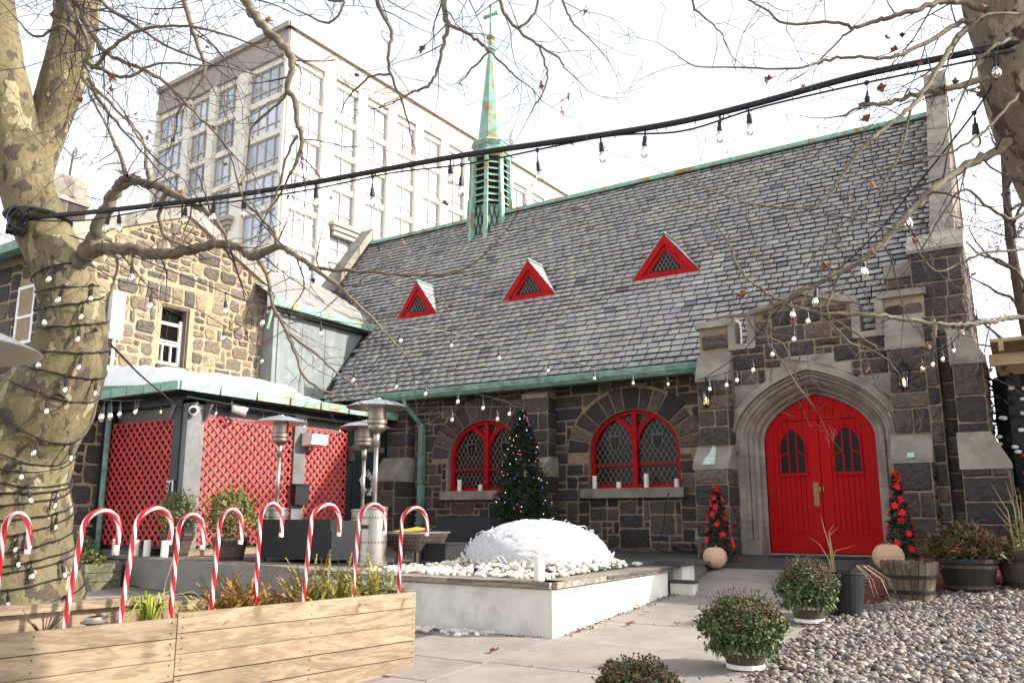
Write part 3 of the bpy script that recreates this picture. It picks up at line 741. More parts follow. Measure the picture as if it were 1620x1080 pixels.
# dormers
for k, (c, h) in enumerate(DORM):
    y0, zb, zt = 16.80, 6.78, 7.74
    ridge_s = Vector((0, 14.82+(zt+.05-4.3)*(SL.y/SL.z), 0)).y
    dm = MB()
    a, b, t = Vector((c-h,y0,zb)), Vector((c+h,y0,zb)), Vector((c,y0,zt))
    bk = Vector((c, ridge_s+.05, zt+.02))
    dm.add([a+Vector((0,.02,0)), t+Vector((0,.02,0)), bk], [(0,1,2)]); dm.add([b+Vector((0,.02,0)), bk, t+Vector((0,.02,0))], [(0,1,2)])
    dm.add([a+Vector((0,.05,0)), b+Vector((0,.05,0)), t+Vector((0,.05,0))], [(0,1,2)])
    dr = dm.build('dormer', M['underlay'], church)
    def tri(sc, yy, cz=.33):              # inner triangles about the centroid
        g_ = Vector((c, yy, zb+(zt-zb)*cz)); return [g_+(Vector((p.x,yy,p.z))-g_)*sc for p in (a, b, t)]
    for s0, s1, yy, th, nm in ((1.06, .74, y0-.07, .09, 'barge_board'), (.74, .52, y0-.03, .08, 'window_frame')):
        o_, i_ = tri(s0, yy), tri(s1, yy)
        for q in range(3):
            q2 = (q+1) % 3; v4 = [o_[q], o_[q2], i_[q2], i_[q]]
            MB().prism(v4, (0,th,0)).build(nm, M['red_trim'], dr)
    pn = tri(.54, y0+.02); MB().add(pn, [(0,1,2)]).build('pane', M['glass'], dr)
    ld = MB()
    for s in (-1, 1):
        for q in np.arange(-.4, .45, .1):
            L_ = []
            for tt in np.linspace(0, .7, 30):
                x, z = c+q+s*tt*.6, zb+.14+tt
                fx = abs(x-c)/h + (z-zb)/(zt-zb)
                if fx < .80 and z > zb+.17: L_.append((x, y0+.012, z))
            if len(L_) > 1: ld.bar(L_[0], L_[-1], .009, .008, up=(0,1,0))
    if ld.v: ld.build('leading', M['lead'], dr)
    for s, p0 in ((1, b), (-1, a)):       # slated cheeks
        e0 = Vector((c, y0-.08, zt+.05)); e1 = bk+Vector((0,0,.04)); f0 = p0+Vector((s*.06,-.08,-.02))
        nrows = 6
        for j in range(nrows):
            t0, t1 = j/nrows, (j+1)/nrows-.02
            pa = f0.lerp(e0, t0); pb = f0.lerp(e0, t1)
            ea = p0.lerp(bk, t0)+Vector((0,.03,.04)); eb = p0.lerp(bk, t1)+Vector((0,.03,.04))
            lena = (ea-pa).length
            nn = max(1, int(lena/.27)) if t0 < .99 else 1
            for q in range(nn):
                q0, q1 = q/nn, (q+1)/nn-.03/nn
                v4 = [pa.lerp(ea,q0), pa.lerp(ea,q1), pb.lerp(eb,q1), pb.lerp(eb,q0)]
                up_ = Vector((s*.8,0,.6))*.016
                MB().hexa([*v4, *[v+up_ for v in v4]]).build('slate', M['slate'], dr)
        MB().bar(p0+Vector((s*.07,-.02,.0)), bk+Vector((s*.07,.0,.03)), .09, .03, up=(s*.8,-.3,.6)).build('flashing', M['copper_w'], dr)
    MB().bar((c,y0-.12,zt+.075), bk+Vector((0,0,.06)), .09, .035).build('ridge_cap', M['copper_w'], dr)
    MB().box(c-h*.72, c+h*.98, y0-.12, y0+.05, zb-.13, zb-.05).build('flashing', M['copper_w'], dr)
# spire
SX, SY = -12.98, 19.5
sp = empty('spire_tmp', (SX, SY, 10)); bpy.data.objects.remove(sp)
def octo(r, z, rot=R(22.5)):
    r *= .9
    return [(SX+r*math.cos(rot+i*math.pi/4), SY+r*math.sin(rot+i*math.pi/4), z) for i in range(8)]
core = MB(); rings = [(.60,9.4),(.60,10.55),(.58,10.6),(.56,12.25)]
for i in range(len(rings)-1):
    a, b = octo(*rings[i]), octo(*rings[i+1]); core.add(a+b, [(k,(k+1)%8,(k+1)%8+8,k+8) for k in range(8)])
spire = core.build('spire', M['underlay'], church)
def octband(r0, z0, r1, z1, nm, m):
    mb = MB(); a, b = octo(r0,z0), octo(r1,z1); mb.add(a+b, [(k,(k+1)%8,(k+1)%8+8,k+8) for k in range(8)]+[tuple(range(8))[::-1], tuple(range(8,16))]); return mb.build(nm, m, spire)
for k in range(8):
    a0, a1 = octo(.66, 10)[k], octo(.66, 10)[(k+1) % 8]
    pa, pb = Vector(a0), Vector(a1); nrm = ((pa+pb)/2-Vector((SX,SY,10))); nrm.z = 0; nrm.normalize()
    for j in range(7):                    # louvres
        z = 10.72+j*.205; ins_ = .06
        p, q = pa.lerp(pb, ins_), pa.lerp(pb, 1-ins_)
        m_ = MB(); lo = Vector((0,0,z)); o1 = nrm*.03; o2 = nrm*-.10
        P0 = Vector((p.x,p.y,z)); Q0 = Vector((q.x,q.y,z))
        m_.hexa([P0+o1, Q0+o1, Q0+o2+Vector((0,0,.10)), P0+o2+Vector((0,0,.10)), P0+o1+Vector((0,0,.03)), Q0+o1+Vector((0,0,.03)), Q0+o2+Vector((0,0,.13)), P0+o2+Vector((0,0,.13))])
        m_.build('louvre', M['copper_w'], spire)
    pn = MB(); P0, Q0 = pa.lerp(pb,.08), pa.lerp(pb,.92)
    pn.add([(P0.x,P0.y,9.5),(Q0.x,Q0.y,9.5),(Q0.x,Q0.y,10.64),(P0.x,P0.y,10.64)], [(0,1,2,3)]); pn.build('base_panel', M['copper'], spire)
    ld = MB()
    for s in (-1, 1):
        for t in np.arange(-.6, 1.2, .33):
            L_ = [(t+ s*q*.55, q) for q in np.linspace(0,1.1,40)]
            L_ = [(u, v) for u, v in L_ if .1 < u < .9]
            if len(L_) > 1:
                f = lambda u, v: Vector((pa.x+(pb.x-pa.x)*u, pa.y+(pb.y-pa.y)*u, 9.55+v))+nrm*.012
                ld.bar(f(*L_[0]), f(*L_[-1]), .022, .016, up=nrm)
    ld.build('lattice_rib', M['underlay'], spire)
    cpt = Vector((a0[0]-SX, a0[1]-SY, 0)).normalized()
    b_ = MB(); q = Vector((SX,SY,0))
    tz = lambda r, z: (SX+cpt.x*r*.9, SY+cpt.y*r*.9, z)
    side = Vector((-cpt.y, cpt.x, 0))*.055
    prof = [tz(.62,9.0),tz(.86,9.2),tz(.80,9.9),tz(.78,10.9),tz(.74,11.0),tz(.70,12.3),tz(.58,12.3)]
    b_.prism([Vector(p)-side for p in prof], side*2); b_.build('corner_fin', M['copper_w'], spire)
octband(.70,12.2,.76,12.32,'cornice',M['copper_w']); octband(.60,12.34,.56,12.62,'frieze',M['copper']); octband(.80,12.32,.80,12.36,'cornice',M['copper_w'])
octband(.58,12.62,.66,12.72,'cornice',M['copper_w']); octband(.68,12.72,.50,12.86,'cornice',M['copper_w'])
octband(.44,12.86,.09,16.0,'needle',M['copper_w'])
MB().lathe([(.10,0),(.17,.05),(.17,.10),(.08,.16),(.07,.4),(.14,.46),(.15,.52),(.05,.6),(.035,.9)], (SX,SY,15.95), 10).build('finial', M['copper_w'], spire)
crs = MB(); crs.box(SX-.03,SX+.03,SY-.03,SY+.03,16.7,17.55); crs.box(SX-.22,SX+.22,SY-.031,SY+.031,17.2,17.27)
for (x, z) in ((-.22,17.235),(.22,17.235),(0,17.55)): crs.box(SX+x-.05,SX+x+.05,SY-.04,SY+.04,z-.05,z+.05)
crs.build('cross', M['copper_w'], spire)
# gables
GX0, GX1 = -1.0, -.60
mb = MB(); tri_ = [(14.6,4.2),(19.5,10.75),(24.5,4.2),(24.5,.3),(14.6,.3)]
mb.prism([(GX0+.05,y,z) for y,z in tri_], (GX1-GX0-.10,0,0)); gw = mb.build('east_gable', M['mortar'], church)
rgb = random.Random(21); me_ = map_east(GX1-.05)
def ing(u, v): return v < 10.45-abs(u-19.5)*1.33 and not (18.6 < u < 20.4 and v < 7.4)
for r in pack(14.8, 24.3, .6, 10.5, .42, [(1,1),(2,1),(2,1)], ing, rgb): stone(rock_poly(r, .03, .01, rgb, .1), me_, .02, gw, M['stone_lit'], rgb)  # sunlit face takes the brighter granite copy, unlike the nave
nseg = 9
for s in (-1, 1):
    a, b = Vector((0, 19.5+s*5.15, 3.95)), Vector((0, 19.5, 10.85))
    for i in range(nseg):
        p, q = a.lerp(b, i/nseg+.002), a.lerp(b, (i+1)/nseg-.002)
        MB().prism([(GX0,p.y,p.z),(GX0,q.y,q.z),(GX0,q.y,q.z+.30),(GX0,p.y,p.z+.30)], (GX1-GX0,0,0)).build('coping_stone', M['lime'], gw)
MB().prism([(GX0-.02,19.1,10.72),(GX0-.02,19.9,10.72),(GX0-.02,19.7,11.3),(GX0-.02,19.5,11.45),(GX0-.02,19.3,11.3)], (GX1-GX0+.04,0,0)).build('coping_stone', M['lime'], gw)
ew = MB().box(GX1-.12,GX1-.02,18.7,20.3,2.5,7.2).build('east_window', M['glass'], church)
for y in (18.66,19.5,20.34): MB().box(GX1-.1,GX1+.03,y-.05,y+.05,2.4,7.25).build('mullion', M['red_trim'], ew)
MB().box(GX1-.1,GX1+.05,18.5,20.5,7.2,7.4).build('lintel', M['lime'], ew)
mb = MB(); mb.prism([(XL,y,z) for y,z in [(14.9,4.3),(19.5,10.45),(24.2,4.3),(24.2,.3),(14.9,.3)]], (.3,0,0)); mb.build('west_gable', M['mortar'], church)
for s in (-1, 1):
    a, b = Vector((0, 19.5+s*5.0, 4.0)), Vector((0, 19.5, 10.62))
    for i in range(8):
        p, q = a.lerp(b, i/8+.002), a.lerp(b, (i+1)/8-.002)
        MB().prism([(XL-.2,p.y,p.z),(XL-.2,q.y,q.z),(XL-.2,q.y,q.z+.36),(XL-.2,p.y,p.z+.36)], (.5,0,0)).build('coping_stone', M['lime'], church)
# ------------------------------------------------------------------ porch
DC = -2.92
def arch(hw, spring, rise):
    f = lambda t: (max(0, 1-abs(t)**2.2)**.5)*.70+.30*(1-abs(t))
    return lambda u: spring+rise*f((u-DC)/hw)
def path_pts(hw, spring, rise, base, na=24, nj=7):
    A_ = arch(hw, spring, rise); pts = [(DC-hw, base+(spring-base)*i/nj) for i in range(nj)]
    pts += [(DC-hw*math.cos(t), A_(DC-hw*math.cos(t))) for t in np.linspace(0, math.pi, na+1)]
    pts += [(DC+hw, base+(spring-base)*(nj-1-i)/nj) for i in range(nj)]
    return pts
out_arch = arch(1.28, 2.82, 1.10)
PO = [(-4.78,4.86),(-4.22,4.86),(-4.22,4.50),(-3.80,4.50),(-3.80,5.02),(-3.55,5.05),(-2.92,5.27),(-2.28,5.05),(-2.12,5.02),(-2.12,4.48),(-1.70,4.48),(-1.70,5.0),(-1.06,5.0)]
def parapet_top(u):
    t = 0
    for (a, za), (b, zb) in zip(PO, PO[1:]):
        if a <= u <= b and b > a: t = za+(zb-za)*(u-a)/(b-a)
    return t
mb = MB()
usr = sorted(set([p[0] for p in PO]+[DC+1.28*math.sin(t) for t in np.linspace(-math.pi/2, math.pi/2, 25)]+[-4.78,-1.06]))
for a, b in zip(usr, usr[1:]):
    if b-a < 1e-5: continue
    e = 1e-4; ta, tb = parapet_top(a+e), parapet_top(b-e); m_ = (a+b)/2
    za, zb = (out_arch(a+e), out_arch(b-e)) if abs(m_-DC) < 1.28 else (.6, .6)
    mb.hexa([(a,YP,za),(b,YP,zb),(b,YP+.35,zb),(a,YP+.35,za),(a,YP,ta),(b,YP,tb),(b,YP+.35,tb),(a,YP+.35,ta)])
mb.box(-4.78,-4.45,YP+.35,YW,.6,4.6); mb.box(-1.4,-1.06,YP+.35,YW,.6,4.6); mb.box(-4.5,-1.3,YP+.2,YW+.5,4.1,4.3)
porch = mb.build('porch_wall', M['mortar'], church)
rg2 = random.Random(5); mf2 = map_front(YP)
def inp(u, v): return v < parapet_top(u)-.10 and not (abs(u-DC) < 1.34 and v < out_arch(min(max(u, DC-1.27), DC+1.27))+.10) and not (v < 4.4 and u < -4.22) and not (v < 4.3 and u > -1.62)
lime_r = [(-4.2,-3.62,3.30,3.78),(-3.62,-3.2,3.66,4.02),(-3.30,-2.45,3.93,4.20),(-2.62,-2.2,3.70,4.02),(-2.2,-1.64,3.30,3.80)]
def inp2(u, v): return inp(u, v) and not any(a < u < b and c_ < v < d for a, b, c_, d in lime_r)
for r in pack(-4.75, -1.08, 2.6, 5.3, .14, [(2,1),(3,2),(2,2),(3,1),(4,2),(1,1),(3,2)], inp2, rg2):
    stone(rock_poly(r, .036, .008, rg2, .12), mf2, rg2.uniform(.02,.045), porch, M['stone'], rg2)
for r in lime_r:
    poly = rock_poly(r, .02, .002, rg2, .02)
    cx, cz = (r[0]+r[1])/2, (r[2]+r[3])/2
    t = max(-.95, min(.95, (cx-DC)/1.45)); u0 = DC+1.42*t; f2 = arch(1.42, 2.82, 1.24)
    dx = .02; sl_ = (f2(u0+dx)-f2(u0-dx))/(2*dx); n_ = Vector((-sl_, 1)).normalized()
    poly = poly_clip(poly, (u0, f2(u0)), n_)
    if len(poly) > 2: stone(poly, mf2, .02, porch, M['lime'], rg2, rough=.15, name='limestone_block')
# coping of the battlements
def cop(a, za, b, zb, nm='coping_stone'):
    MB().prism([(a,YP-.07,za-.02),(b,YP-.07,zb-.02),(b,YP-.07,zb+.06),(b,YP+.1,zb+.16),(a,YP+.1,za+.16),(a,YP-.07,za+.06)][:0] or [(a,YP-.07,za),(b,YP-.07,zb),(b,YP-.07,zb+.11),(a,YP-.07,za+.11)], (0,.46,0)).build(nm, M['lime'], porch)
cop(-4.84,4.86,-4.16,4.86); cop(-3.84,4.99,-3.50,5.04); cop(-3.498,5.045,-2.925,5.245); cop(-2.915,5.245,-2.342,5.045); cop(-2.34,5.04,-2.06,4.99); cop(-1.74,4.99,-1.02,4.99)
for (a, b, z) in ((-4.24,-3.76,4.40),(-2.16,-1.66,4.38)):
    MB().box(a,b,YP-.05,YP+.42,z,z+.10).build('crenel_sill', M['lime'], porch)
    for (c0, c1) in ((a, a+.13), (b-.13, b)): MB().box(c0,c1,YP-.045,YP+.40,z+.102,z+.60 if c1 < b-.01 or True else z).build('crenel_jamb', M['lime'], porch)
# portal mouldings: lofted limestone blocks
prof = [(0,YP-.015),(.10,YP-.015),(.16,YP+.05),(.28,YP+.06),(.34,YP+.14),(.46,YP+.17),(.52,YP+.13),(.62,YP+.20),(.66,YP+.30),(.80,YP+.33),(.86,YP+.44),(1.0,YP+.47),(1.0,YD+.1)]
def ring(s): 
    hw = 1.28+(.915-1.28)*s; spr = 2.82-.02*s; rise = 1.10+(.78-1.10)*s
    return path_pts(hw, spr, rise, .845)
rings_ = [ring(s) for s, _ in prof]; npt = len(rings_[0])
portal = empty('portal_tmp', (0,0,0)); bpy.data.objects.remove(portal)
bk_ = MB()
for i in range(len(prof)-1):
    for k in range(npt-1):
        q = [rings_[i][k], rings_[i][k+1], rings_[i+1][k+1], rings_[i+1][k]]
        ys_ = [prof[i][1], prof[i][1], prof[i+1][1], prof[i+1][1]]
        bk_.add([(p[0], y+.012, p[1]) for p, y in zip(q, ys_)], [(0,1,2,3)])
portal = bk_.build('portal', M['mortar'], church)
cuts = [0,2,4,6,10,14,19,24,28,32,34,36,npt-1]
for c0, c1 in zip(cuts, cuts[1:]):
    m_ = MB()
    for i in range(len(prof)-1):
        for k in range(c0, c1):
            def q_(rr, kk):
                a = Vector(rr[kk]); 
                if kk == c0: a = a.lerp(Vector(rr[kk+1]), .035)
                if kk == c1: a = a.lerp(Vector(rr[kk-1]), .035)
                return a
            q = [q_(rings_[i],k), q_(rings_[i],k+1), q_(rings_[i+1],k+1), q_(rings_[i+1],k)]
            ys_ = [prof[i][1], prof[i][1], prof[i+1][1], prof[i+1][1]]
            m_.add([(p[0], y, p[1]) for p, y in zip(q, ys_)], [(0,1,2,3)])
    m_.build('voussoir', M['lime'], portal)
hm = MB(); ro, ri = path_pts(1.44,2.82,1.24,2.7,24,1), path_pts(1.29,2.82,1.11,2.7,24,1)
for k in range(len(ro)-1):
    hm.hexa([(ro[k][0],YP+.02,ro[k][1]),(ro[k+1][0],YP+.02,ro[k+1][1]),(ri[k+1][0],YP+.02,ri[k+1][1]),(ri[k][0],YP+.02,ri[k][1]),(ro[k][0],YP-.06,ro[k][1]),(ro[k+1][0],YP-.06,ro[k+1][1]),(ri[k+1][0],YP-.11,ri[k+1][1]),(ri[k][0],YP-.11,ri[k][1])])
hm.build('hood_mould', M['lime'], portal)
for s in (-1, 1):
    MB().box(DC+s*1.36-.14, DC+s*1.36+.14, YP-.10, YP+.02, 2.58, 2.70).build('label_stop', M['lime'], portal)
    x = DC+s*1.10; MB().box(x-.17, x+.17, YP+.03-.03, YD, .84, 1.08).build('jamb_plinth', M['lime'], portal)
# doors
din = arch(.915, 2.80, .78)
door_t = None
MB().box(DC-.93, DC+.93, YD+.09, YD+.12, .84, 3.62).build('door_backing', M['underlay'], church)
for s, nm in ((-1,'left'),(1,'right')):
    x0, x1 = (DC-.912, DC-.006) if s < 0 else (DC+.006, DC+.912)
    ZM = 3.13
    f_ = MB()
    f_.box(x0, x1, YD+.02, YD+.06, .875, 2.5)
    for k in range(8):
        a, b = x0+(x1-x0)*k/8, x0+(x1-x0)*(k+1)/8
        za, zb = (min(ZM, din(max(min(u, DC+.91), DC-.91))-.01) for u in (a, b))
        f_.hexa([(a,YD+.02,2.5),(b,YD+.02,2.5),(b,YD+.06,2.5),(a,YD+.06,2.5),(a,YD+.02,za),(b,YD+.02,zb),(b,YD+.06,zb),(a,YD+.06,za)])
    leaf = f_.build('door', M['red'], church); tag(leaf, f'{nm} red plank door leaf')
    st = .17                              # stiles and rails stand proud of the planks
    fx = [(x0, x0+st), (x1-st*.8, x1)] if s > 0 else [(x0, x0+st*.8), (x1-st, x1)]
    inner0, inner1 = (x0+st, x1-st*.8) if s > 0 else (x0+st*.8, x1-st)
    for a, b in fx: MB().box(a, b, YD-.012, YD+.02, .875, min(ZM-.0, din((a+b)/2)-.16)).build('stile', M['red'], leaf)
    MB().box(inner0+.001, inner1-.001, YD-.012, YD+.02, .875, 1.19).build('bottom_rail', M['red'], leaf)
    npk = 7; wx = (x0+x1)/2-s*.01; hw = .205
    for k in range(npk):
        a = inner0+(inner1-inner0)*k/npk+.005; b = inner0+(inner1-inner0)*(k+1)/npk-.005
        zt_ = min(ZM, din((a+b)/2)-.03)
        if zt_ > 1.2: MB().box(a, b, YD+.0, YD+.0205, 1.20, zt_).build('plank', M['red'], leaf)
    # lancet light
    fl = lambda u: 2.72+.26*max(0, 1-(abs(u-wx)/hw)**1.7)**.75
    pts_ = [(wx-hw,2.22)]+[(wx-hw*math.cos(t), fl(wx-hw*math.cos(t))) for t in np.linspace(0, math.pi, 13)]+[(wx+hw,2.22)]
    gw_ = MB().add([(x,YD-.004,z) for x, z in pts_], [tuple(range(len(pts_)))]).build('door_light', M['glass'], leaf)
    fr = MB(); o2 = [(wx+(x-wx)*1.13, 2.2+(z-2.2)*1.05) for x, z in pts_]
    for k in range(len(pts_)-1):
        fr.hexa([(o2[k][0],YD-.0,o2[k][1]),(o2[k+1][0],YD,o2[k+1][1]),(pts_[k+1][0],YD,pts_[k+1][1]),(pts_[k][0],YD,pts_[k][1]),(o2[k][0],YD-.025,o2[k][1]),(o2[k+1][0],YD-.025,o2[k+1][1]),(pts_[k+1][0],YD-.018,pts_[k+1][1]),(pts_[k][0],YD-.018,pts_[k][1])])
    fr.box(wx-hw*1.2, wx+hw*1.2, YD-.035, YD, 2.175, 2.222); fr.build('light_frame', M['red'], gw_)
    for q in (-.33, .33): MB().box(wx+q*hw-.011, wx+q*hw+.011, YD-.02, YD-.003, 2.222, fl(wx+q*hw)-.004).build('glazing_bar', M['red'], gw_)
    for q in (-1, 1): MB().bar((wx+q*hw,YD-.011,2.52), (wx+q*hw*.33,YD-.011,2.60), .02, .016, up=(0,1,0)).build('glazing_bar', M['red'], gw_)
    if s < 0: MB().box(x1-.135, x1-.045, YD-.03, YD-.0125, 1.66, 2.06).build('push_plate', M['brass'], leaf)
    else: MB().lathe([(.0,0),(.014,.0),(.014,.02),(0,.021)], (0,0,0), 8)
    MB().box((x1-.05 if s < 0 else x0+.01), (x1-.01 if s < 0 else x0+.03), YD-.04, YD-.0125, 1.9, 1.98).build('lock', M['brass'], leaf)
tm = MB()
for k in range(14):
    a, b = DC-.90+1.8*k/14+.004, DC-.90+1.8*(k+1)/14-.004
    za, zb = din(a)-.005, din(b)-.005
    if min(za, zb) < 3.15: 
        continue
    tm = MB(); tm.hexa([(a,YD+.0,3.142),(b,YD+.0,3.142),(b,YD+.05,3.142),(a,YD+.05,3.142),(a,YD+.0,za),(b,YD+.0,zb),(b,YD+.05,zb),(a,YD+.05,za)]); tm.build('tympanum_board', M['red'], church)
at = MB(); rr = path_pts(.913,2.80,.775,2.6,24,1); ri = path_pts(.78,2.80,.62,2.6,24,1)
for k in range(1, len(rr)-2):
    at.hexa([(rr[k][0],YD-.017,rr[k][1]),(rr[k+1][0],YD-.017,rr[k+1][1]),(ri[k+1][0],YD-.017,ri[k+1][1]),(ri[k][0],YD-.017,ri[k][1]),(rr[k][0],YD+.02,rr[k][1]),(rr[k+1][0],YD+.02,rr[k+1][1]),(ri[k+1][0],YD+.02,ri[k+1][1]),(ri[k][0],YD+.02,ri[k][1])])
at.build('arched_rail', M['red'], church)
bo = MB(); bo.add([(DC+.055*math.cos(t),YD-.03,3.40+.055*math.sin(t)) for t in np.linspace(0,2*math.pi,13)[:-1]]+[(DC+.06*math.cos(t),YD+.0,3.40+.06*math.sin(t)) for t in np.linspace(0,2*math.pi,13)[:-1]], [tuple(range(12))]+[(k,(k+1)%12,(k+1)%12+12,k+12) for k in range(12)]); bo.build('boss', M['red'], church)
MB().box(DC-.93,DC+.93,YD-.30,YD+.1,.80,.862).build('threshold', M['lime'], church)
# porch buttresses
rg3 = random.Random(9)
stone_box(-4.80,-4.22,13.65,YP+.02,.5,2.30,church,'fe',rg3,prd=.035)
weathering([(13.62,2.28),(13.62,2.36),(13.93,2.70),(YP,2.70),(YP,2.28)], -4.82, -4.19, church)
stone_box(-4.77,-4.24,13.90,YP+.02,2.70,3.86,church,'fe',rg3,prd=.03)
weathering([(13.86,3.84),(13.86,3.90),(14.10,4.38),(YP+.0,4.38),(YP,3.84)], -4.80, -4.20, church)
stone_box(-1.66,-1.13,13.65,YP+.02,.5,2.30,church,'fe',rg3,prd=.035)
weathering([(13.62,2.28),(13.62,2.34),(13.88,2.74),(YP,2.74),(YP,2.28)], -1.68, -1.10, church)
stone_box(-1.63,-1.10,13.86,YP+.02,2.74,4.10,church,'fe',rg3,prd=.03)
weathering([(13.82,4.08),(13.82,4.14),(14.08,4.68),(YP,4.68),(YP,4.08)], -1.65, -1.07, church)
stone_box(-1.10,-.93,13.85,15.2,.5,4.55,church,'fe',rg3,prd=.025,wide=.4)
stone_box(-.93,-.74,14.0,15.2,.5,4.4,church,'fe',rg3,prd=.025,wide=.4)
stone_box(-.74,-.13,13.62,15.2,.5,2.18,church,'fe',rg3,prd=.03)
stone_box(-.73,-.33,13.66,15.2,2.16,3.74,church,'fe',rg3,prd=.03)
MB().prism([(-.76,13.58,2.16),(-.10,13.58,2.16),(-.10,13.58,2.24),(-.32,13.58,2.70),(-.76,13.58,2.70)], (0,1.6,0)).build('weathering', M['lime'], church)
MB().prism([(-.76,13.62,3.72),(-.28,13.62,3.72),(-.28,13.62,3.80),(-.50,13.62,4.26),(-.76,13.62,4.26)], (0,1.6,0)).build('weathering', M['lime'], church)
stone_box(-1.62,-1.02,14.5,15.3,4.3,5.42,church,'fe',rg3)
weathering([(14.44,5.40),(14.44,5.46),(14.8,5.72),(15.3,5.72),(15.3,5.40)], -1.66, -1.0, church)
stone_box(-1.22,-.47,14.25,15.6,4.25,5.72,church,'fe',rg3)
weathering([(14.2,5.70),(14.2,5.76),(14.7,6.15),(15.7,6.4),(15.7,5.70)], -1.26, -.43, church)
# verdigris stains on the two pale weathering stones
for (x, y0, z0, pts) in ((-4.55,13.62,2.34,[(-.10,0),(.12,.0),(.10,.16),(.07,.30),(.0,.36),(-.02,.2),(-.08,.12)]), (-1.40,13.62,2.34,[(-.05,-.0),(.05,0),(.05,.10),(.02,.2),(-.04,.16)])):
    v = [(x+a, y0+b*.31/.34-.006 if True else 0, z0+.02+b) for a, b in pts]
    MB().add([(p[0], 13.62+(p[2]-2.36)*.31/.34-.008 if p[2] > 2.36 else 13.61, p[2]) for p in v], [tuple(range(len(v)))]).build('stain', M['stain'], church)
# ------------------------------------------------------------------ terrace and its retaining wall
EDGE = [(-4.31, 11.2), (-4.31, 7.70), (-7.0, 7.74), (-11.95, 8.78)]
mb = MB(); poly = [(-13.0,15.4),(-4.33,15.4),(-4.33,7.75),(-7.0,7.80),(-13.9,8.84),(-13.9,9.5),(-13.0,9.5)]
mb.prism([(x,y,.3) for x,y in poly], (0,0,.49)); ter = mb.build('terrace', M['ground']); tag(ter, kind='structure')
k = 0
for i, x in enumerate(np.arange(-12.9, -4.4, .62)):
    for j, y in enumerate(np.arange(8.9, 15.2, .62)):
        if y < 7.85+max(0, (-7-x)*.21): continue
        mb = MB().box(x+.006, x+.614, y+.006, y+.614, .77, .80+rng.uniform(0,.004)); mb.build('flagstone', M['flag'], ter); k += 1
rw = empty('retaining_wall', (-7, 8, .3), 'low white stucco retaining wall with weathered wooden cap around the terrace', 'wall')
def wall_run(p, q, th=.22, z1=.73, cap=True, capz=.80):
    p, q = Vector((*p, 0)), Vector((*q, 0)); d = (q-p).normalized(); n = Vector((-d.y, d.x, 0))
    if n.dot(Vector((1,-1,0))) < 0: n = -n
    m_ = MB(); a = [p, q, q-n*th, p-n*th]
    m_.hexa([Vector((v.x,v.y,.1)) for v in a]+[Vector((v.x,v.y,z1)) for v in a]); m_.build('stucco_face', M['stucco'], rw)
    if cap:
        L_ = (q-p).length; n_b = max(1, int(round(L_/1.7)))
        for i in range(n_b):
            s0, s1 = p+d*(L_*i/n_b+.003), p+d*(L_*(i+1)/n_b-.003)
            for (o0, o1, zz0, zz1, nm) in ((.05,-.30,capz-.055,capz+.004,'cap_board'),(.025,-.2,z1+.001,capz-.057,'cap_trim')):
                a = [s0+n*o0, s1+n*o0, s1+n*o1, s0+n*o1]
                MB().hexa([Vector((v.x,v.y,zz0)) for v in a]+[Vector((v.x,v.y,zz1)) for v in a]).build(nm, M['cap'], rw)
wall_run((-4.30,10.95),(-4.30,7.70)); wall_run((-4.31,7.69),(-7.0,7.73)); wall_run((-7.01,7.735),(-11.85,8.76)); wall_run((-13.2,8.80),(-14.1,8.82))
MB().box(-13.15,-11.9,9.15,9.3,.2,.77).build('niche_back', M['stucco'], rw)
MB().box(-13.15,-11.9,8.7,9.15,.2,.33).build('niche_floor', M['flag'], rw)
for (x0, x1) in ((-13.17,-13.0),(-12.02,-11.86)):
    for i in range(7): MB().box(x0, x1, 8.74+(.02 if i % 2 else 0), 9.1, .24+i*.072, .24+i*.072+.062).build('brick', M['brick'], rw)
    MB().box(x0+.01, x1-.01, 8.78, 9.12, .22, .75).build('mortar_core', M['mortar'], rw)
for i in range(5): MB().box(-12.98+i*.19, -12.98+i*.19+.18, 8.68, 8.85, .24, .31).build('brick', M['brick'], rw)
MB().box(-13.15,-11.9,8.80,9.2,.755,.80).build('cap_board', M['cap'], rw)
# step and stub pier at the right end of the terrace
stp = empty('terrace_step', (-4.1,11.5,.4), 'small pale stone step beside the end of the white wall', 'step')
MB().box(-4.28,-3.95,10.98,11.16,.3,.58).build('riser', M['stucco'], stp); MB().box(-4.29,-3.93,10.97,11.16,.581,.62).build('tread', M['flag'], stp)
MB().box(-4.9,-4.31,10.96,11.16,.6,.76).build('upper_riser', M['flag'], stp)
pr2 = empty('stub_pier', (-4.35,11.5,.4), 'short white stub pier with slate cap next to the left pumpkin', 'pier')
MB().box(-4.50,-4.20,11.25,11.75,.3,.80).build('shaft', M['stucco'], pr2); MB().box(-4.58,-4.12,11.17,11.85,.801,.87).build('cap', M['flag'], pr2)
# pebbles bed strip by the wall foot
pts = []; rad = []
for i in range(260):
    x = rng.uniform(-7.2,-5.0); y = 7.66-abs(rng.gauss(0,.12))-max(0,(-5.2-x))*.03; pts.append((x, y, gz(y)+.02)); rad.append(rng.uniform(.02,.045))
g = pebbles('pebble_strip', pts, rad, M['pebble_w']); tag(g, 'strip of loose pebbles at the foot of the white wall', 'pebbles', kind='stuff')
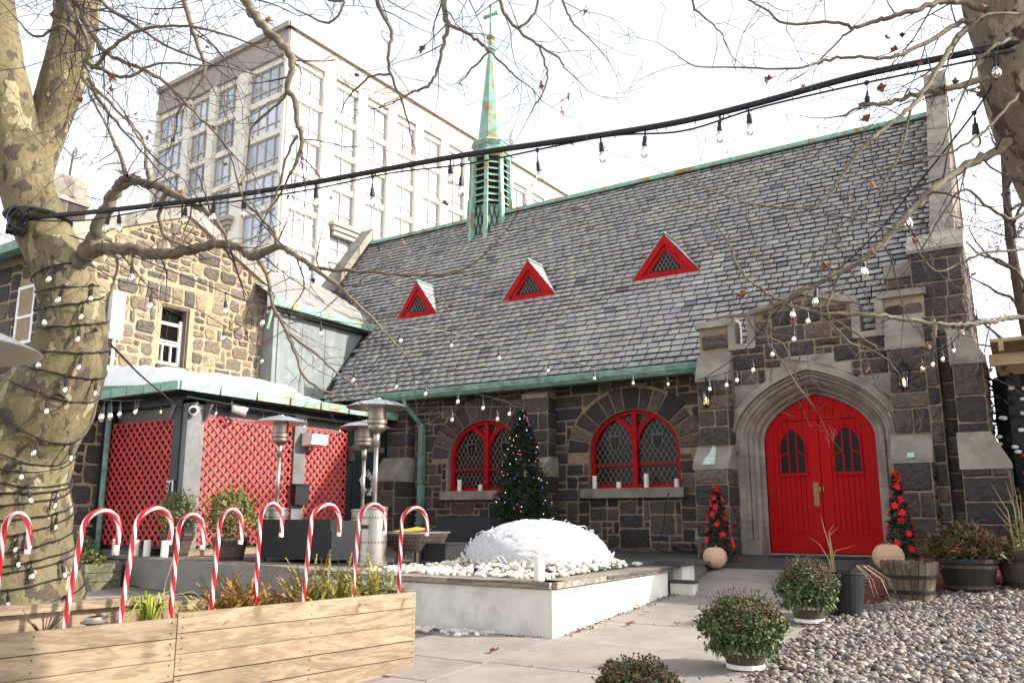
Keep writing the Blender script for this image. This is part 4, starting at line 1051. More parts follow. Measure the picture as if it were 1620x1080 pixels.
# ------------------------------------------------------------------ lattice annex
AX, AY = -13.0, 9.48
ann = empty('lattice_annex', (-14.3, 12, .8), 'low grey annex with red lattice panels and copper-edged snowy roof', 'annex')
core = MB().box(-15.6, AX-.16, AY+.16, 15.3, .5, 3.6).build('back_wall', M['grey_paint'], ann)
MB().box(-15.6, AX+.02, AY-.02, 15.3, .5, .86).build('base_sill', M['grey_paint'], ann)
MB().box(-15.6, AX+.05, AY-.05, 15.3, 3.55, 3.80).build('fascia', M['green_dark'], ann)
def lattice(parent, o, du, dv, w, h, sp=.186, sw=.038, th=.012, nrm=(1,0,0)):
    """diagonal slats over a w x h rectangle; o origin, du/dv unit vectors"""
    o, du, dv, nn = Vector(o), Vector(du), Vector(dv), Vector(nrm)
    for s, off in ((1, 0.0), (-1, th+.001)):
        k = -h if s > 0 else 0
        while (k < w if s > 0 else k < w+h):
            pts = []
            # line u = k + s*v
            v0 = max(0, -k) if s > 0 else max(0, k-w); v1 = min(h, w-k) if s > 0 else min(h, k)
            if v1-v0 > .05:
                a = o+du*(k+s*v0)+dv*v0+nn*off; b = o+du*(k+s*v1)+dv*v1+nn*off
                MB().bar(a, b, sw, th, up=nn).build('slat', M['red_lat'], parent)
            k += sp
def post(x0, x1, y0, y1, z0=.8, z1=3.62, m='grey_paint', nm='post'): return MB().box(x0,x1,y0,y1,z0,z1).build(nm, M[m], ann)
post(-13.10,-12.95,9.43,9.80); post(-13.08,-12.94,12.05,12.38)
post(-15.6,-15.42,9.40,9.6,m='green_dark'); post(-13.32,-13.101,9.40,9.52,m='green_dark')
pz = .95
for (y0, y1, lab) in ((9.82, 12.03, 'wide sunlit red lattice panel'), (12.40, 13.68, 'narrow sunlit red lattice panel')):
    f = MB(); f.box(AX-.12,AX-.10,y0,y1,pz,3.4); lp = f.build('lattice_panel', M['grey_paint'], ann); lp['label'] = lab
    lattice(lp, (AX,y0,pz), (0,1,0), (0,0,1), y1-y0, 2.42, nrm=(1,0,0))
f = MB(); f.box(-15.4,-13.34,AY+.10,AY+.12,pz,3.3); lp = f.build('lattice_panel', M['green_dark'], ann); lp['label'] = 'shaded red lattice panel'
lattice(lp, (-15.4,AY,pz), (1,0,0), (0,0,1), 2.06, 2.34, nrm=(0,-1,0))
# small eave brackets
for (x,y) in ((-12.93,9.45),(-12.93,9.78),(-13.4,9.38)): MB().prism([(x,y,3.55),(x+.18,y,3.55),(x,y,3.25)], (0,.05,0)).build('bracket', M['grey_paint'], ann)
# dark door with wreath
dd = MB().box(-13.05,-12.98,13.9,14.85,.8,2.95).build('door', M['green_dark'], ann)
for (z0,z1) in ((.95,1.75),(1.9,2.8)):
    for (a,b) in ((14.0,14.33),(14.42,14.75)): MB().box(-12.98,-12.965,a,b,z0,z1).build('panel', M['green_dark'], dd)
MB().box(-13.04,-12.975,13.85,14.95,2.97,3.10).build('door_lintel', M['grey_paint'], ann); MB().box(-13.1,-13.0,13.68,15.3,.8,3.55).build('door_surround', M['green_dark'], ann)
MB().box(-13.04,-12.99,13.92,14.83,3.1,3.5).build('transom_panel', M['grey_paint'], ann)
wr = empty('wreath', (-12.93,14.35,2.25), 'white flower wreath hung on the dark door', 'wreath')
mw = MB(); mg = MB()
for i in range(70):
    t = i*2*math.pi/70; r = .20+rng.uniform(-.05,.05); c = Vector((-12.94, 14.35+r*math.cos(t), 2.25+r*math.sin(t)*1.15))
    m_ = mw if rng.random() < .55 else mg
    for k in range(5):
        a = rng.uniform(0,6.28); d = Vector((rng.uniform(.1,.5), math.cos(a), math.sin(a)))*rng.uniform(.05,.09); n = d.cross(Vector((1,0,0)))*.28
        m_.add([c, c+d*.5+n, c+d, c+d*.5-n], [(0,1,2,3)])
mg.build('greenery', M['garland'], wr); mw.build('petals', M['bow'], wr)
mbx = empty('mailbox', (-12.9,12.2,1.9), 'black box mounted on the grey lattice post', 'box')
MB().box(-12.94,-12.80,12.02,12.40,1.72,2.12).build('box_body', M['black'], mbx); MB().box(-12.94,-12.78,12.0,12.42,2.121,2.15).build('lid', M['black'], mbx)
hasp = MB().box(-13.36,-13.14,9.37,9.395,2.10,2.13); hasp.box(-13.18,-13.14,9.365,9.395,1.92,2.135)
for (cx,cz) in ((-13.30,2.06),(-13.31,1.97)): hasp.tube([(cx+.04*math.cos(t),9.38,cz+.045*math.sin(t)) for t in np.linspace(0,6.28,9)], .010, 5)
tag(hasp.build('metal_hasp', M['steel']), 'small bright metal hasp fixed to the dark corner post', 'hasp')
# eave, roof and snow
ER = [(-12.62,8.98,3.80),(-12.62,15.0,3.80),(-15.62,15.0,4.50),(-15.62,8.98,4.02)]
MB().hexa([Vector(p)-Vector((0,0,.06)) for p in ER]+[Vector(p) for p in ER]).build('roof', M['copper'], ann)
for (p, q) in (((-12.60,8.96,3.80),(-12.60,15.0,3.82)), ((-12.60,8.96,3.80),(-16.2,8.96,3.80))):
    p, q = Vector(p), Vector(q); nn = 7
    for i in range(nn): MB().bar(p.lerp(q, i/nn+.004), p.lerp(q, (i+1)/nn-.004), .05, .17).build('eave_fascia', M['copper_w'], ann)
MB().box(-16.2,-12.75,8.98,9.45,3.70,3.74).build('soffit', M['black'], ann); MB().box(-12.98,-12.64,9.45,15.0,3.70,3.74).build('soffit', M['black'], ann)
NX, NY = 36, 60; V = []; F = []
for j in range(NY+1):
    for i in range(NX+1):
        u, v = i/NX, j/NY; x = -12.66-2.94*u; y = 9.03+3.95*v
        zb = 3.80+(.22+.48*((y-8.98)/6))*u*1.0
        h = (.40*min(1, u*2.2+.10)*(1-max(0,v-.88)*5) if v < .999 else 0)+noise.noise(Vector((x*2.2,y*2.2,0)))*.06+noise.noise(Vector((x*6,y*6,2)))*.03
        if i == 0 or j == 0 or j == NY: h = .005
        V.append((x, y+noise.noise(Vector((x*3,y*3,4)))*.06*(j not in (0,)), zb+max(h,.004)))
for j in range(NY):
    for i in range(NX): a = j*(NX+1)+i; F.append((a, a+NX+1, a+NX+2, a+1))
sn = npmesh('roof_snow', V, F, M['felt'], smooth=True); tag(sn, 'thick white snow lying on the annex roof', 'snow')
for i, (y, z) in enumerate(((9.9,3.5),)):
    pass
def camera_obj(loc, lab, dr):
    r = empty('security_camera', loc, lab, 'camera'); l = Vector(loc); d = Vector(dr).normalized()
    m_ = MB().tube([l, l+d*.05, l+d*.28], [.075,.085,.085], 10); m_.build('housing', M['white'], r)
    MB().tube([l+d*.281, l+d*.30], .06, 10).build('lens', M['black'], r); MB().bar(l, l+Vector((-.1,.05,.14)), .04, .04).build('bracket', M['white'], r)
camera_obj((-12.86,9.50,3.42), 'white security camera at the annex corner post', (.7,-.6,-.15))
camera_obj((-12.86,10.35,3.55), 'white security camera under the eave above the wide lattice', (.6,.6,-.25))
fl = empty('flood_light', (-12.85,12.45,3.2), 'white wedge-shaped lamp fixed above the black box on the post', 'lamp')
MB().prism([(-12.9,12.22,3.24),(-12.58,12.22,3.20),(-12.62,12.22,2.98),(-12.9,12.22,2.95)], (0,.46,0)).build('lamp_body', M['white'], fl); MB().box(-12.96,-12.90,12.3,12.5,2.98,3.2).build('mount', M['black'], fl)
sc_ = MB().box(-12.98,-12.88,13.72,13.84,2.72,2.95); sc_.prism([(-12.98,13.70,2.95),(-12.82,13.70,2.95),(-12.98,13.70,3.05)], (0,.16,0)); tag(sc_.build('wall_sconce', M['steel_b']), 'small bronze wall sconce left of the dark door', 'sconce')
# ------------------------------------------------------------------ connecting wing
cw = empty('connecting_wing', (-15.6,14.7,4.2), 'grey metal clad wing with small slate roof joining house and church', 'building')
MB().box(-17.5,-15.20,13.3,18.5,3.9,6.42).build('core_wall', M['grey_metal'], cw)
for i in range(4): 
    y0 = 13.42+i*.80; MB().box(-15.199,-15.17,y0+.008,min(y0+.792,16.6),4.2,6.40).build('cladding_panel', M['grey_metal'], cw)
MB().prism([(-14.86,12.98,6.50),(-14.98,12.98,6.50),(-15.0,12.98,6.66),(-14.84,12.98,6.68)], (0,3.7,0)).build('gutter', M['copper_w'], cw)
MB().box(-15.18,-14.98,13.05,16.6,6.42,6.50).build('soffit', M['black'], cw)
MB().bar((-14.95,13.02,6.45),(-15.15,13.06,5.95),.06,.05).build('downspout', M['copper_w'], cw)
MB().add([(-14.86,12.96,6.66),(-14.86,16.8,6.66),(-17.4,19.0,8.3),(-17.4,12.96,8.3)], [(0,1,2,3)]).build('roof_deck', M['underlay'], cw)
d_ = Vector((-2.54,0,1.64)).normalized(); nn_ = Vector((1.64,0,2.54)).normalized()
for j in range(14):
    for i in range(15):
        y = 12.98+i*.27+(.13 if j % 2 else 0); o_ = Vector((-14.86,y,6.66))+d_*(.21*j)
        if y > 16.5+.13*j: continue
        e = Vector((0,.26,0)); MB().hexa([o_,o_+e,o_+e+d_*.2,o_+d_*.2,o_+nn_*.03,o_+e+nn_*.03,o_+e+d_*.2+nn_*.012,o_+d_*.2+nn_*.012]).build('slate', M['slate'], cw)
MB().bar((-14.95,16.4,6.72),(-16.6,17.9,8.05),.22,.04,up=(.3,-.7,.6)).build('valley_flashing', M['slate_dark'], cw)
# ------------------------------------------------------------------ stone house
HX = -15.6
hs_ = empty('stone_house', (-18,11,.3), 'sunlit fieldstone gabled house with white sash window behind the lattice annex', 'house')
wy0, wy1, wz0, wz1 = 10.52, 11.22, 4.72, 6.08
GA = (11.0, 8.32); GLy, GLz, GRy, GRz = 8.45, 7.12, 13.40, 7.22
def gtop(y): return GLz+(GA[1]-GLz)*(y-GLy)/(GA[0]-GLy) if y < GA[0] else GA[1]+(GRz-GA[1])*(y-GA[0])/(GRy-GA[0])
mb = MB()
for (a, b) in ((GLy,wy0),(wy0,wy1),(wy1,GRy)):
    segs = [a, b] if not a < GA[0] < b else [a, GA[0], b]
    for p, q in zip(segs, segs[1:]):
        if a == wy0:
            mb.add([(HX,p,.3),(HX,q,.3),(HX,q,wz0),(HX,p,wz0)], [(0,1,2,3)]); mb.add([(HX,p,wz1),(HX,q,wz1),(HX,q,gtop(q)),(HX,p,gtop(p))], [(0,1,2,3)])
        else: mb.add([(HX,p,.3),(HX,q,.3),(HX,q,gtop(q)),(HX,p,gtop(p))], [(0,1,2,3)])
mb.add([(HX,wy0,wz0),(HX-.25,wy0,wz0),(HX-.25,wy0,wz1),(HX,wy0,wz1)], [(0,1,2,3)]); mb.add([(HX,wy1,wz0),(HX,wy1,wz1),(HX-.25,wy1,wz1),(HX-.25,wy1,wz0)], [(0,1,2,3)]); mb.add([(HX,wy0,wz1),(HX-.25,wy0,wz1),(HX-.25,wy1,wz1),(HX,wy1,wz1)], [(0,1,2,3)])
mb.box(HX-9,HX-.3,GLy+.02,GRy,.3,6.3)
mb.add([(HX-9,GLy,.3),(HX,GLy,.3),(HX,GLy,6.9),(HX-9,GLy,6.9)], [(0,1,2,3)])
mb.add([(HX,GRy,.3),(HX-9,GRy,.3),(HX-9,GRy,7),(HX,GRy,7)], [(0,1,2,3)])
hw_ = mb.build('wall', M['mortar_h'], hs_)
rg4 = random.Random(14); mpe = map_east(HX)
def inh(y, z): return z < gtop(y)-.10 and not (wy0-.12 < y < wy1+.12 and wz0-.14 < z < wz1+.02) and not (wy0-.5 < y < wy1+.5 and wz1 < z < wz1+.42)
for r in pack(GLy+.04, GRy-.03, 3.9, 8.3, .155, [(2,1),(3,1),(2,2),(3,2),(1,1),(4,2),(2,1),(3,2),(2,2)], inh, rg4):
    poly = rock_poly(r, .05, .020, rg4, .26)
    for (pt, n) in (((GA[0], GA[1]-.12), Vector((1.33,-2.45)).normalized()), ((GA[0], GA[1]-.12), Vector((-1.1,-2.4)).normalized())):
        poly = poly_clip(poly, pt, n)
        if len(poly) < 3: break
    if len(poly) > 2: stone(poly, mpe, rg4.uniform(.014,.035), hw_, M['stone_lit'], rg4)
for i in range(5):
    a = wy0-.42+i*.31; poly = rock_poly((a, a+.30, wz1+.02, wz1+.42), .035, .01, rg4, .12); stone(poly, mpe, .025, hw_, M['stone_lit'], rg4)
for r in pack(GLy+.04, 9.5, .5, 3.9, .2, [(2,1),(3,1),(2,2),(3,2)], lambda u, v: True, rg4): stone(rock_poly(r, .045, .015, rg4, .16), mpe, rg4.uniform(.012,.03), hw_, M['stone'], rg4)  # shade on this wall painted in with the darker granite copy
mpf = map_front(GLy)
def inh2(x, z): return not (-17.55 < x < -16.75 and 4.9 < z < 6.3)
for r in pack(-19.5, HX-.02, .4, 6.75, .2, [(2,1),(3,2),(2,2),(1,1),(3,1)], inh2, rg4): stone(rock_poly(r, .04, .014, rg4, .18), mpf, rg4.uniform(.012,.03), hw_, M['stone'], rg4)  # side turned from the sun: darker granite copy puts shade in the colour
# sash windows
w = MB().box(HX-.26,HX-.24,wy0,wy1,wz0,wz1).build('window', M['glass'], hs_)
def wbar(y0,y1,z0,z1): MB().box(HX-.235,HX-.17,y0,y1,z0,z1).build('sash_bar', M['white'], w)
wbar(wy0+.02,wy0+.07,wz0+.05,wz1-.28); wbar(wy1-.11,wy1-.05,wz0+.05,wz1-.28); wbar(wy0+.07,wy1-.11,wz0+.05,wz0+.11); wbar(wy0+.07,wy1-.11,5.20,5.25); wbar(wy0+.07,wy1-.11,5.28,5.31); wbar(wy0+.07,wy1-.11,wz1-.42,wz1-.36)
for y in (10.72,10.93): wbar(y-.012,y+.012,wz0+.11,5.20)
MB().box(HX-.23,HX-.05,wy1-.045,wy1-.005,wz0+.02,wz1-.01).build('frame', M['wood_b'], w); MB().box(HX-.23,HX-.03,wy0+.01,wy1-.01,wz1-.05,wz1-.008).build('frame', M['wood_b'], w)
MB().box(HX-.24,HX+.06,wy0-.05,wy1+.05,wz0-.09,wz0-.002).build('sill', M['wood_b'], w)
w = MB().box(-17.5,-16.8,GLy+.05,GLy+.08,4.95,6.2).build('window', M['glass'], hs_)
for (a,b,c_,d) in ((-17.5,-17.43,4.95,6.2),(-16.88,-16.8,4.95,6.2),(-17.43,-16.88,4.95,5.02),(-17.43,-16.88,5.5,5.56),(-17.43,-16.88,6.13,6.2)): MB().box(a,b,GLy-.02,GLy+.05,c_,d).build('sash_bar', M['white'], w)
# gable coping
for (a, b) in (((GLy-.1,GLz-.05),GA),(GA,(GRy+.1,GRz-.05))):
    for i in range(4):
        p = [a[k]+(b[k]-a[k])*(i/4+.003) for k in (0,1)]; q = [a[k]+(b[k]-a[k])*((i+1)/4-.003) for k in (0,1)]
        MB().prism([(HX-.35,p[0],p[1]-.10),(HX-.35,q[0],q[1]-.10),(HX-.35,q[0],q[1]+.16),(HX-.35,p[0],p[1]+.16)], (.43,0,0)).build('coping_stone', M['lime'], hs_)
MB().box(HX-.5,HX+.06,GLy-.16,GLy+.36,6.75,7.25).build('kneeler', M['lime'], hs_)
ch = stone_box(HX-1.0,HX-.2,8.05,8.75,6.4,7.72,hs_,'fe',rg4,name='chimney')
MB().box(HX-1.06,HX-.14,8.0,8.80,7.721,7.82).build('chimney_cap', M['lime'], ch); MB().lathe([(.50,0),(.50,.30),(.42,.46),(0,.52)],(HX-.6,8.4,7.822),8).build('chimney_pot', M['lime'], ch)
MB().hexa([(HX-9,GLy-.4,6.9),(HX-.3,GLy-.4,6.9),(HX-.3,11,8.2),(HX-9,11,8.2),(HX-9,GLy-.4,7.0),(HX-.3,GLy-.4,7.0),(HX-.3,11,8.3),(HX-9,11,8.3)]).build('roof', M['slate_dark'], hs_)
MB().hexa([(HX-9,11,8.2),(HX-.3,11,8.2),(HX-.3,13.6,7.0),(HX-9,13.6,7.0),(HX-9,11,8.3),(HX-.3,11,8.3),(HX-.3,13.6,7.1),(HX-9,13.6,7.1)]).build('roof', M['slate_dark'], hs_)
MB().box(HX-9,HX-.5,GLy-.52,GLy-.3,6.78,6.98).build('gutter', M['copper'], hs_)
pp = MB().tube([(HX+.25,9.38,.6),(HX+.25,9.38,3.7)], .055, 8); pp.build('drain_pipe', M['copper'], hs_)
ub = MB().box(HX+.02,HX+.16,9.28,9.56,5.05,6.05); ubo = empty('utility_box', (HX+.1,9.4,5.05), 'white utility box on the stone house wall beside the trunk', 'box'); ub.build('cover', M['white'], ubo)
MB().tube([(HX+.1,9.42,4.2),(HX+.1,9.42,5.05)], .03, 6).build('conduit', M['white'], ubo)
# ------------------------------------------------------------------ apartment tower behind
K = P(460, 37, d=75.0); TOPZ = K.z
a3 = R(3); dR = Vector((math.sin(a3), math.cos(a3), 0)); dL = Vector((-math.cos(a3), math.sin(a3), 0))
tw = empty('apartment_tower', (K.x, K.y, 0), 'tall cream apartment tower with grids of windows rising behind the church', 'building')
LR = (P(960, 310, Z=TOPZ)-K).dot(dR); LL = (P(257, 145, Z=TOPZ)-K).dot(dL)
K0 = Vector((K.x, K.y, 0)); up = Vector((0, 0, 1))
def fbox(d, n, u0, u1, z0, z1, w0, w1, nm, m, par=None):
    o = K0; a = [o+d*u0+n*w0, o+d*u1+n*w0, o+d*u1+n*w1, o+d*u0+n*w1]
    return MB().hexa([v+up*z0 for v in a]+[v+up*z1 for v in a]).build(nm, m, par or tw)
nR, nL = Vector((math.cos(a3), -math.sin(a3), 0)), Vector((-math.sin(a3), -math.cos(a3), 0))
fl_h = 3.55; nfl = 10; zt = TOPZ-3.0; zbot = zt-nfl*fl_h
MB().hexa([v+up*0 for v in (K0, K0+dR*LR, K0+dR*LR+dL*LL, K0+dL*LL)]+[v+up*(TOPZ-.3) for v in (K0-nR*.0, K0+dR*LR, K0+dR*LR+dL*LL, K0+dL*LL)]).build('core', M['tower_f'], tw) if False else None
inn_ = [K0-nR*.45-nL*.45, K0+dR*LR-nR*.45, K0+dR*LR+dL*LL, K0+dL*LL-nL*.45]
MB().hexa([v+up*0 for v in inn_]+[v+up*(TOPZ-.4) for v in inn_]).build('core', M['tower_f'], tw)
def facade(d, n, L_, cols):
    edges = [0]+[x for c in cols for x in c]+[L_]
    for i in range(0, len(edges), 2):     # piers
        if edges[i+1]-edges[i] > .05: fbox(d, n, edges[i], edges[i+1], 0, zt, -.45, .22, 'pier', M['tower_w'])
    for f in range(nfl+1):
        z = zt-f*fl_h
        for (u0, u1) in cols: fbox(d, n, u0, u1, z-.55, z, -.44, -.05, 'spandrel', M['tower_w'])
    for f in range(nfl):
        z1 = zt-.55-f*fl_h; z0 = zt-(f+1)*fl_h
        for (u0, u1) in cols:
            o = K0; pv = [o+d*u0-n*.30+up*z0, o+d*u1-n*.30+up*z0, o+d*u1-n*.30+up*z1, o+d*u0-n*.30+up*z1]
            m_ = MB(); nm_ = max(2, int(round((u1-u0)/1.25)))
            for k in range(nm_+1):
                u = u0+(u1-u0)*k/nm_; wd = .06 if 0 < k < nm_ else .11
                a = [o+d*(u-wd)-n*.32, o+d*(u+wd)-n*.32, o+d*(u+wd)-n*.18, o+d*(u-wd)-n*.18]
                m_.hexa([v+up*z0 for v in a]+[v+up*z1 for v in a])
            for zz in (z0, z0+.75, z1-.1):
                a = [o+d*u0-n*.31, o+d*u1-n*.31, o+d*u1-n*.19, o+d*u0-n*.19]
                m_.hexa([v+up*zz for v in a]+[v+up*(zz+.11) for v in a])
            wf = m_.build('window', M['tower_f'], tw)
            MB().add(pv, [(0,1,2,3)]).build('pane', M['tower_glass'], wf)
def cols_of(L_, c0, w_, gap, nmax): 
    out = []; u = c0
    while u+w_ < L_-.6 and len(out) < nmax: out.append((u, u+w_)); u += w_+gap
    return out
facade(dR, nR, LR, [(.5, 4.2)]+cols_of(LR, 5.6, 3.1, 1.2, 14))
facade(dL, nL, LL, [(.4, .26*LL), (.34*LL, .50*LL), (.55*LL, .70*LL), (.75*LL, .98*LL)])
for d, n, L_ in ((dR, nR, LR), (dL, nL, LL)):
    fbox(d, n, -.0, L_, zt, zt+.5, -.44, .25, 'cornice', M['tower_g']); fbox(d, n, -.0, L_, zt+.5, TOPZ-.5, -.44, .10, 'parapet', M['tower_g']); fbox(d, n, -.3, L_, TOPZ-.5, TOPZ, -.44, .45, 'cornice', M['tower_g'])
for (d, n, u0, u1, zz) in ((dR,nR,5.5,20.5,zt-4*fl_h-.3),(dR,nR,27,39,zt-6*fl_h-.3),(dL,nL,.30*LL,.74*LL,zt-4*fl_h-.2)):
    for k in range(3): fbox(d, n, u0+.2*k, u1-.2*k, zz-.5-k*.42, zz-.12-k*.42, .021, .85-.2*k, 'balcony_cornice', M['tower_g'])
pt_ = MB(); a = [K0+dL*7-nL*2, K0+dL*14-nL*2, K0+dL*14-nL*7, K0+dL*7-nL*7]; pt_.hexa([v+up*(TOPZ-.6) for v in a]+[v+up*(TOPZ+1.6) for v in a]); pt_.build('penthouse', M['tower_g'], tw)
# ------------------------------------------------------------------ foliage helpers
def leaf_cloud(n, pos, size, aspect=.45, droop=0, up=.4, fold=.25):
    """n folded leaves at pos (n,3); returns verts, faces (quads as 2 tris), per-vertex rnd"""
    pos = np.asarray(pos); n = len(pos)
    d = nr.normal(0, 1, (n,3)); d[:,2] = d[:,2]*.6+up; d /= np.linalg.norm(d, axis=1)[:,None]
    d[:,2] -= droop
    s = nr.normal(0, 1, (n,3)); s -= d*(s*d).sum(1)[:,None]; s /= np.linalg.norm(s, axis=1)[:,None]
    L_ = np.asarray(size)*nr.uniform(.7,1.3,n)
    nn = np.cross(d, s)
    a = pos; b = pos+d*(L_*.5)[:,None]+s*(L_*aspect*.5)[:,None]+nn*(L_*fold*.3)[:,None]; c = pos+d*L_[:,None]; e = pos+d*(L_*.5)[:,None]-s*(L_*aspect*.5)[:,None]+nn*(L_*fold*.3)[:,None]
    V = np.stack([a,b,c,e], 1).reshape(-1,3); i = np.arange(n)[:,None]*4
    F = np.concatenate([i+np.array([[0,1,2]]), i+np.array([[0,2,3]])], 0)
    return V, F, np.repeat(nr.uniform(0,1,n), 4)
def cloud_obj(name, m, parent, n, pos, size, **k):
    V, F, A = leaf_cloud(n, pos, size, **k); return npmesh(name, V, F, m, parent, {'rnd': A})
def dome_pts(n, c, rx, ry, rz, inner=.55, full=False):
    d = nr.normal(0,1,(n,3)); d /= np.linalg.norm(d,axis=1)[:,None]
    if not full: d[:,2] = np.abs(d[:,2])*1.0-.25*nr.uniform(0,1,n)
    lump = 1+.14*np.sin(d[:,0]*5+c[0]*9)*np.cos(d[:,1]*4+d[:,2]*5)+.07*np.sin(d[:,0]*11+c[1]*3)*np.sin(d[:,1]*12+d[:,2]*9)
    r = nr.uniform(inner,1,n)**.6*lump
    return np.asarray(c)[None]+d*r[:,None]*np.array([[rx,ry,rz]])
def pot(root, c, r0, r1, h, m, rim=.02, bands=0, bm=None, n=20):
    p = MB().lathe([(r0*.96,0),(r0,.0),(r1,h-.05),(r1+rim,h-.05),(r1+rim,h),(r1-.015,h),(r1-.03,h-.05),(0,h-.06)], c, n).build('pot', m, root, smooth=False)
    for k in range(bands):
        z = h*(.12+.62*k/max(1,bands-1)) if bands > 1 else h*.5; rr = r0+(r1-r0)*z/(h-.05)
        MB().lathe([(rr+.002,z-.02),(rr+.008,z-.018),(rr+.010,z+.018),(rr+.004,z+.02)], c, n).build('band', bm, p)
    return p
# ------------------------------------------------------------------ potted plants along the path
def mum(x, y, r, h, pr, ph, label, seed):
    global nr
    nr = np.random.RandomState(seed)
    z = gz(y)+.014; rt = empty('potted_mum', (x,y,z), label, 'plant', 'potted mums on the path')
    pot(rt, (x,y,z), pr*.78, pr, ph, M['pot_brown'], .012, 2, M['wax'])
    c = (x, y, z+ph+.08)
    cloud_obj('leaves', M['mum'], rt, 6500, dome_pts(6500, c, r, r, h-ph-.08, .40), .042, aspect=.55)
    side = dome_pts(700, (x,y,z+ph*.9), r*.85, r*.85, .12, .6); cloud_obj('trailing_leaves', M['mum'], rt, 700, side, .06, droop=.8, up=-.3)
    hp = dome_pts(1500, c, r*1.09, r*1.09, (h-ph-.08)*1.12, .86)
    hp = hp[hp[:,2] > z+ph+.08+(h-ph)*.42*nr.uniform(.3,1.3,len(hp))]
    pebbles('seed_heads', hp, nr.uniform(.007,.013,len(hp)), M['mumhead'], rt, lat=3, lon=5)['kind'] = 'stuff'
    st = MB()
    for q in range(14): a = rng.uniform(0,6.28); st.tube([(x,y,z+ph-.02),(x+r*.5*math.cos(a),y+r*.5*math.sin(a),z+h*.75)], .006, 4)
    for q in range(55):
        a = rng.uniform(0,6.28); e = rng.uniform(.25,1.4); k_ = rng.uniform(1.08,1.24); t_ = Vector((x+r*k_*math.cos(a)*math.cos(e), y+r*k_*math.sin(a)*math.cos(e), z+ph+.08+(h-ph-.08)*k_*math.sin(e))); f_ = Vector((x,y,z+ph)).lerp(t_, .7)
        st.tube([f_, f_.lerp(t_,.5)+Vector((rng.uniform(-.015,.015),rng.uniform(-.015,.015),0)), t_], [.0035,.003,.0025], 4); st.lathe([(0,-.008),(.009,0),(0,.008)], t_, 5)
    st.build('stems', M['twig_dark'], rt)
mum(-2.13, 7.12, .355, .60, .185, .21, 'large round mum in a small pot on the path, nearest complete one', 101)
mum(-2.12, 9.52, .325, .66, .185, .23, 'round mum in a striped pot beside the black bucket', 102)
q3 = P(1006, 1048, d=4.75); mum(q3.x, q3.y, .27, q3.z-gz(q3.y)-.01, .15, .17, 'mum dome cut off by the bottom edge of the picture', 103)
# black bucket with dry grass
bx, by = -1.85, 10.13; bz = gz(by)+.012
bk = empty('black_bucket', (bx,by,bz), 'tall black bucket holding a dry broken grass stalk', 'bucket')
MB().lathe([(.175,0),(.18,0),(.235,.46),(.245,.465),(.245,.49),(.225,.49),(.17,.06),(0,.06)], (bx,by,bz), 24).build('bucket_body', M['black'], bk)
MB().lathe([(0,.36),(.2,.36)], (bx,by,bz), 16).build('soil', M['soil'], bk)
def blade_mesh(mb, pts, w, up=(0,0,1)):
    pts = [Vector(p) for p in pts]; n = len(pts)
    vs = []
    for i, p in enumerate(pts):
        t = (pts[min(i+1,n-1)]-pts[max(i-1,0)]).normalized(); s = t.cross(Vector(up))
        if s.length < .05: s = Vector((1,0,0))
        s.normalize(); ww = w*(1-.9*(i/(n-1))**1.6)
        vs += [p-s*ww, p+Vector((0,0,ww*.5)), p+s*ww]
    fs = []
    for i in range(n-1): a = i*3; fs += [(a,a+1,a+4,a+3),(a+1,a+2,a+5,a+4)]
    mb.add(vs, fs)
gb_ = MB()
for (dx, dy, hh, be, w) in ((-.10,.0,.75,-.10,.010),(-.10,.02,.62,.08,.009),(-.12,.0,.50,-.22,.008),(-.08,.01,.66,.02,.009),(-.09,0,.42,.25,.007)):
    blade_mesh(gb_, [(bx+dx,by+dy,bz+.36),(bx+dx-.02,by+dy,bz+.36+hh*.5),(bx+dx+be*.3-.05,by+dy,bz+.36+hh*.85),(bx+dx+be,by+dy,bz+.36+hh*1.0)], w, up=(.3,1,0))
for q in range(9):
    a = rng.uniform(-.6,.5); L_ = rng.uniform(.35,.6); blade_mesh(gb_, [(bx,by,bz+.4),(bx+L_*.5*math.cos(a),by+L_*.5*math.sin(a),bz+.56),(bx+L_*.9*math.cos(a),by+L_*.9*math.sin(a),bz+.42),(bx+L_*1.05*math.cos(a),by+L_*1.05*math.sin(a),bz+.22)], .005)
gb_.build('dry_grass', M['straw'], bk)
# oak half barrel
def barrel(x, y, r0, r1, h, label, staves=22, m='wood_b'):
    z = gz(y)+.012; rt = empty('half_barrel', (x,y,z), label, 'barrel')
    for k in range(staves):
        a0, a1 = 2*math.pi*k/staves+.012, 2*math.pi*(k+1)/staves-.012; dz = rng.uniform(-.012,.012)
        pts = []
        for (r, zz) in ((r0,0),(r0-.03,0),(r1,h+dz),(r1-.03,h+dz)): pts.append([(x+r*math.cos(a), y+r*math.sin(a), z+zz) for a in (a0, a1)])
        MB().hexa([pts[0][0],pts[0][1],pts[1][1],pts[1][0],pts[2][0],pts[2][1],pts[3][1],pts[3][0]]).build('stave', M[m], rt)
    for zz in (.22, .62):
        r = r0+(r1-r0)*zz; MB().lathe([(r+.004,h*zz-.022),(r+.008,h*zz-.02),(r+.010,h*zz+.02),(r+.006,h*zz+.022)], (x,y,z), 28).build('hoop', M['iron'], rt)
    MB().lathe([(0,h*.8),(r1*.93,h*.8)], (x,y,z), 20).build('soil', M['soil'], rt)
    return rt, z
b1, bz1 = barrel(-1.30, 11.40, .245, .335, .45, 'weathered oak half barrel planter with dry twigs at the gravel edge')
tw_ = MB()
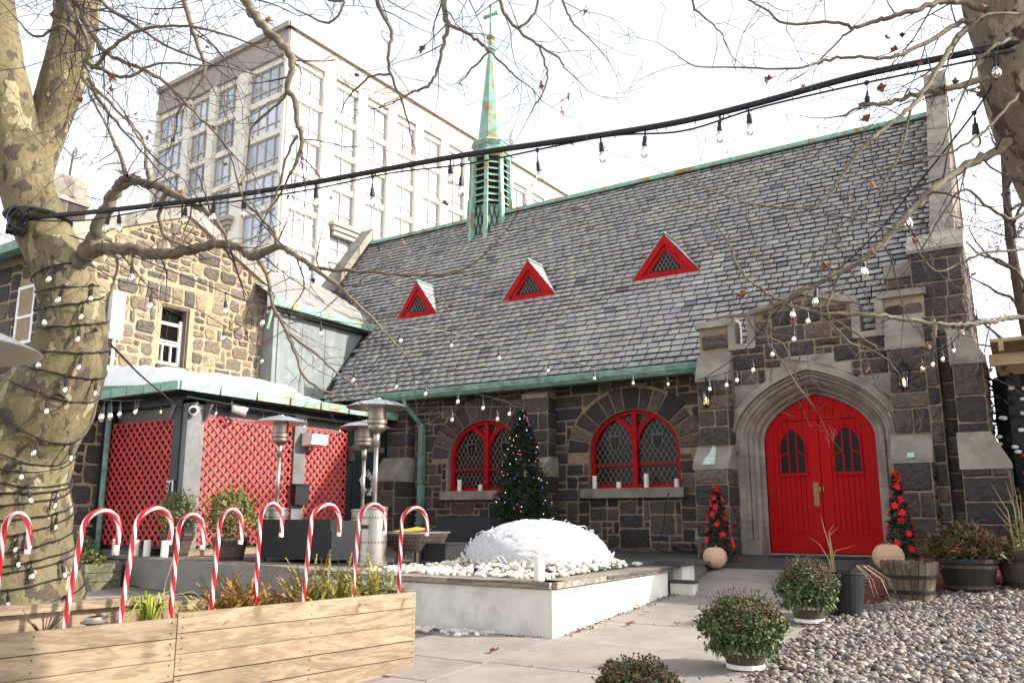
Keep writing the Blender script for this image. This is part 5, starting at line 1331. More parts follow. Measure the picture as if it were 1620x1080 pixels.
for q in range(60):
    a = rng.uniform(0,6.28); r = rng.uniform(0,.28); p = Vector((-1.30+r*math.cos(a),11.40+r*math.sin(a),bz1+.37)); d = Vector((rng.uniform(-1,1),rng.uniform(-1,1),rng.uniform(0,.5))).normalized()*rng.uniform(.08,.2)
    tw_.tube([p, p+d*.5+Vector((0,0,.02)), p+d], [.004,.003,.001], 4)
tw_.build('dry_twigs', M['straw'], b1)
# dark glossy shrub in pot, and the pot cut by the right edge
x, y = -.70, 12.05; z = gz(y)+.012
sh = empty('potted_shrub', (x,y,z), 'broad dark shrub with reddish tips in a dark pot before the buttress', 'plant')
pot(sh, (x,y,z), .26, .35, .40, M['pot_dark'], .02, 2, M['pot_brown'])
cloud_obj('leaves', M['shrub_r'], sh, 3600, dome_pts(3600, (x,y,z+.46), .47, .47, .36, .35), .11, aspect=.28)
x2, y2 = -.06, 12.35; z2 = gz(y2)+.012
sh2 = empty('potted_grass', (x2,y2,z2), 'dark tub with dry upright stalks cut by the right edge', 'plant')
pot(sh2, (x2,y2,z2), .26, .34, .46, M['pot_brown'], .02, 2, M['pot_dark'])
gs = MB()
for q in range(16):
    a = rng.uniform(0,6.28); L_ = rng.uniform(.3,.95); blade_mesh(gs, [(x2+.1*math.cos(a),y2,z2+.4),(x2+.14*math.cos(a),y2+.1*math.sin(a),z2+.4+L_*.6),(x2+.3*math.cos(a),y2+.15*math.sin(a),z2+.4+L_)], .010, up=(0,1,0))
gs.build('dry_stalks', M['straw'], sh2); cloud_obj('low_leaves', M['shrub'], sh2, 260, dome_pts(260,(x2+.1,y2,z2+.45),.3,.3,.5,.3), .08)
# pumpkins
def pumpkin(x, y, r, label):
    z = gz(y)+.03; V = []; F = []; n, k = 36, 12
    for i in range(k+1):
        t = math.pi*i/k
        for j in range(n):
            a = 2*math.pi*j/n; rib = 1-.07*abs(math.cos(a*5))**6 - .0
            rr = r*math.sin(t)**.85*rib if 0 < i < k else 0
            zz = r*.93*(1+math.cos(t)*.98) - .10*r*math.exp(-((t)/.35)**2)
            V.append((x+rr*math.cos(a), y+rr*math.sin(a), z+zz))
    for i in range(k):
        for j in range(n): F.append((i*n+j, (i+1)*n+j, (i+1)*n+(j+1) % n, i*n+(j+1) % n))
    rt = empty('pumpkin', (x,y,z), label, 'pumpkin', 'pale pumpkins by the church door')
    npmesh('flesh', V, F, M['pumpkin'], rt, smooth=True)
    MB().tube([(x,y,z+r*1.55),(x,y,z+r*1.72),(x+.03,y-.01,z+r*1.85)], [.022,.016,.013], 6).build('stem', M['straw'], rt)
pumpkin(-4.20, 12.72, .185, 'pale pumpkin left of the red doors beside the stub pier')
pumpkin(-1.73, 12.92, .215, 'pale pumpkin right of the red doors behind the oak barrel')
# poinsettia cones
def poin(x, y, z, h, r, label, seed):
    global nr
    nr = np.random.RandomState(seed)
    rt = empty('poinsettia_cone', (x,y,z), label, 'plant', 'poinsettia cones flanking the door')
    MB().lathe([(.10,0),(.12,.08),(0,.081)], (x,y,z), 12).build('pot', M['pot_dark'], rt); MB().tube([(x,y,z+.05),(x,y,z+h)], [.02,.006], 6).build('stem', M['twig_dark'], rt)
    t = nr.uniform(0,1,1500); a = nr.uniform(0,6.28,1500); rr = r*(1-t)*nr.uniform(.5,1,1500)+.02
    cloud_obj('greenery', M['garland'], rt, 1500, np.stack([x+rr*np.cos(a),y+rr*np.sin(a),z+.05+t*(h-.08)],1), .07, aspect=.4)
    for k in range(34):
        t = min(.98, (k+rng.random())/34); a = k*2.4+rng.uniform(-.5,.5)
        rr = r*(1-t)+.03; c = Vector((x+rr*math.cos(a), y+rr*math.sin(a), z+.08+t*(h-.06))); n = Vector((math.cos(a), math.sin(a), .25)).normalized(); s = n.orthogonal().normalized(); q = n.cross(s)
        m_ = MB(); ph = rng.uniform(0,6)
        for i in range(6):
            b = ph+i*math.pi/3; d = (s*math.cos(b)+q*math.sin(b)); e = n.cross(d); L_ = rng.uniform(.05,.075)
            m_.add([c, c+d*L_*.5+e*L_*.3+n*.02, c+d*L_+n*.005, c+d*L_*.5-e*L_*.3+n*.02], [(0,1,2),(0,2,3)])
        m_.build('flower', M['poin'], rt)
poin(-4.28, 13.18, gz(13.18)+.02, 1.22, .26, 'slim red poinsettia cone left of the church door', 31)
poin(-1.58, 13.20, gz(13.2)+.02, 1.36, .22, 'slim red poinsettia cone right of the church door', 32)
# door mat
tag(MB().box(-3.60,-2.2,13.54,14.3,.775,.783).build('door_mat', M['mat']), 'dark rubber mat before the red doors', 'mat')
mm = bpy.data.objects['door_mat']; mm.rotation_euler.x = 0; mm.location.z = .842
# lanterns
def lantern(x, y, z, label):
    rt = empty('wall_lantern', (x,y,z), label, 'lantern', 'black lanterns on the porch')
    c = (x, y-.16, z)
    MB().lathe([(.0,-.06),(.02,-.05),(.03,-.02),(.06,0),(.062,.015)], c, 6).build('base', M['iron'], rt)
    for k in range(6):
        a = k*math.pi/3; MB().bar((c[0]+.06*math.cos(a),c[1]+.06*math.sin(a),z+.01),(c[0]+.095*math.cos(a),c[1]+.095*math.sin(a),z+.25),.012,.012,up=(math.cos(a),math.sin(a),0)).build('bar', M['iron'], rt)
    MB().lathe([(.055,.012),(.09,.248)], c, 6).build('glass', M['clear'], rt)
    MB().lathe([(.11,.25),(.115,.265),(.06,.33),(.03,.35),(.03,.38),(.045,.39),(.0,.43)], c, 6).build('roof', M['iron'], rt)
    MB().lathe([(0,.05),(.012,.05),(.012,.09),(.016,.11),(.010,.14),(0,.165)], c, 8).build('flame_bulb', M['flame'], rt)
    MB().tube([(x,y+.02,z+.30),(x,y-.06,z+.46),(x,y-.16,z+.50),(c[0],c[1],z+.41)], .012, 6).build('arm', M['iron'], rt); MB().box(x-.05,x+.05,y-.0,y+.03,z+.2,z+.4).build('back_plate', M['iron'], rt)
lantern(-4.55, 13.84, 3.38, 'black wall lantern with a lit flame left of the arch')
lantern(-1.40, 13.80, 3.42, 'black wall lantern with a lit flame right of the arch')
# candles
def candle(x, y, z, h, label, r=.045, grp=None):
    rt = empty('candle', (x,y,z), label, 'candle', grp)
    MB().lathe([(r,0),(r,h-.006),(r-.006,h),(r-.012,h-.012),(0,h-.016)], (x,y,z), 16).build('wax', M['wax'], rt); MB().tube([(x,y,z+h-.016),(x+.003,y,z+h+.004)], .003, 4).build('wick', M['black'], rt)
for (px, y0, y1, lab) in ((941,756,776,'tall ivory candle at the left end of the right window sill'),(979,766,776,'short ivory candle, second on the right window sill'),(1023,753,775,'tallest ivory candle on the right window sill beside the mullion'),(1071,761,774,'short ivory candle at the right end of the right window sill'),(727,760,778,'tall ivory candle on the left window sill'),(760,768,778,'short ivory candle on the left window sill')):
    p = P(px, 770, Y=YW-.06); h = P(px, y0, Y=YW-.06).z-P(px, y1, Y=YW-.06).z; candle(p.x, YW-.06, WB-.004, h, lab, .05, 'candles on the window sills')
p = P(853, 918, Z=.805); candle(p.x, p.y, .805, .27, 'ivory candle alone on the corner of the white wall', .058)
for i, (px, y0, y1, dd) in enumerate(((182,852,877,0),(195,851,874,.25),(207,853,879,0),(221,853,880,0),(232,855,882,-.12))):
    p = P(px, y1, Z=.805); candle(p.x, max(8.86, p.y+dd), .805, .275, ['leftmost of the five ivory candles on the left wall cap','second from left of the five ivory candles on the wall cap','middle one of the five ivory candles on the left wall cap','fourth from left of the five ivory candles on the wall cap','rightmost of the five ivory candles on the left wall cap'][i], .062, 'five candles on the left wall cap')
# ------------------------------------------------------------------ fleece dome and pebbles
dc = P(850, 870, d=11.0); DX, DY = dc.x, dc.y; DR = .97; DZ = .885
dome = empty('fleece_dome', (DX,DY,.8), 'white fleece covered dome wound with wire lights on a pebble bed', 'dome')
V = []; F = []; n, k = 72, 22
for i in range(k+1):
    t = i/k; r = DR*math.sin(t*math.pi/2*.97)/math.sin(math.pi/2*.97); zz = .46*math.cos(t*math.pi/2*.97)**1.15
    for j in range(n):
        a = 2*math.pi*j/n; q = noise.noise(Vector((r*math.cos(a)*7, r*math.sin(a)*7, 1)))*.016 + noise.noise(Vector((r*math.cos(a)*20, r*math.sin(a)*20, 3)))*.009
        V.append((DX+r*math.cos(a), DY+r*math.sin(a), DZ+.10+zz+q))
for j in range(n): a = 2*math.pi*j/n; V.append((DX+(DR-.01)*math.cos(a), DY+(DR-.01)*math.sin(a), DZ-.06))
for i in range(k+1):
    for j in range(n): F.append((i*n+j, (i+1)*n+j, (i+1)*n+(j+1) % n, i*n+(j+1) % n))
npmesh('fleece', V, F, M['snow'], dome, smooth=True)
wi = MB()
for q in range(30):
    a = rng.uniform(0,6.28); t = rng.uniform(.15,1); pts = []
    tt = t
    for s in range(14):
        a += rng.uniform(-.16,.16); tt = min(1.02, max(.05, tt+rng.uniform(-.06,.08)))
        r = DR*math.sin(tt*math.pi/2*.97); zz = .46*math.cos(min(1,tt)*math.pi/2*.97)**1.15
        lift = .010+(.035 if rng.random() < .15 else 0)
        pts.append((DX+(r+lift*.5)*math.cos(a), DY+(r+lift*.5)*math.sin(a), DZ+.10+zz+lift))
    wi.tube([tuple(p) for p in crom(pts, 3)], .0035, 4, cap=False)
for q in range(34):                        # loops around the rim
    a = rng.uniform(0,6.28); pts = []
    for s in range(7):
        t = s/6*math.pi; pts.append((DX+(DR+.02+.05*math.sin(t))*math.cos(a+s*.03), DY+(DR+.02+.05*math.sin(t))*math.sin(a+s*.03), DZ+.02+.10*math.sin(t)+rng.uniform(-.02,.02)))
    wi.tube(pts, .0035, 4, cap=False)
wi.build('wire_lights', M['white'], dome)['kind'] = 'stuff'
pts = []; rad = []; rp_ = random.Random(4)
while len(pts) < 1500:
    x = rp_.uniform(-7.4,-4.62); y = rp_.uniform(7.98,11.2); rr = math.hypot(x-DX, y-DY)
    if rr < DR-.08 or rr > 2.3: continue
    if x > -5.6 and y > 9.9 and rr > 1.25: continue
    if rp_.random() < max(0, (rr-1.5)*.9): continue
    r = rp_.uniform(.022,.048); h = max(0, .13*(1.45-rr)/.5)
    for lay in range(2 if rr < 1.4 else 1): pts.append((x+rp_.uniform(-.03,.03), y+rp_.uniform(-.03,.03), .80+r*.45+h*rp_.uniform(.3,1))); rad.append(r)
for q in range(120):
    a = rp_.uniform(-.6,.6); x = -5.1+rp_.uniform(-.5,.5); y = 10.2+rp_.uniform(-.9,.9)
    if math.hypot(x-DX,y-DY) > DR and x < -4.62: pts.append((x,y,.83)); rad.append(rp_.uniform(.02,.045))
g = pebbles('white_pebbles', pts, rad, M['pebble_w']); tag(g, 'cream river pebbles heaped around the white dome', 'pebbles', kind='stuff')
bd_ = MB().bar((-4.78,8.75,.83),(-5.0,10.3,.83),.20,.05); tag(bd_.build('dark_board', M['wood_b']), 'dark weathered board lying in the pebbles beside the dome', 'board')
# ------------------------------------------------------------------ christmas tree
p = P(826, 652, Y=13.85); TX, TY, TZ = p.x, p.y, p.z
ct = empty('christmas_tree', (TX,TY,.8), 'dark green christmas tree with tiny coloured lights before the church wall', 'tree')
MB().tube([(TX,TY,.8),(TX,TY,TZ-.05)], [.05,.012], 6).build('trunk', M['twig_dark'], ct)
nr = np.random.RandomState(77); pos = []; Vn = []; Fn = []; An = []
H = TZ-.95
for i in range(1000):
    t = rng.random()**1.35; z = .98+t*H; a = rng.uniform(0,6.28); rm = .74*(1-t)**.78+.03
    r1 = rm*rng.uniform(.8,1.08); d = Vector((math.cos(a), math.sin(a), rng.uniform(-.25,.25)))
    p0 = Vector((TX,TY,z))+d*(rm*.35); p1 = Vector((TX,TY,z))+d*r1
    for k in range(14):
        s = k/13; c = p0.lerp(p1, s)
        for e in range(3):
            q = (d*rng.uniform(.3,1)+Vector((rng.uniform(-1,1),rng.uniform(-1,1),rng.uniform(-.8,.9)))).normalized(); L_ = rng.uniform(.05,.09)
            w_ = q.cross(Vector((rng.uniform(-1,1),rng.uniform(-1,1),1))).normalized()*.009
            b = len(Vn); Vn += [tuple(c-w_), tuple(c+w_), tuple(c+q*L_)]; Fn.append((b,b+1,b+2)); An += [rng.random()]*3
npmesh('needles', Vn, Fn, M['fir'], ct, {'rnd': An})
lc = {'blue': (.15,.1,1), 'violet': (.6,.15,1), 'red': (1,.1,.12), 'amber': (1,.6,.2), 'white': (1,.9,.7)}
LM = {k: emit_mat('fairy_'+k, c, 1.3) for k, c in lc.items()}
for i in range(85):
    t = rng.random(); a = rng.uniform(-2.9,.5); rm = (.74*(1-t)**.78+.03)*1.0; z = .98+t*H
    kcol = rng.choice(['blue','violet','violet','blue','red','amber','white'])
    me = bpy.data.meshes.get('fairy_'+kcol+'_mesh')
    if me is None:
        me = MB().lathe([(0,-.009),(.006,-.005),(.006,.005),(0,.009)], (0,0,0), 6).mesh('fairy_'+kcol+'_mesh'); me.materials.append(LM[kcol])
    o = link('fairy_light', me, ct); o.location = Vector((TX+rm*math.cos(a), TY+rm*math.sin(a), z))-W[ct.name]
# ------------------------------------------------------------------ patio heaters
def heater(name_lab, loc, h=2.12, rz=0, sc=1.0):
    rt = empty('patio_heater', (0,0,0), name_lab, 'heater', 'patio heaters')
    MB().lathe([(.20,0),(.20,.05),(.178,.06),(.174,.72),(.184,.73),(.184,.76),(.04,.77)], (0,0,0), 44).build('tank_housing', M['steel'], rt, smooth=False)
    sl_ = MB()
    for zz in (.62, .30):
        for q in range(26): a = q*2*math.pi/26; sl_.bar((1.76e-1*math.cos(a),1.76e-1*math.sin(a),zz-.012),(1.76e-1*math.cos(a),1.76e-1*math.sin(a),zz+.012),.014,.004,up=(math.cos(a),math.sin(a),0))
    sl_.build('vent_slots', M['black'], rt)
    MB().bar((-.06,-.172,.50),(.06,-.172,.50),.03,.05,up=(0,0,1)).build('handle_slot', M['black'], rt)
    MB().tube([(0,0,.76),(0,0,h-.55)], .030, 16).build('pole', M['steel'], rt, smooth=True); MB().tube([(0,0,h-.56),(0,0,h-.36)], .042, 16).build('collar', M['steel'], rt, smooth=True)
    MB().lathe([(.05,h-.38),(.11,h-.34),(.125,h-.31),(.125,h-.27),(.115,h-.26),(.135,h-.25),(.135,h-.20),(.125,h-.19)], (0,0,0), 40).build('burner', M['steel_b'], rt)
    MB().lathe([(.12,h-.19),(.12,h-.02)], (0,0,0), 40).build('mesh_screen', M['steel_b'], rt)
    MB().lathe([(.42,h-.035),(.425,h-.03),(.30,h+.03),(.12,h+.075),(0,h+.085)], (0,0,0), 36).build('reflector', M['alu'], rt); MB().lathe([(.418,h-.037),(.295,h+.022),(.12,h+.066),(0,h+.075)], (0,0,0), 36).build('reflector_lining', M['alu'], rt)
    MB().lathe([(.05,h+.085),(.05,h+.10),(0,h+.105)], (0,0,0), 10).build('cap_nut', M['steel'], rt)
    rt.location = loc; rt.rotation_euler.z = rz; rt.scale = (sc,sc,sc); W[rt.name] = Vector(loc); return rt
def at_d(x, z, d):
    """ground point under image column x at distance d"""
    q = P(x, HOR, d=d); t = q; return Vector((q.x, q.y, z))
heater('steel patio heater standing nearest the fire pit in front of the other', at_d(592,.80,11.7), sc=1.085)
heater('steel patio heater half hidden behind the nearer one by the dark door', at_d(573,.80,14.0), sc=1.06)
heater('steel patio heater before the wide red lattice panel', at_d(437,.80,13.7), sc=1.085)
heater('patio heater at the left edge, only its reflector rim showing', at_d(-158, .03, 3.15), h=2.17)
# ------------------------------------------------------------------ wicker seats, ottoman, fire pit
def seat(c, w, d, h, label, rz=0, back=True):
    rt = empty('wicker_armchair', (0,0,0), label, 'armchair')
    MB().box(-w/2,w/2,-d/2+.121,d/2,.05,.30).build('seat_base', M['wicker'], rt); MB().box(-w/2+.13,w/2-.13,-d/2+.13,d/2-.02,.301,.42).build('cushion', M['wicker'], rt)
    MB().box(-w/2,w/2,-d/2,-d/2+.12,.05,h).build('backrest', M['wicker'], rt)
    for s in (-1,1): MB().box(s*w/2-(.12 if s > 0 else 0), s*w/2+(.12 if s < 0 else 0), -d/2+.121, d/2-.01, .301, h*.97).build('arm', M['wicker'], rt)
    for sx in (-1,1):
        for sy in (-1,1): MB().box(sx*(w/2-.06)-.02,sx*(w/2-.06)+.02,sy*(d/2-.06)-.02,sy*(d/2-.06)+.02,0,.05).build('foot', M['black'], rt)
    rt.location = c; rt.rotation_euler.z = rz; W[rt.name] = Vector(c); return rt
seat((-9.47,9.40,.8), 1.5, 1.0, .64, 'black wicker armchair seen from behind below the wide lattice')
seat((-8.40,12.0,.8), .95, .85, .66, 'black wicker armchair against the church wall left of the dome', rz=R(20))
seat((-9.05,13.2,.8), .95, .85, .68, 'black wicker armchair deepest against the wall behind the other chair', rz=R(-10))
q = P(686, 893, Z=.8); ot = empty('ottoman', (q.x,q.y,.8), 'low black wicker ottoman beside the fire pit', 'ottoman')
MB().box(q.x-.28,q.x+.28,q.y-.1,q.y+.45,.85,1.08).build('body', M['wicker'], ot); MB().box(q.x-.29,q.x+.29,q.y-.11,q.y+.46,1.081,1.11).build('top', M['wicker'], ot)
for sx in (-.24,.24):
    for sy in (-.06,.41): MB().box(q.x+sx-.02,q.x+sx+.02,q.y+sy-.02,q.y+sy+.02,.8,.85).build('foot', M['black'], ot)
q = P(641, 893, Z=.8); fp = empty('fire_pit', (q.x,q.y+.2,.8), 'square steel fire pit with perforated flared sides and yellow lid sheet', 'fire pit')
cx, cy = q.x, q.y+.25
def frus(a, b, z0, z1): return [(cx-a,cy-a,z0),(cx+a,cy-a,z0),(cx+a,cy+a,z0),(cx-a,cy+a,z0),(cx-b,cy-b,z1),(cx+b,cy-b,z1),(cx+b,cy+b,z1),(cx-b,cy+b,z1)]
MB().hexa(frus(.24,.34,.98,1.24)).build('bowl', M['steel_b'], fp); MB().hexa(frus(.355,.355,1.241,1.265)).build('rim', M['steel'], fp)
pf = MB()
for j in range(4):
    for i in range(9):
        z = 1.02+j*.055; hw = .24+(z-.98)*.385; u = -hw+.05+(2*hw-.1)*(i+.5*(j % 2))/9
        for (ax, sg) in (('y',-1),('x',1)):
            c = Vector((cx+u, cy-hw-.004, z)) if ax == 'y' else Vector((cx+hw+.004, cy+u, z))
            t = Vector((.018,0,0)) if ax == 'y' else Vector((0,.018,0)); pf.add([c-t, c-Vector((0,0,.02)), c+t, c+Vector((0,0,.02))], [(0,1,2,3)])
pf.build('perforations', M['black'], fp)
for sx in (-1,1):
    for sy in (-1,1): MB().box(cx+sx*.2-.025,cx+sx*.2+.025,cy+sy*.2-.025,cy+sy*.2+.025,.82,.98).build('leg', M['steel_b'], fp)
MB().box(cx-.26,cx+.26,cy-.26,cy+.26,.80,.82).build('base_plate', M['steel'], fp)
MB().add([(cx-.3,cy-.2,1.27),(cx+.1,cy-.28,1.275),(cx+.2,cy+.1,1.30),(cx-.2,cy+.25,1.33)], [(0,1,2,3)]).build('lid_sheet', M['yellow'], fp)
# potted shrubs and things before the lattice
def shrub_pot(px, py, pr, ph, r, h, label, m='shrub', seed=1, n=1300, ls=.085):
    global nr
    nr = np.random.RandomState(seed)
    p = P(px, py, Z=.80); rt = empty('potted_shrub', (p.x,p.y,.8), label, 'plant')
    pot(rt, (p.x,p.y,.8), pr*.78, pr, ph, M['pot_brown'], .025, 2, M['pot_dark'])
    cloud_obj('leaves', M[m], rt, n, dome_pts(n, (p.x,p.y,.8+ph+h*.45), r, r, h*.55, .3, True), ls, aspect=.3)
    st = MB()
    for q in range(8): a = rng.uniform(0,6.28); st.tube([(p.x,p.y,.8+ph-.05),(p.x+r*.6*math.cos(a),p.y+r*.6*math.sin(a),.8+ph+h*.7)], .008, 4)
    st.build('stems', M['twig_dark'], rt)
shrub_pot(277, 880, .27, .40, .36, .72, 'yellow green shrub in a ribbed pot before the grey corner post', seed=41)
shrub_pot(362, 886, .27, .36, .44, .80, 'green shrub with orange tips in a pot before the wide lattice', seed=42, n=1900)
p = P(258, 877, Z=.80); tag(MB().lathe([(.2,0),(.27,.09),(.29,.1),(.25,.07),(0,.05)], (p.x,p.y,.80), 20).build('shallow_bowl', M['pot_dark']), 'shallow dark bowl on the wall beside the candles', 'bowl')
mp_ = empty('mossy_planter', (-14.2,8.1,.25), 'mossy green timber planter box with dark shrubs left of the candles', 'planter')
for i in range(3): MB().box(-15.1,-13.3,7.95,8.0,.26+i*.15,.40+i*.15).build('board', M['wood_g'], mp_); MB().box(-13.35,-13.30,8.001,8.6,.26+i*.15,.40+i*.15).build('board', M['wood_g'], mp_)
MB().box(-15.1,-13.36,8.0,8.7,.3,.66).build('soil', M['soil'], mp_)
nr = np.random.RandomState(51); cloud_obj('leaves', M['mum'], mp_, 1500, dome_pts(1500, (-14.4,8.3,.7), .75, .35, .62, .3), .09, aspect=.3); cloud_obj('yellow_leaves', M['shrub'], mp_, 260, dome_pts(260, (-13.55,8.2,.66), .25, .25, .3, .3), .08)
yb = MB().box(-12.75,-12.4,9.2,11.6,.80,.90); tag(yb.build('timber_sill', M['wood']), 'pale timber lying at the foot of the wide lattice', 'timber')
# ------------------------------------------------------------------ timber planter with candy canes
PA, PB = Vector((-4.655, 5.84, 0)), Vector((-5.40, 1.45, 0)); pd = (PB-PA).normalized(); pn = Vector((-pd.y, pd.x, 0))
if pn.x < 0: pn = -pn
PTOP = .84; PLEN = (PB-PA).length; PDEP = .80
pl = empty('timber_planter', (PA.x-.4, (PA.y+PB.y)/2, .1), 'long pale pine planter box holding candy canes and rusty ferns', 'planter')
def pboard(u0, u1, w0, w1, z0, z1, nm='board'):
    a = [PA+pd*u0+pn*w0, PA+pd*u1+pn*w0, PA+pd*u1+pn*w1, PA+pd*u0+pn*w1]
    return MB().hexa([Vector((v.x,v.y,z0)) for v in a]+[Vector((v.x,v.y,z1)) for v in a]).build(nm, M['wood'], pl)
# joint where the two front sections meet
uj = min(np.linspace(0, PLEN, 400), key=lambda u: abs(proj(PA+pd*float(u)+Vector((0,0,.6)))[0]-278)); uj = float(uj)
hb = .138
for i in range(5):
    z1 = PTOP-i*hb; dz = rng.uniform(0,.004)
    pboard(.0, uj-.003, -.038, rng.uniform(-.002,.002), z1-hb+.004, z1-dz); pboard(uj+.003, PLEN, -.038, rng.uniform(-.002,.002), z1-.03-hb+.004 if i else z1-.03-hb+.004, z1-.03-dz)
    pboard(.0, .038, -PDEP, -.040, z1-hb+.004, z1-dz, 'end_board')
    pboard(.04, PLEN, -PDEP, -PDEP+.038, z1-hb+.004, z1-dz, 'back_board')
pboard(.04, PLEN, -PDEP+.04, -.04, .15, .72, 'soil').data.materials[0] = M['soil']
pboard(1.9, PLEN, -PDEP-.02, -PDEP+.10, .842, .90, 'back_rail')
sc2 = MB()
for i in range(5):
    for u in (.03, uj-.04, uj+.04, uj*.5, uj+.9):
        for dz in (.03, .10): q = PA+pd*u+pn*.003+Vector((0,0,PTOP-i*hb-dz-(.03 if u > uj else 0))); sc2.bar(q, q+pn*.001, .009, .009)
sc2.build('screw_heads', M['black'], pl)
# canes
cane_pts = []; Rk = .115; H0 = .62
for s in np.linspace(0, H0, 110): cane_pts.append((0,0,s))
for t in np.linspace(0, math.pi, 64)[1:]: cane_pts.append((Rk-Rk*math.cos(t), 0, H0+Rk*math.sin(t)))
for s in np.linspace(0,.075,14)[1:]: cane_pts.append((2*Rk, 0, H0-s))
arc_ = [0]
for a, b in zip(cane_pts, cane_pts[1:]): arc_.append(arc_[-1]+(Vector(b)-Vector(a)).length)
def cane(base, top_z, lean, yaw, label, first=[None]):
    if first[0] is None:
        rt = empty('candy_cane', (0,0,0), label, 'candy cane', 'candy canes along the timber planter')
        MB().tube(cane_pts, .0170, 28, mif=lambda i, k: 1 if ((k/28*2+arc_[i]/.17) % 1) > .64 else 0).build('shaft', [M['cane_r'], M['cane_w']], rt, smooth=True)
        e = Vector(cane_pts[-1]); MB().tube([e+Vector((0,0,.012)), e-Vector((0,0,.012))], .0180, 12).build('tip_cap', M['cane_w'], rt)
        first[0] = rt; o = rt
    else: o = copy_tree(first[0]); o['label'] = label
    sc = (top_z-base.z)/(H0+Rk)
    o.location = base; o.scale = (1, 1, sc); o.rotation_euler = (lean[0], lean[1], yaw); W[o.name] = Vector(base)
    return o
CN = [(-14,808,.10,'candy cane cut by the left edge of the picture'),(98,803,.13,'candy cane in front of the trunk, second from the left edge'),(187,801,.09,'candy cane before the five ivory candles'),(268,811,.09,'candy cane rising out of the yellow grass tuft'),(332,803,.10,'candy cane left of the first rusty fern, fifth from left'),(402,795,.06,'candy cane behind the fifth one, hook before the black armchair'),(478,796,.07,'candy cane before the middle of the black armchair'),(556,796,.05,'candy cane before the steel heater housing'),(630,802,.04,'last candy cane at the right end of the planter')]
for i, (px, ty, ln, lab) in enumerate(CN):
    off = -.16 if i != 5 else -.30
    u = float(min(np.linspace(0, PLEN, 800), key=lambda u: abs(proj(PA+pd*float(u)+pn*off+Vector((0,0,.80)))[0]-px)))
    b = PA+pd*u+pn*off+Vector((0,0,.70)); d = depth(b); tz = P(px, ty, d=d).z
    yaw = YAW+rng.uniform(-.5,.5); cane(b, tz, (rng.uniform(-.06,.06), ln*.85), yaw, lab)
# plants in the planter
def on_planter(px, off=-.4):
    u = float(min(np.linspace(-.2, PLEN, 800), key=lambda u: abs(proj(PA+pd*float(u)+pn*off+Vector((0,0,.80)))[0]-px))); return PA+pd*u+pn*off+Vector((0,0,.72))
def fern(c, n, L_, h, label, m, seed, spread=1.0):
    r_ = random.Random(seed); rt = empty('fern', c, label, 'plant', 'ferns in the timber planter'); c = Vector(c)
    st = MB(); Vn = []; Fn = []; An = []
    for i in range(n):
        a = r_.uniform(0,6.28); el = r_.uniform(.25,1.25); l = L_*r_.uniform(.5,1.1); pts = []
        p = c+Vector((r_.uniform(-.15,.15)*spread, r_.uniform(-.22,.22)*spread, 0)); d = Vector((math.cos(a)*math.cos(el), math.sin(a)*math.cos(el), math.sin(el)*h))
        for s in range(12): pts.append(p.copy()); p += d*(l/12); d = (d+Vector((r_.uniform(-.1,.1),r_.uniform(-.1,.1),-.055))).normalized()
        st.tube(pts, [.004-.003*k/11 for k in range(12)], 3, cap=False); cv = r_.random()
        for k in range(2, 12):
            t = (pts[k]-pts[k-1]).normalized(); sd = t.cross(Vector((r_.uniform(-.3,.3),r_.uniform(-.3,.3),1))).normalized()
            for s in (-1,1):
                for q in range(2):
                    pl_ = .075*(1-k/13)*r_.uniform(.6,1.2)+.012; b0 = pts[k]-t*(q*l/24); dd = (sd*s+t*.7+Vector((0,0,r_.uniform(-.4,.3)))).normalized(); ww = t*.010
                    b = len(Vn); Vn += [tuple(b0-ww), tuple(b0+dd*pl_*.6+ww*.9), tuple(b0+dd*pl_), tuple(b0+ww)]; Fn.append((b,b+1,b+2,b+3)); An += [cv*.7+r_.random()*.3]*4
    st.build('stems', M['twig_dark'], rt); npmesh('fronds', Vn, Fn, M[m], rt, {'rnd': An})
fern(on_planter(372,-.35), 60, .46, 1.1, 'rusty orange fern clump between the fourth and sixth candy canes', 'fern', 61)
fern(on_planter(440,-.45), 44, .36, .8, 'low brown fern clump left of the seventh candy cane', 'fern', 62)
fern(on_planter(515,-.38), 70, .56, 1.15, 'large golden fern right of the seventh candy cane', 'fern_y', 63, 1.4)
fern(on_planter(585,-.36), 64, .52, 1.1, 'yellow green fern spilling over the planter right end', 'fern_y', 64, 1.2)
c = on_planter(232,-.35); gt_ = MB(); gr = empty('grass_tuft', c, 'yellow green strappy grass tuft beside the fourth candy cane', 'plant')
for q in range(34):
    a = rng.uniform(0,6.28); L_ = rng.uniform(.2,.42); e = rng.uniform(.03,.30); blade_mesh(gt_, [c+Vector((math.cos(a)*.03,math.sin(a)*.05,0)), c+Vector((math.cos(a)*e*.5,math.sin(a)*e*.5,L_*.55)), c+Vector((math.cos(a)*e*1.1,math.sin(a)*e*1.1,L_*.62)), c+Vector((math.cos(a)*e*1.7,math.sin(a)*e*1.7,L_*.30))], .011)
gt_.build('blades', M['blade'], gr)
ss = MB(); ss.tube([c+Vector((.0,.1,0)), c+Vector((.02,.12,.3)), c+Vector((.05,.15,.48))], [.005,.004,.002], 5); ss.build('dry_stalk', M['straw'], gr)
c = on_planter(150,-.30); so_ = empty('solar_light', c, 'small round grey solar lamp in the planter soil', 'lamp')
MB().lathe([(.045,-.05),(.05,.06),(.06,.065),(.085,.07),(.088,.078),(.06,.095),(.05,.11),(0,.112)], c, 20).build('lamp_body', M['steel'], so_); MB().lathe([(0,.1125),(.042,.1125)], c, 12).build('solar_panel', M['alu'], so_)
c = on_planter(70,-.30); tg = MB(); 
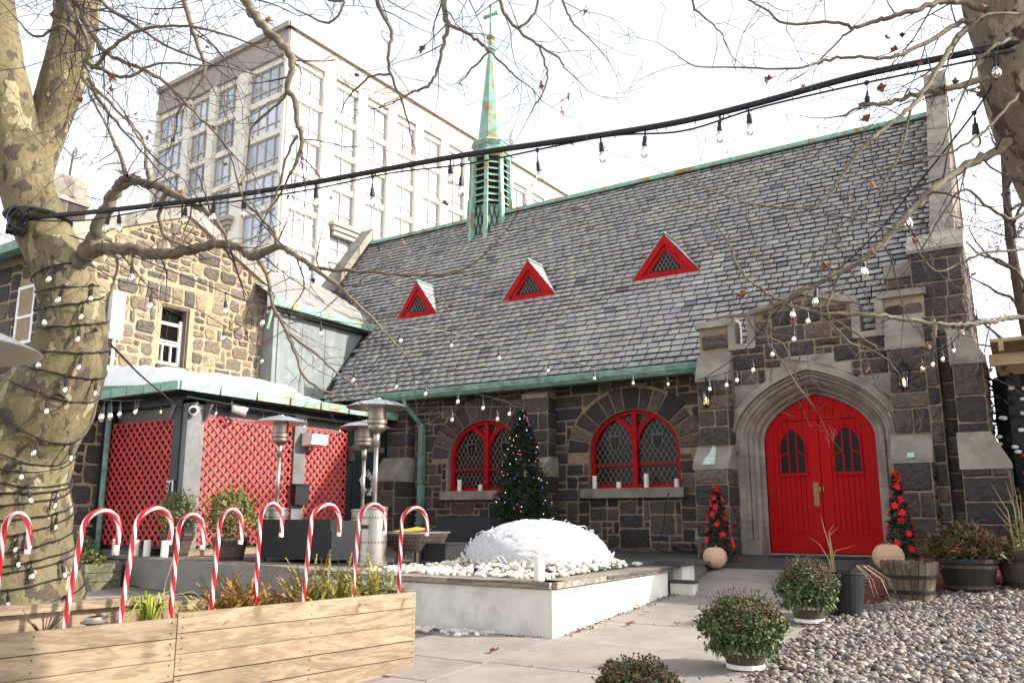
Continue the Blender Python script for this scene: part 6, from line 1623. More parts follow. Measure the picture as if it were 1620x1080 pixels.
for q in range(14): a = rng.uniform(0,6.28); tg.tube([c, c+Vector((.05*math.cos(a),.08*math.sin(a),.10)), c+Vector((.10*math.cos(a),.14*math.sin(a),rng.uniform(.12,.2)))], [.006,.004,.002], 4)
tag(tg.build('cut_stems', M['twig_dark']), 'short cut back brown stems at the left end of the planter', 'plant')
# fallen leaves on path and gravel
def leaf_mesh(seed, s=.06):
    r_ = random.Random(seed); m_ = MB(); n = 9; V = [(0,0,.012)]
    for k in range(n): a = 2*math.pi*k/n; r = s*(1 if k % 2 else .62)*r_.uniform(.8,1.2); V.append((r*math.cos(a), r*math.sin(a)*.85, r_.uniform(0,.028)))
    m_.add(V, [(0,1+k,1+(k+1) % n) for k in range(n)]); me = m_.mesh('leaf_%d' % seed); me.materials.append(M['deadleaf']); return me
LMESH = [leaf_mesh(i) for i in range(5)]
LEAF = []
for (px, py) in ((1022,973),(1000,990),(995,992),(1095,932),(1100,940),(1140,968),(1072,991),(782,1035),(915,1000),(1285,1014),(1220,1030),(1320,1040),(1405,1025),(1480,1025),(1575,1000),(1365,1005),(1555,960),(1500,950),(1590,1060),(1440,1060),(1395,949),(1010,962),(930,997),(1050,822)):
    p = G(px, py); LEAF.append(p+Vector((0,0,.02)))
for i, p in enumerate(LEAF):
    o = link('fallen_leaf', LMESH[i % 5], None); o.location = p+Vector((0,0,.012)); o.rotation_euler = (rng.uniform(-.2,.2), rng.uniform(-.2,.2), rng.uniform(0,6)); s = rng.uniform(.7,1.15); o.scale = (s,s,s); W[o.name] = Vector(p)
    ong = p.x > gedge(p.y); tag(o, 'curled brown fallen leaf lying on the grey gravel' if ong else 'curled brown fallen leaf lying on the concrete path', 'leaf', 'fallen leaves on the gravel' if ong else 'fallen leaves on the path')
lt = []
for i in range(420):
    q = rng.random()
    if q < .55: y = rng.uniform(7.75,11.0); x = -4.25+abs(rng.gauss(0,.05))
    elif q < .75: x = rng.uniform(-6.5,-4.3); y = 7.62-abs(rng.gauss(0,.05))
    elif q < .9: y = rng.uniform(5.2,11); x = gedge(y)-abs(rng.gauss(0,.25))
    else: x = rng.uniform(-4.1,-2.1); y = rng.choice([6.35,7.55,8.75,9.9,11.0])+rng.gauss(0,.03)
    lt.append((x, y, gz(y)+.016))
ll = cloud_obj('leaf_litter', M['deadleaf'], None, len(lt), lt, .03, aspect=.6, up=.15); tag(ll, 'brown leaf crumbs and debris along the wall foot and joints', 'litter', kind='stuff')
# extension cord by the wall
ec = MB(); pts = [P(1058,778,Y=YW-.18), P(1052,800,Y=YW-.12), P(1050,830,Y=YW-.12), P(1042,855,Y=YW-.15), P(1040,868,Y=YW-.3), P(1060,874,Y=14.5), P(1075,868,Y=14.4)]
ec.tube([tuple(p) for p in crom([tuple(p) for p in pts], 6)], .009, 6)
cc = P(1088,872,Z=.82); 
for q in range(5):
    ec.tube([(cc.x+(.22+.02*q)*math.cos(t)+rng.uniform(-.01,.01), cc.y+(.16+.02*q)*math.sin(t), .83+q*.018+.03*math.sin(t*2+q)) for t in np.linspace(0,6.28,22)], .009, 5)
tag(ec.build('extension_cord', M['cable']), 'black extension cord running down the wall into a coil', 'cord')
# ------------------------------------------------------------------ pergola and flower column at the right edge
pg = empty('pergola', (1.6,13.5,.8), 'pine beamed pergola beyond the corner buttress at right', 'pergola')
MB().box(-.235,4.2,12.95,13.07,3.55,3.71).build('beam', M['pine_beam'], pg); MB().box(-.2,4.2,15.9,16.02,3.55,3.71).build('beam', M['pine_beam'], pg)
for x in (.35, 4.05):
    for y in (12.9, 15.9): MB().box(x,x+.14,y+.03,y+.17,.6,3.548).build('post', M['pine_beam'], pg)
for k in range(9): x = -.1+k*.5; MB().box(x,x+.06,12.7,16.3,3.712,3.85).build('rafter', M['pine_beam'], pg)
MB().box(-.2,4.2,12.8,16.2,3.852,3.90).build('roof_deck', M['pine_beam'], pg)
fc = empty('flower_column', (.12,14.3,.8), 'dark garland column dotted with white roses under the pergola', 'plant')
nr = np.random.RandomState(91); n = 2600; t = nr.uniform(0,1,n); a = nr.uniform(0,6.28,n); rr = .42*nr.uniform(.55,1,n)
cloud_obj('greenery', M['garland'], fc, n, np.stack([.12+rr*np.cos(a), 14.3+rr*np.sin(a), .85+t*2.7],1), .11, aspect=.4)
MB().lathe([(.37,0),(.37,2.7)], (.12,14.3,.85), 12).build('core', M['black'], fc)
for k in range(46):
    a = rng.uniform(-3.1,.4); z = rng.uniform(1.6,3.5); c = Vector((.12+.43*math.cos(a), 14.3+.43*math.sin(a), z)); m_ = MB()
    m_.lathe([(0,-.03),(.035,-.02),(.045,.005),(.03,.025),(.012,.02),(0,.03)], c, 7, jit=.2); m_.build('rose', M['bow'] if k % 9 else M['poin'], fc)
bs = empty('green_shrub', (.35,13.2,.7), 'loose green shrub behind the tubs at the right edge', 'plant'); nr = np.random.RandomState(92)
cloud_obj('leaves', M['shrub'], bs, 900, dome_pts(900, (.25,13.3,1.2), .45, .45, .8, .2), .10, aspect=.3); MB().tube([(.25,13.3,.7),(.25,13.3,1.5)], [.03,.01], 6).build('stem', M['twig_dark'], bs)
# ------------------------------------------------------------------ trees
def to3(poly):
    """(x, y, d, width px) -> 3D points and radii"""
    return [(*P(x, y, d=d), w/2*d/FPX*(.84 if w < 40 else 1)) for x, y, d, w in poly]
class Tree:
    def __init__(s, name, loc, label, tm, bm, seed):
        s.root = empty(name, loc, label, 'tree'); s.tm = tm; s.bm = bm; s.r = random.Random(seed); s.tw = MB(); s.tips = []
    def trunk(s, poly, name='trunk', n=28, lump=.05, k=8, m=None):
        pts = crom(to3(poly), k); V = []; F = []
        P3 = [Vector(p[:3]) for p in pts]; a = None
        for i, p in enumerate(P3):
            t = (P3[min(i+1, len(P3)-1)]-P3[max(i-1,0)]).normalized()
            a = t.orthogonal() if a is None else (a-t*a.dot(t)); a.normalize(); b = t.cross(a)
            for j in range(n):
                d = a*math.cos(2*math.pi*j/n)+b*math.sin(2*math.pi*j/n); rr = pts[i][3]
                q = p+d*rr; rr *= 1+lump*noise.noise(q*2.3)+lump*.7*noise.noise(q*5.5+Vector((7,1,2)))
                V.append(tuple(p+d*rr))
        for i in range(len(P3)-1):
            for j in range(n): F.append((i*n+j, i*n+(j+1) % n, (i+1)*n+(j+1) % n, (i+1)*n+j))
        npmesh(name, V, F, m or s.tm, s.root, smooth=True)
        return pts
    def twig(s, p, d, L_, r, lev):
        n = max(4, int(L_/.085)); pts = [p.copy()]; q = p.copy(); d = d.normalized(); seg = L_/n
        jit = .34 if lev < 2 else .5
        for i in range(n):
            d = (d+Vector((s.r.gauss(0,jit*.5), s.r.gauss(0,jit*.5), s.r.gauss(-.01,jit*.5)))).normalized()
            q = q+d*seg; pts.append(q.copy())
            if lev < 2 and s.r.random() < (.5 if lev == 0 else .32):
                e = (d*.5+Vector((s.r.gauss(0,.7), s.r.gauss(0,.7), s.r.gauss(0,.7)))).normalized()
                s.twig(q, e, L_*s.r.uniform(.28,.6), r*.55, lev+1)
        rad = [max(.0013, r*(1-.75*i/n)) for i in range(n+1)]
        s.tw.tube(pts, rad, 5 if r > .012 else (4 if r > .005 else 3), cap=False)
        s.tips.append((pts[-1], d))
    def branch(s, poly, dens=2.0, tl=.8, name='branch', m=None, k=5, wob=.010, tr=.35, smoothn=8):
        pts = crom(to3(poly), k); P3 = []; R3 = []
        for i, p in enumerate(pts):
            j = min(p[3]*.30, .012)+wob; P3.append(Vector(p[:3])+Vector((s.r.uniform(-j,j), s.r.uniform(-j,j), s.r.uniform(-j,j)))*.5); R3.append(max(.003, p[3]))
        mb = MB().tube(P3, R3, smoothn if max(R3) > .02 else 6); mb.build(name, m or s.bm, s.root, smooth=True)
        acc = 0
        for i in range(2, len(P3)):
            acc += (P3[i]-P3[i-1]).length*dens*3.6
            while acc > 1:
                acc -= 1; t = (P3[i]-P3[i-1]).normalized()
                d = (t*s.r.uniform(.1,.7)+Vector((s.r.gauss(0,.6), s.r.gauss(0,.6), s.r.gauss(.0,.6)))).normalized()
                s.twig(P3[i], d, tl*s.r.uniform(.35,1.1), max(.0022, min(.007, R3[i]*tr)), 0)
        s.twig(P3[-1], P3[-1]-P3[-2], tl*.7, R3[-1]*.8, 0)
        return P3
    def finish(s, nleaf, size=(.8,1.3)):
        if s.tw.v:
            F4 = s.tw.f; me = s.tw.mesh('twigs', W[s.root.name], True); link('twigs', me, s.root, M['fine_twig'])['kind'] = 'stuff'
        s.r.shuffle(s.tips)
        for p, d in s.tips[:nleaf]:
            o = link('leaf', LMESH[s.r.randrange(5)], s.root); o.location = p-W[s.root.name]; o.rotation_euler = (s.r.uniform(1,2.2), s.r.uniform(-.6,.6), s.r.uniform(0,6)); q = s.r.uniform(*size); o.scale = (q,q,q)
# left sycamore
tb = P(40, 985, d=6.7)
T1 = Tree('sycamore_tree', (tb.x, tb.y, .1), 'big mottled sycamore wrapped in string lights at the left edge', M['bark'], M['twig'], 5)
trunk_poly = [(20,1120,6.8,300),(18,1010,6.75,236),(14,940,6.72,208),(10,850,6.7,188),(8,760,6.68,182),(28,692,6.66,176),(70,642,6.62,150),(98,588,6.6,124),(114,527,6.58,104),(108,466,6.55,90),(90,410,6.55,86),(60,350,6.55,80),(36,270,6.55,76),(14,170,6.6,72),(-4,80,6.65,70),(-18,-20,6.7,68),(-26,-140,6.8,64),(-34,-300,6.9,58),(-60,-620,7.2,42),(-40,-950,7.6,26),(-70,-1300,8.0,10)]
TP = T1.trunk(trunk_poly, lump=.055)
T1.trunk([(60,720,6.75,110),(10,690,6.9,130),(-40,650,7.1,120),(-90,590,7.3,104),(-140,500,7.5,96),(-190,370,7.8,88),(-230,200,8.1,80),(-300,-100,8.6,62),(-330,-420,9.0,40),(-380,-800,9.5,12)], 'stem', 20)
T1.trunk([(48,350,6.7,40),(54,290,6.85,48),(70,220,7.0,56),(95,140,7.1,64),(116,60,7.2,64),(130,-40,7.3,62),(146,-180,7.5,56),(190,-450,7.9,40),(240,-760,8.3,24),(260,-1050,8.7,8)], 'stem', 22)
B = T1.branch
B([(108,432,6.5,34),(130,408,6.45,34),(150,375,6.4,30),(166,335,6.35,26),(182,305,6.3,22),(198,284,6.25,18)], .6, .5, k=6)
B([(138,402,6.42,26),(165,393,6.35,24),(205,394,6.25,22),(245,402,6.15,22),(290,397,6.05,20),(340,386,5.95,18),(378,391,5.85,16),(402,406,5.8,16),(440,391,5.7,13),(475,408,5.6,11),(505,430,5.5,9),(545,462,5.45,7),(590,505,5.4,5),(640,560,5.4,3)], 2.2, .75, k=6)
B([(200,284,6.25,18),(225,288,6.2,15),(262,300,6.1,15),(295,318,6.0,13),(330,338,5.9,10),(350,360,5.85,7),(365,395,5.85,5)], 2.4, .7)
B([(265,302,6.1,10),(252,340,6.05,8),(262,375,6.0,7),(298,392,6.0,5)], 2.0, .4)
B([(183,300,6.3,13),(215,288,6.2,11),(238,296,6.2,10),(232,262,6.2,7),(228,225,6.25,5),(205,190,6.3,4)], 2.5, .6)
B([(198,284,6.25,12),(196,262,6.2,8),(186,235,6.2,7),(172,205,6.25,5),(150,165,6.3,4)], 2.5, .6)
B([(440,391,5.7,9),(432,368,5.7,7),(410,340,5.75,6),(388,318,5.8,5),(375,280,5.8,4)], 2.4, .6)
B([(405,405,5.8,9),(425,440,5.75,8),(430,480,5.7,7),(452,520,5.65,7),(468,560,5.6,6),(490,605,5.55,5),(545,628,5.5,3)], 2.4, .6)
B([(450,522,5.65,6),(500,560,5.6,5),(545,600,5.6,4),(595,625,5.55,3)], 2.2, .5)
B([(490,425,5.6,8),(545,428,5.5,7),(600,432,5.4,6),(660,436,5.3,6),(720,430,5.2,5),(770,400,5.15,4),(800,365,5.1,3)], 2.4, .6)
B([(170,398,6.3,8),(185,412,6.25,6),(182,440,6.2,5),(172,475,6.2,3)], 2, .4)
# overhead limb and the branches hanging from it
T1.trunk([(-22,-90,6.75,60),(40,-150,6.6,52),(150,-165,6.4,42),(300,-152,6.1,34),(430,-130,5.85,30),(560,-142,5.2,24),(700,-122,4.7,20),(860,-110,4.5,13),(1000,-98,4.4,8),(1100,-88,4.4,5)], 'overhead_limb', 12, .03)
B = T1.branch
B([(412,-130,5.9,22),(388,-80,5.9,21),(380,-30,5.9,20),(400,20,5.8,18),(425,50,5.7,16),(455,82,5.65,15),(463,105,5.6,13),(455,140,5.6,11),(468,162,5.6,11),(470,195,5.6,9),(478,215,5.6,9),(472,250,5.6,8),(458,275,5.6,6)], 2.2, .7, k=6)
B([(458,140,5.6,6),(440,165,5.65,5),(400,200,5.7,5),(395,225,5.7,4)], 2, .5)
B([(470,215,5.6,6),(455,245,5.6,5),(440,300,5.6,4),(420,340,5.6,3)], 2, .5)
B([(300,-148,6.1,12),(286,-80,6.2,11),(288,-20,6.2,10),(300,30,6.1,9),(316,80,6.1,7),(325,110,6.1,6),(310,140,6.1,5),(280,180,6.1,4)], 3, .7)
B([(120,-148,6.4,16),(106,-90,6.2,15),(110,-30,5.9,14),(130,20,5.7,12),(150,60,5.6,10),(170,85,5.55,8),(215,105,5.5,7),(260,130,5.5,6),(300,170,5.5,5),(345,215,5.5,4)], 3, .8)
B([(108,-146,6.45,14),(88,-80,6.2,13),(95,-20,5.8,12),(118,25,5.6,10),(140,70,5.5,8),(130,120,5.5,6),(160,150,5.5,6),(200,190,5.5,5),(235,240,5.5,4)], 3, .8)
B([(170,-152,6.35,8),(152,-70,6.0,8),(160,0,5.7,7),(215,40,5.6,6),(260,70,5.6,5),(320,95,5.6,4)], 3, .8)
B([(145,110,5.6,8),(190,65,5.5,7),(235,45,5.5,6),(300,42,5.5,5),(370,60,5.5,4)], 3, .8)
B([(140,100,5.6,8),(172,115,5.5,7),(205,122,5.5,6),(250,100,5.5,4),(330,105,5.5,3)], 3, .7)
B([(130,80,5.6,7),(100,40,5.5,6),(60,60,5.5,5),(25,30,5.5,3)], 3, .6)
B([(140,125,5.6,8),(165,170,5.6,7),(190,200,5.6,5),(225,240,5.6,4),(260,280,5.6,3)], 3, .7)
B([(600,-136,4.95,11),(592,-80,4.8,10),(595,-30,4.7,9),(600,15,4.7,8),(620,50,4.7,7),(615,85,4.7,6),(618,118,4.7,5),(635,160,4.7,4),(650,210,4.7,3)], 2.4, .55)
B([(618,118,4.7,5),(590,120,4.75,4),(570,135,4.8,4),(545,160,4.8,3)], 2.4, .45)
B([(695,-122,4.7,13),(700,-70,4.65,12),(702,-30,4.6,11),(704,25,4.6,10),(708,40,4.6,9),(700,75,4.6,7),(693,105,4.6,6),(680,135,4.6,5),(655,145,4.65,4),(620,165,4.7,3)], 2.2, .5)
B([(708,38,4.6,7),(735,50,4.55,6),(760,68,4.55,6),(775,80,4.5,5),(800,105,4.5,4),(825,130,4.5,3)], 2.4, .5)
B([(775,80,4.5,4),(750,105,4.55,4),(735,125,4.55,3)], 2.4, .4)
B([(790,-116,4.6,8),(784,-60,4.55,8),(785,-20,4.5,7),(795,15,4.5,7),(815,45,4.5,6),(850,70,4.5,5),(880,90,4.45,4),(895,110,4.45,3)], 2.6, .5)
B([(820,45,4.5,5),(845,20,4.5,5),(862,-40,4.5,4),(868,-108,4.5,4)], 2.5, .5)
B([(872,-110,4.5,7),(876,-70,4.45,6),(880,-30,4.4,6),(895,10,4.4,5),(905,35,4.4,4),(930,60,4.4,3)], 2.5, .5)
B([(850,70,4.5,4),(865,110,4.45,4),(860,145,4.45,3),(840,180,4.45,2.5)], 2.4, .5)
B([(520,-138,5.4,8),(508,-80,5.2,7),(500,-20,5.0,6),(520,0,5.0,5),(545,5,5.0,4),(520,35,5.0,4),(470,18,5.05,3)], 2, .5)
B([(1085,-90,4.4,5),(1086,-60,4.45,5),(1090,-20,4.5,5),(1100,15,4.5,4),(1130,40,4.5,3),(1150,70,4.5,2.5)], 2.4, .45)
for pl_ in ([(-50,-560,7.1,34),(60,-700,6.8,22),(170,-760,6.6,12),(260,-860,6.5,5)],[(-45,-800,7.4,26),(-160,-950,7.3,16),(-260,-1000,7.3,6)],[(150,-300,7.7,34),(280,-420,7.4,22),(420,-480,7.2,12),(540,-560,7.1,5)],[(200,-560,8.0,28),(90,-720,8.2,16),(20,-860,8.3,6)],[(-300,-120,8.6,36),(-420,-260,8.4,22),(-540,-380,8.4,8)],[(-330,-450,9,26),(-230,-620,9,16),(-150,-780,9,6)]): B(pl_, 1.2, .8)
T1.finish(85, (.3,.6))
# right sycamore
t2 = P(1910, 980, d=4.7)
T2 = Tree('sycamore_tree', (t2.x, t2.y, .1), 'sycamore with leaning trunk and drooping branches at the right edge', M['bark2'], M['twig'], 17)
T2.trunk([(1930,1250,4.7,190),(1905,900,4.65,160),(1840,640,4.6,145),(1766,450,4.55,135),(1688,300,4.5,126),(1634,170,4.5,124),(1612,60,4.5,128),(1590,-40,4.5,130),(1570,-240,4.6,112),(1530,-560,4.9,80),(1510,-900,5.2,50),(1470,-1300,5.6,16)], lump=.04)
B = T2.branch
B([(1560,15,4.4,16),(1525,5,4.3,12),(1490,2,4.25,11),(1450,15,4.2,10),(1410,27,4.2,9),(1385,32,4.2,8),(1350,44,4.2,7),(1320,35,4.2,6),(1245,37,4.2,5),(1210,15,4.2,4),(1175,-5,4.2,3)], 2.2, .5)
B([(1545,30,4.4,12),(1515,38,4.3,10),(1450,75,4.2,8),(1400,92,4.15,7),(1350,90,4.15,6),(1305,96,4.15,6),(1262,108,4.1,5),(1180,107,4.1,4),(1100,105,4.1,3),(1060,80,4.1,2)], 2.2, .5)
B([(1352,44,4.2,5),(1330,62,4.2,4),(1300,95,4.2,3)], 2, .4)
B([(1530,45,4.3,12),(1500,80,4.2,11),(1470,130,4.1,10),(1440,170,4.0,9),(1405,200,3.95,8),(1370,230,3.9,7),(1330,280,3.9,6),(1300,320,3.9,5),(1255,330,3.9,4),(1180,320,3.95,3),(1080,285,4.0,2)], 2.2, .55)
B([(1560,125,4.35,13),(1510,138,4.3,12),(1475,145,4.3,11),(1440,152,4.25,9),(1400,165,4.2,8),(1365,168,4.2,6),(1330,185,4.2,4)], 2.0, .4)
B([(1595,225,4.4,18),(1575,240,4.35,17),(1530,262,4.3,16),(1490,290,4.2,14),(1455,320,4.15,13),(1430,345,4.1,12),(1400,380,4.05,12),(1370,408,4.0,11),(1330,430,4.0,10),(1290,450,4.0,9),(1250,470,4.0,8),(1210,488,4.0,7),(1165,500,4.0,5),(1120,503,4.0,3)], 2.4, .55, k=6)
B([(1790,470,4.52,14),(1710,488,4.42,11),(1630,500,4.3,9),(1600,503,4.25,9),(1575,507,4.2,9),(1540,513,4.15,9),(1500,513,4.1,8),(1450,508,4.05,8),(1400,500,4.0,8),(1340,497,4.0,7),(1280,492,4.0,7),(1240,478,4.0,6),(1200,455,4.0,5),(1170,425,4.0,4),(1150,380,4.0,3)], 2.2, .45, k=6)
B([(1330,430,4.0,6),(1312,470,4.0,5),(1310,500,4.0,4),(1345,540,4.0,4),(1395,560,4.0,3),(1420,590,4.0,2)], 2.4, .4)
B([(1250,470,4.0,5),(1218,500,4.0,4),(1215,540,4.0,4),(1235,570,4.0,3),(1285,640,4.0,2)], 2.6, .4)
B([(1315,500,4.0,4),(1350,525,4.0,4),(1390,550,4.0,3)], 2, .4)
B([(1180,500,4.0,4),(1200,525,4.0,4),(1240,545,4.0,3),(1255,590,4.0,2)], 2.2, .4)
B([(1600,60,4.3,7),(1570,75,4.2,6),(1545,100,4.2,5),(1520,160,4.2,4),(1490,230,4.2,3)], 2.6, .45)
B([(1610,150,4.3,7),(1580,185,4.25,6),(1540,220,4.2,5),(1490,245,4.2,4),(1420,260,4.2,3)], 2.6, .45)
B([(1700,330,4.5,9),(1640,330,4.3,8),(1600,345,4.25,7),(1565,330,4.2,6),(1530,300,4.2,5),(1495,330,4.2,4),(1460,390,4.2,3)], 2.6, .45)
B([(1440,170,4.0,6),(1425,240,4.0,5),(1390,300,4.0,4),(1340,350,4.0,4),(1290,400,4.0,3)], 2.4, .5)
B([(1740,400,4.5,8),(1640,395,4.35,6),(1560,400,4.2,5),(1520,415,4.2,4),(1480,430,4.15,4),(1450,395,4.1,3)], 2.6, .4)
B([(1620,20,4.3,6),(1560,25,4.2,5),(1520,60,4.2,4),(1500,100,4.2,3)], 2.6, .4)
for pl_ in ([(1560,-300,4.65,60),(1440,-430,4.5,36),(1330,-500,4.4,20),(1200,-560,4.4,8)],[(1530,-560,4.9,46),(1680,-720,4.8,30),(1800,-800,4.8,14),(1900,-900,4.8,6)],[(1515,-800,5.1,36),(1400,-950,5.1,20),(1300,-1080,5.2,8)],[(1580,-200,4.6,50),(1740,-330,4.6,32),(1900,-420,4.7,16),(2000,-520,4.8,6)]): B(pl_, 1.2, .7)
T2.finish(48, (.28,.55))
# bare trees beyond the right edge and behind the house
def far_tree(x, y, h, label, seed, m, spread=.5, lean=0):
    r_ = random.Random(seed); z0 = gz(y) if y < 14 else .8
    t = Tree('bare_tree', (x,y,z0), label, m, m, seed); t.r = r_
    top = Vector((x+lean, y, z0+h)); pts = [Vector((x,y,z0)).lerp(top, s)+Vector((r_.uniform(-.12,.12),r_.uniform(-.12,.12),0)) for s in np.linspace(0,1,9)]
    MB().tube(pts, [.15*(1-.85*i/8)+.01 for i in range(9)], 10).build('trunk', m, t.root, smooth=True)
    br = MB()
    for i in range(26):
        s = r_.uniform(.3,1); p = pts[0].lerp(top, s); a = r_.uniform(0,6.28); L_ = h*spread*(1.15-s)*r_.uniform(.5,1); d = Vector((math.cos(a), math.sin(a), r_.uniform(.2,1))).normalized(); q = [p]
        for k in range(6): d = (d+Vector((r_.gauss(0,.25),r_.gauss(0,.25),r_.gauss(.05,.2)))).normalized(); q.append(q[-1]+d*L_/6)
        br.tube(q, [.05*(1-s*.6)*(1-.8*k/6)+.004 for k in range(7)], 5, cap=False)
        for k in range(2,7):
            for e in range(2): t.twig(q[k], (d+Vector((r_.gauss(0,.8),r_.gauss(0,.8),r_.gauss(0,.6)))).normalized(), L_*.45, .008, 1)
    br.build('branches', m, t.root); t.finish(0)
far_tree(.55, 17.5, 9.5, 'dark bare tree rising behind the pergola', 71, M['twig_dark'], .5, -.3)
far_tree(1.9, 24, 12, 'tall bare tree farther behind the church east end', 72, M['twig_dark'], .5)
far_tree(-23.0, 6.5, 11, 'bare tree beside the far end of the stone house', 73, M['twig_dark'], .5)
far_tree(-26.5, 14, 13, 'bare tree standing behind the stone house roof', 74, M['twig_dark'], .5)
# ------------------------------------------------------------------ string lights
SOCK = MB().lathe([(0,.0),(.006,0),(.007,-.035),(.015,-.04),(.017,-.075),(.019,-.08),(.019,-.10),(0,-.10)], (0,0,0), 8).mesh('socket_mesh'); SOCK.materials.append(M['cable'])
GLAS = MB().lathe([(.012,-.098),(.016,-.11),(.026,-.135),(.027,-.15),(.020,-.172),(.008,-.182),(0,-.184)], (0,0,0), 10).mesh('glass_mesh', smooth=True); GLAS.materials.append(M['clear'])
FILA = MB().lathe([(0,-.11),(.004,-.115),(.006,-.15),(0,-.155)], (0,0,0), 5).mesh('filament_mesh'); FILA.materials.append(M['filament'])
def bulb(root, p, sc=1.0, tilt=None):
    s_ = link('socket', SOCK, root); s_.location = Vector(p)-W[root.name]; s_.scale = (sc,sc,sc); s_.rotation_euler = tilt or (rng.uniform(-.12,.12), rng.uniform(-.12,.12), 0)
    g_ = link('glass_bulb', GLAS, s_); link('filament', FILA, s_)
    return s_
def string(label, pts, r=.006, bulbs=(), sc=.8, drop=.0, every=None, name='string_lights', wob=0):
    c = [Vector(p) for p in crom([tuple(p) for p in pts], 8)]
    rt = empty(name, c[0], label, 'string lights')
    MB().tube(c, r, 6).build('cable', M['cable'], rt)
    def hang(p):
        if drop: MB().tube([p, p-Vector((0,0,drop))], .003, 4).build('drop_wire', M['cable'], rt)
        MB().lathe([(.0,.012),(.014,.008),(.012,-.01),(0,-.02)], p, 6).build('clip', M['cable'], rt)
        bulb(rt, p-Vector((0,0,drop)), sc)
    for bx in bulbs: hang(min(c, key=lambda q: abs(proj(q)[0]-bx)))
    if every:
        acc = every*.5
        for a, b in zip(c, c[1:]):
            acc += (b-a).length
            if acc > every: acc = 0; hang(b)
    return rt, c
def px(*l): return [P(x, y, d=d) for x, y, d in l]
main = px((30,346,6.35),(130,337,6.2),(250,324,6.0),(370,309,5.85),(500,288,5.65),(620,266,5.5),(750,243,5.3),(950,214,5.05),(1080,192,4.9),(1200,163,4.75),(1350,122,4.6),(1500,90,4.45),(1640,62,4.3))
main_root, _c = string('thick black cable bundle with hanging bulbs spanning from tree to tree', main, .019, (178,192,290,332,390,503,711,953,1026,1132,1184,1562), .92, .02)
m2 = [p+Vector((rng.uniform(-.01,.01),rng.uniform(-.01,.01),-.012-.05*abs(math.sin(i*1.35)))) for i, p in enumerate(main)]
string('thin second wire with bulbs sagging just below the thick cable', m2, .006, (590,729,861,1368), .92, .05)
for i in range(40):
    mb = MB(); c = crom([tuple(q) for q in main], 8); q = Vector(c[rng.randrange(4, len(c)-4)]); a = rng.uniform(0,6.28); mb.tube([q+Vector((0,0,.02)), q+Vector((.02*math.cos(a),.02*math.sin(a),-.02)), q+Vector((.02,0,-.04))], .003, 4); mb.build('cable_tie', M['cable'], main_root)
string('long string of bulbs from the left tree across the stone house to the church gutter', [P(110,372,d=6.5), P(210,405,d=7.2), P(300,440,d=8), P(420,485,d=9.3), P(560,512,d=11), P(700,524,d=12.2), P(800,550,d=12.8), P(880,570,d=13.2), P(1000,588,d=13.5), P(1085,590,d=13.9)], .007, (210,363,420,500,626,708,794,872,940,1002,1055), 1.05, .05)
string('second string of bulbs from the tree down the stone house wall', [P(100,385,d=6.5), P(180,440,d=8), P(250,460,d=9.5), P(330,500,d=12), P(425,560,d=15)], .006, (245,355,410), 1.2, .04)
string('thin string of bulbs over the slates towards the christmas tree', [P(520,575,d=12.5), P(620,590,d=12.9), P(680,605,d=13.1), P(730,617,d=13.3), P(770,627,d=13.4), P(830,640,d=13.6)], .006, (560,625,676,725,766,804), 1.2, .04)
string('taut white-bulbed string under the church gutter beside the downspout', [P(560,645,d=12.6), P(640,645,d=13), P(740,644,d=13.3), P(830,643,d=13.7)], .006, (714,790), 1.2, .04)
string('pair of cables slanting from the trunk to the annex corner', [P(150,520,d=6.4), P(190,560,d=8), P(230,600,d=10.5), P(285,645,d=15.2)], .012, (), 1)
string('short string of bulbs under the shaded annex eave', [P(112,625,d=6.6), P(160,632,d=9), P(200,634,d=13), P(240,632,d=14.8), P(282,640,d=15.3)], .006, (165,178,190,214,219,255), 1.25, .03)
string('string of bulbs under the sunlit annex eave', [(-12.70,9.2,3.62),(-12.72,10.5,3.58),(-12.74,11.8,3.56),(-12.75,13.2,3.56),(-12.78,14.9,3.58)], .008, (), 1.25, .05, 1.05)
string('string of bulbs falling from the right trunk over the slates', [P(1595,70,d=4.4), P(1560,150,d=4.5), P(1505,225,d=4.8), P(1440,305,d=5.2), P(1385,370,d=5.6), P(1320,430,d=6.5), P(1240,480,d=8), P(1170,560,d=11), P(1110,600,d=13.2)], .006, (1541,1435,1360,1290,1255), 1.0, .03)
string('string of bulbs draped in front of the arch hood', [P(1105,600,d=12.6), P(1148,590,d=12), P(1190,565,d=11.4), P(1220,540,d=11), P(1255,515,d=10.6), P(1290,465,d=10)], .005, (1120,1148,1165,1190,1220,1254,1278), 1.1, .03)
string('string of bulbs rising along the right buttresses', [P(1445,565,d=11.5), P(1475,556,d=11.6), P(1505,535,d=11.7), P(1540,488,d=11.8), Vector((-.12,12.94,3.72))], .005, (1455,1475,1491,1505,1523,1543), 1.15, .03)
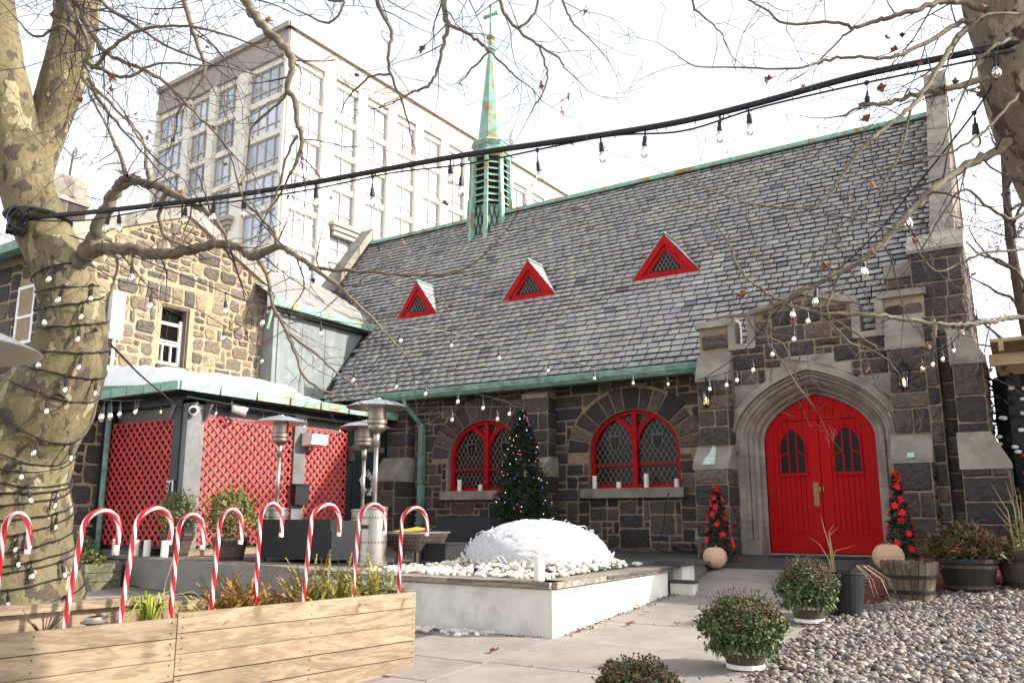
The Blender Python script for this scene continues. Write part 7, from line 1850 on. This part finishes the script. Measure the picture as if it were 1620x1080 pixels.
# wraps round the left trunk
wr_root = empty('trunk_string_lights', tb, 'black string lights wound around the left sycamore trunk', 'string lights')
axis = [(Vector(p[:3]), p[3]) for p in TP]
def ax_at(ypx):
    return min(axis, key=lambda a: abs(proj(a[0])[1]-ypx))
rows_ = [(432,0.03),(458,-.04),(482,.06),(515,.02),(548,.22),(580,.20),(610,.25),(648,.10),(680,.15),(708,.12),(738,-.12),(757,-.02),(780,.04),(806,-.06),(826,.05),(850,-.03),(868,-.05),(888,.0),(908,.03),(930,-.08),(952,-.06)]
for i, (yy, sl_) in enumerate(rows_):
    c, r = ax_at(yy); pts = []; n = 26
    view = (EYE-c); view.z = 0; view.normalize(); a0 = math.atan2(view.y, view.x)
    j = axis.index(min(axis, key=lambda a: (a[0]-c).length)); t = (axis[min(j+1,len(axis)-1)][0]-axis[max(j-1,0)][0]).normalized()
    u = t.cross(Vector((0,0,1))); u = u.normalized() if u.length > .05 else Vector((1,0,0)); 
    for k in range(n+1):
        a = a0-2.0+4.0*k/n
        d = Vector((math.cos(a), math.sin(a), 0)); d = (d-t*d.dot(t)).normalized()
        rr = r*(1+.055*noise.noise((c+d*r)*2.3)+.0385*noise.noise((c+d*r)*5.5+Vector((7,1,2))))+.012
        sag = .05*math.sin(k/n*math.pi*2+i)*.6
        pts.append(c+d*rr+Vector((0,0,sl_*(k/n-.5)*1.2*r*2+sag*.5+rng.uniform(-.006,.006))))
    MB().tube(pts, .0065, 5).build('cable', M['cable'], wr_root)
    for k in ([7+i*5 % 9, 15+i*3 % 6] if i % 3 else [11+i % 4]):
        p = pts[min(n-3, k)]; out = (p-c); out.z = 0; out.normalize(); q = p+out*.02; MB().lathe([(.0,.014),(.016,.008),(.014,-.012),(0,-.02)], q, 6).build('clip', M['cable'], wr_root); bulb(wr_root, q-Vector((0,0,.01)), .78, (rng.uniform(-.25,.25), rng.uniform(-.25,.25), 0))
lp_ = MB()
for (yy, ang) in ((640,.2),(742,-.25),(765,-.2)):
    c, r = ax_at(yy); view = (EYE-c); view.z = 0; view.normalize(); a0 = math.atan2(view.y, view.x)+ang; d = Vector((math.cos(a0), math.sin(a0), 0)); s = Vector((-d.y, d.x, 0)); o_ = c+d*(r*1.06+.02)
    lp_.tube([o_+s*.07*math.cos(t)+Vector((0,0,.05*math.sin(t))) for t in np.linspace(0,6.6,18)], .0065, 5)
lp_.build('loose_loop', M['cable'], wr_root)
p0_ = P(28,350,d=6.3)
kn = MB()
for q in range(9): a = rng.uniform(0,6); kn.tube([p0_+Vector((.10*math.cos(t+a)*rng.uniform(.7,1.1),.06*math.sin(t+a),.09*math.sin(t*1.0+q))) for t in np.linspace(0,5.5,12)], .009, 5)
kn.build('cable_knot', M['cable'], wr_root)
c2, r2 = ax_at(352)
MB().tube([c2+Vector(((r2+.03)*math.cos(t),(r2+.03)*math.sin(t),.02)) for t in np.linspace(0,6.28,30)], .018, 6).build('cable_anchor', M['cable'], wr_root)
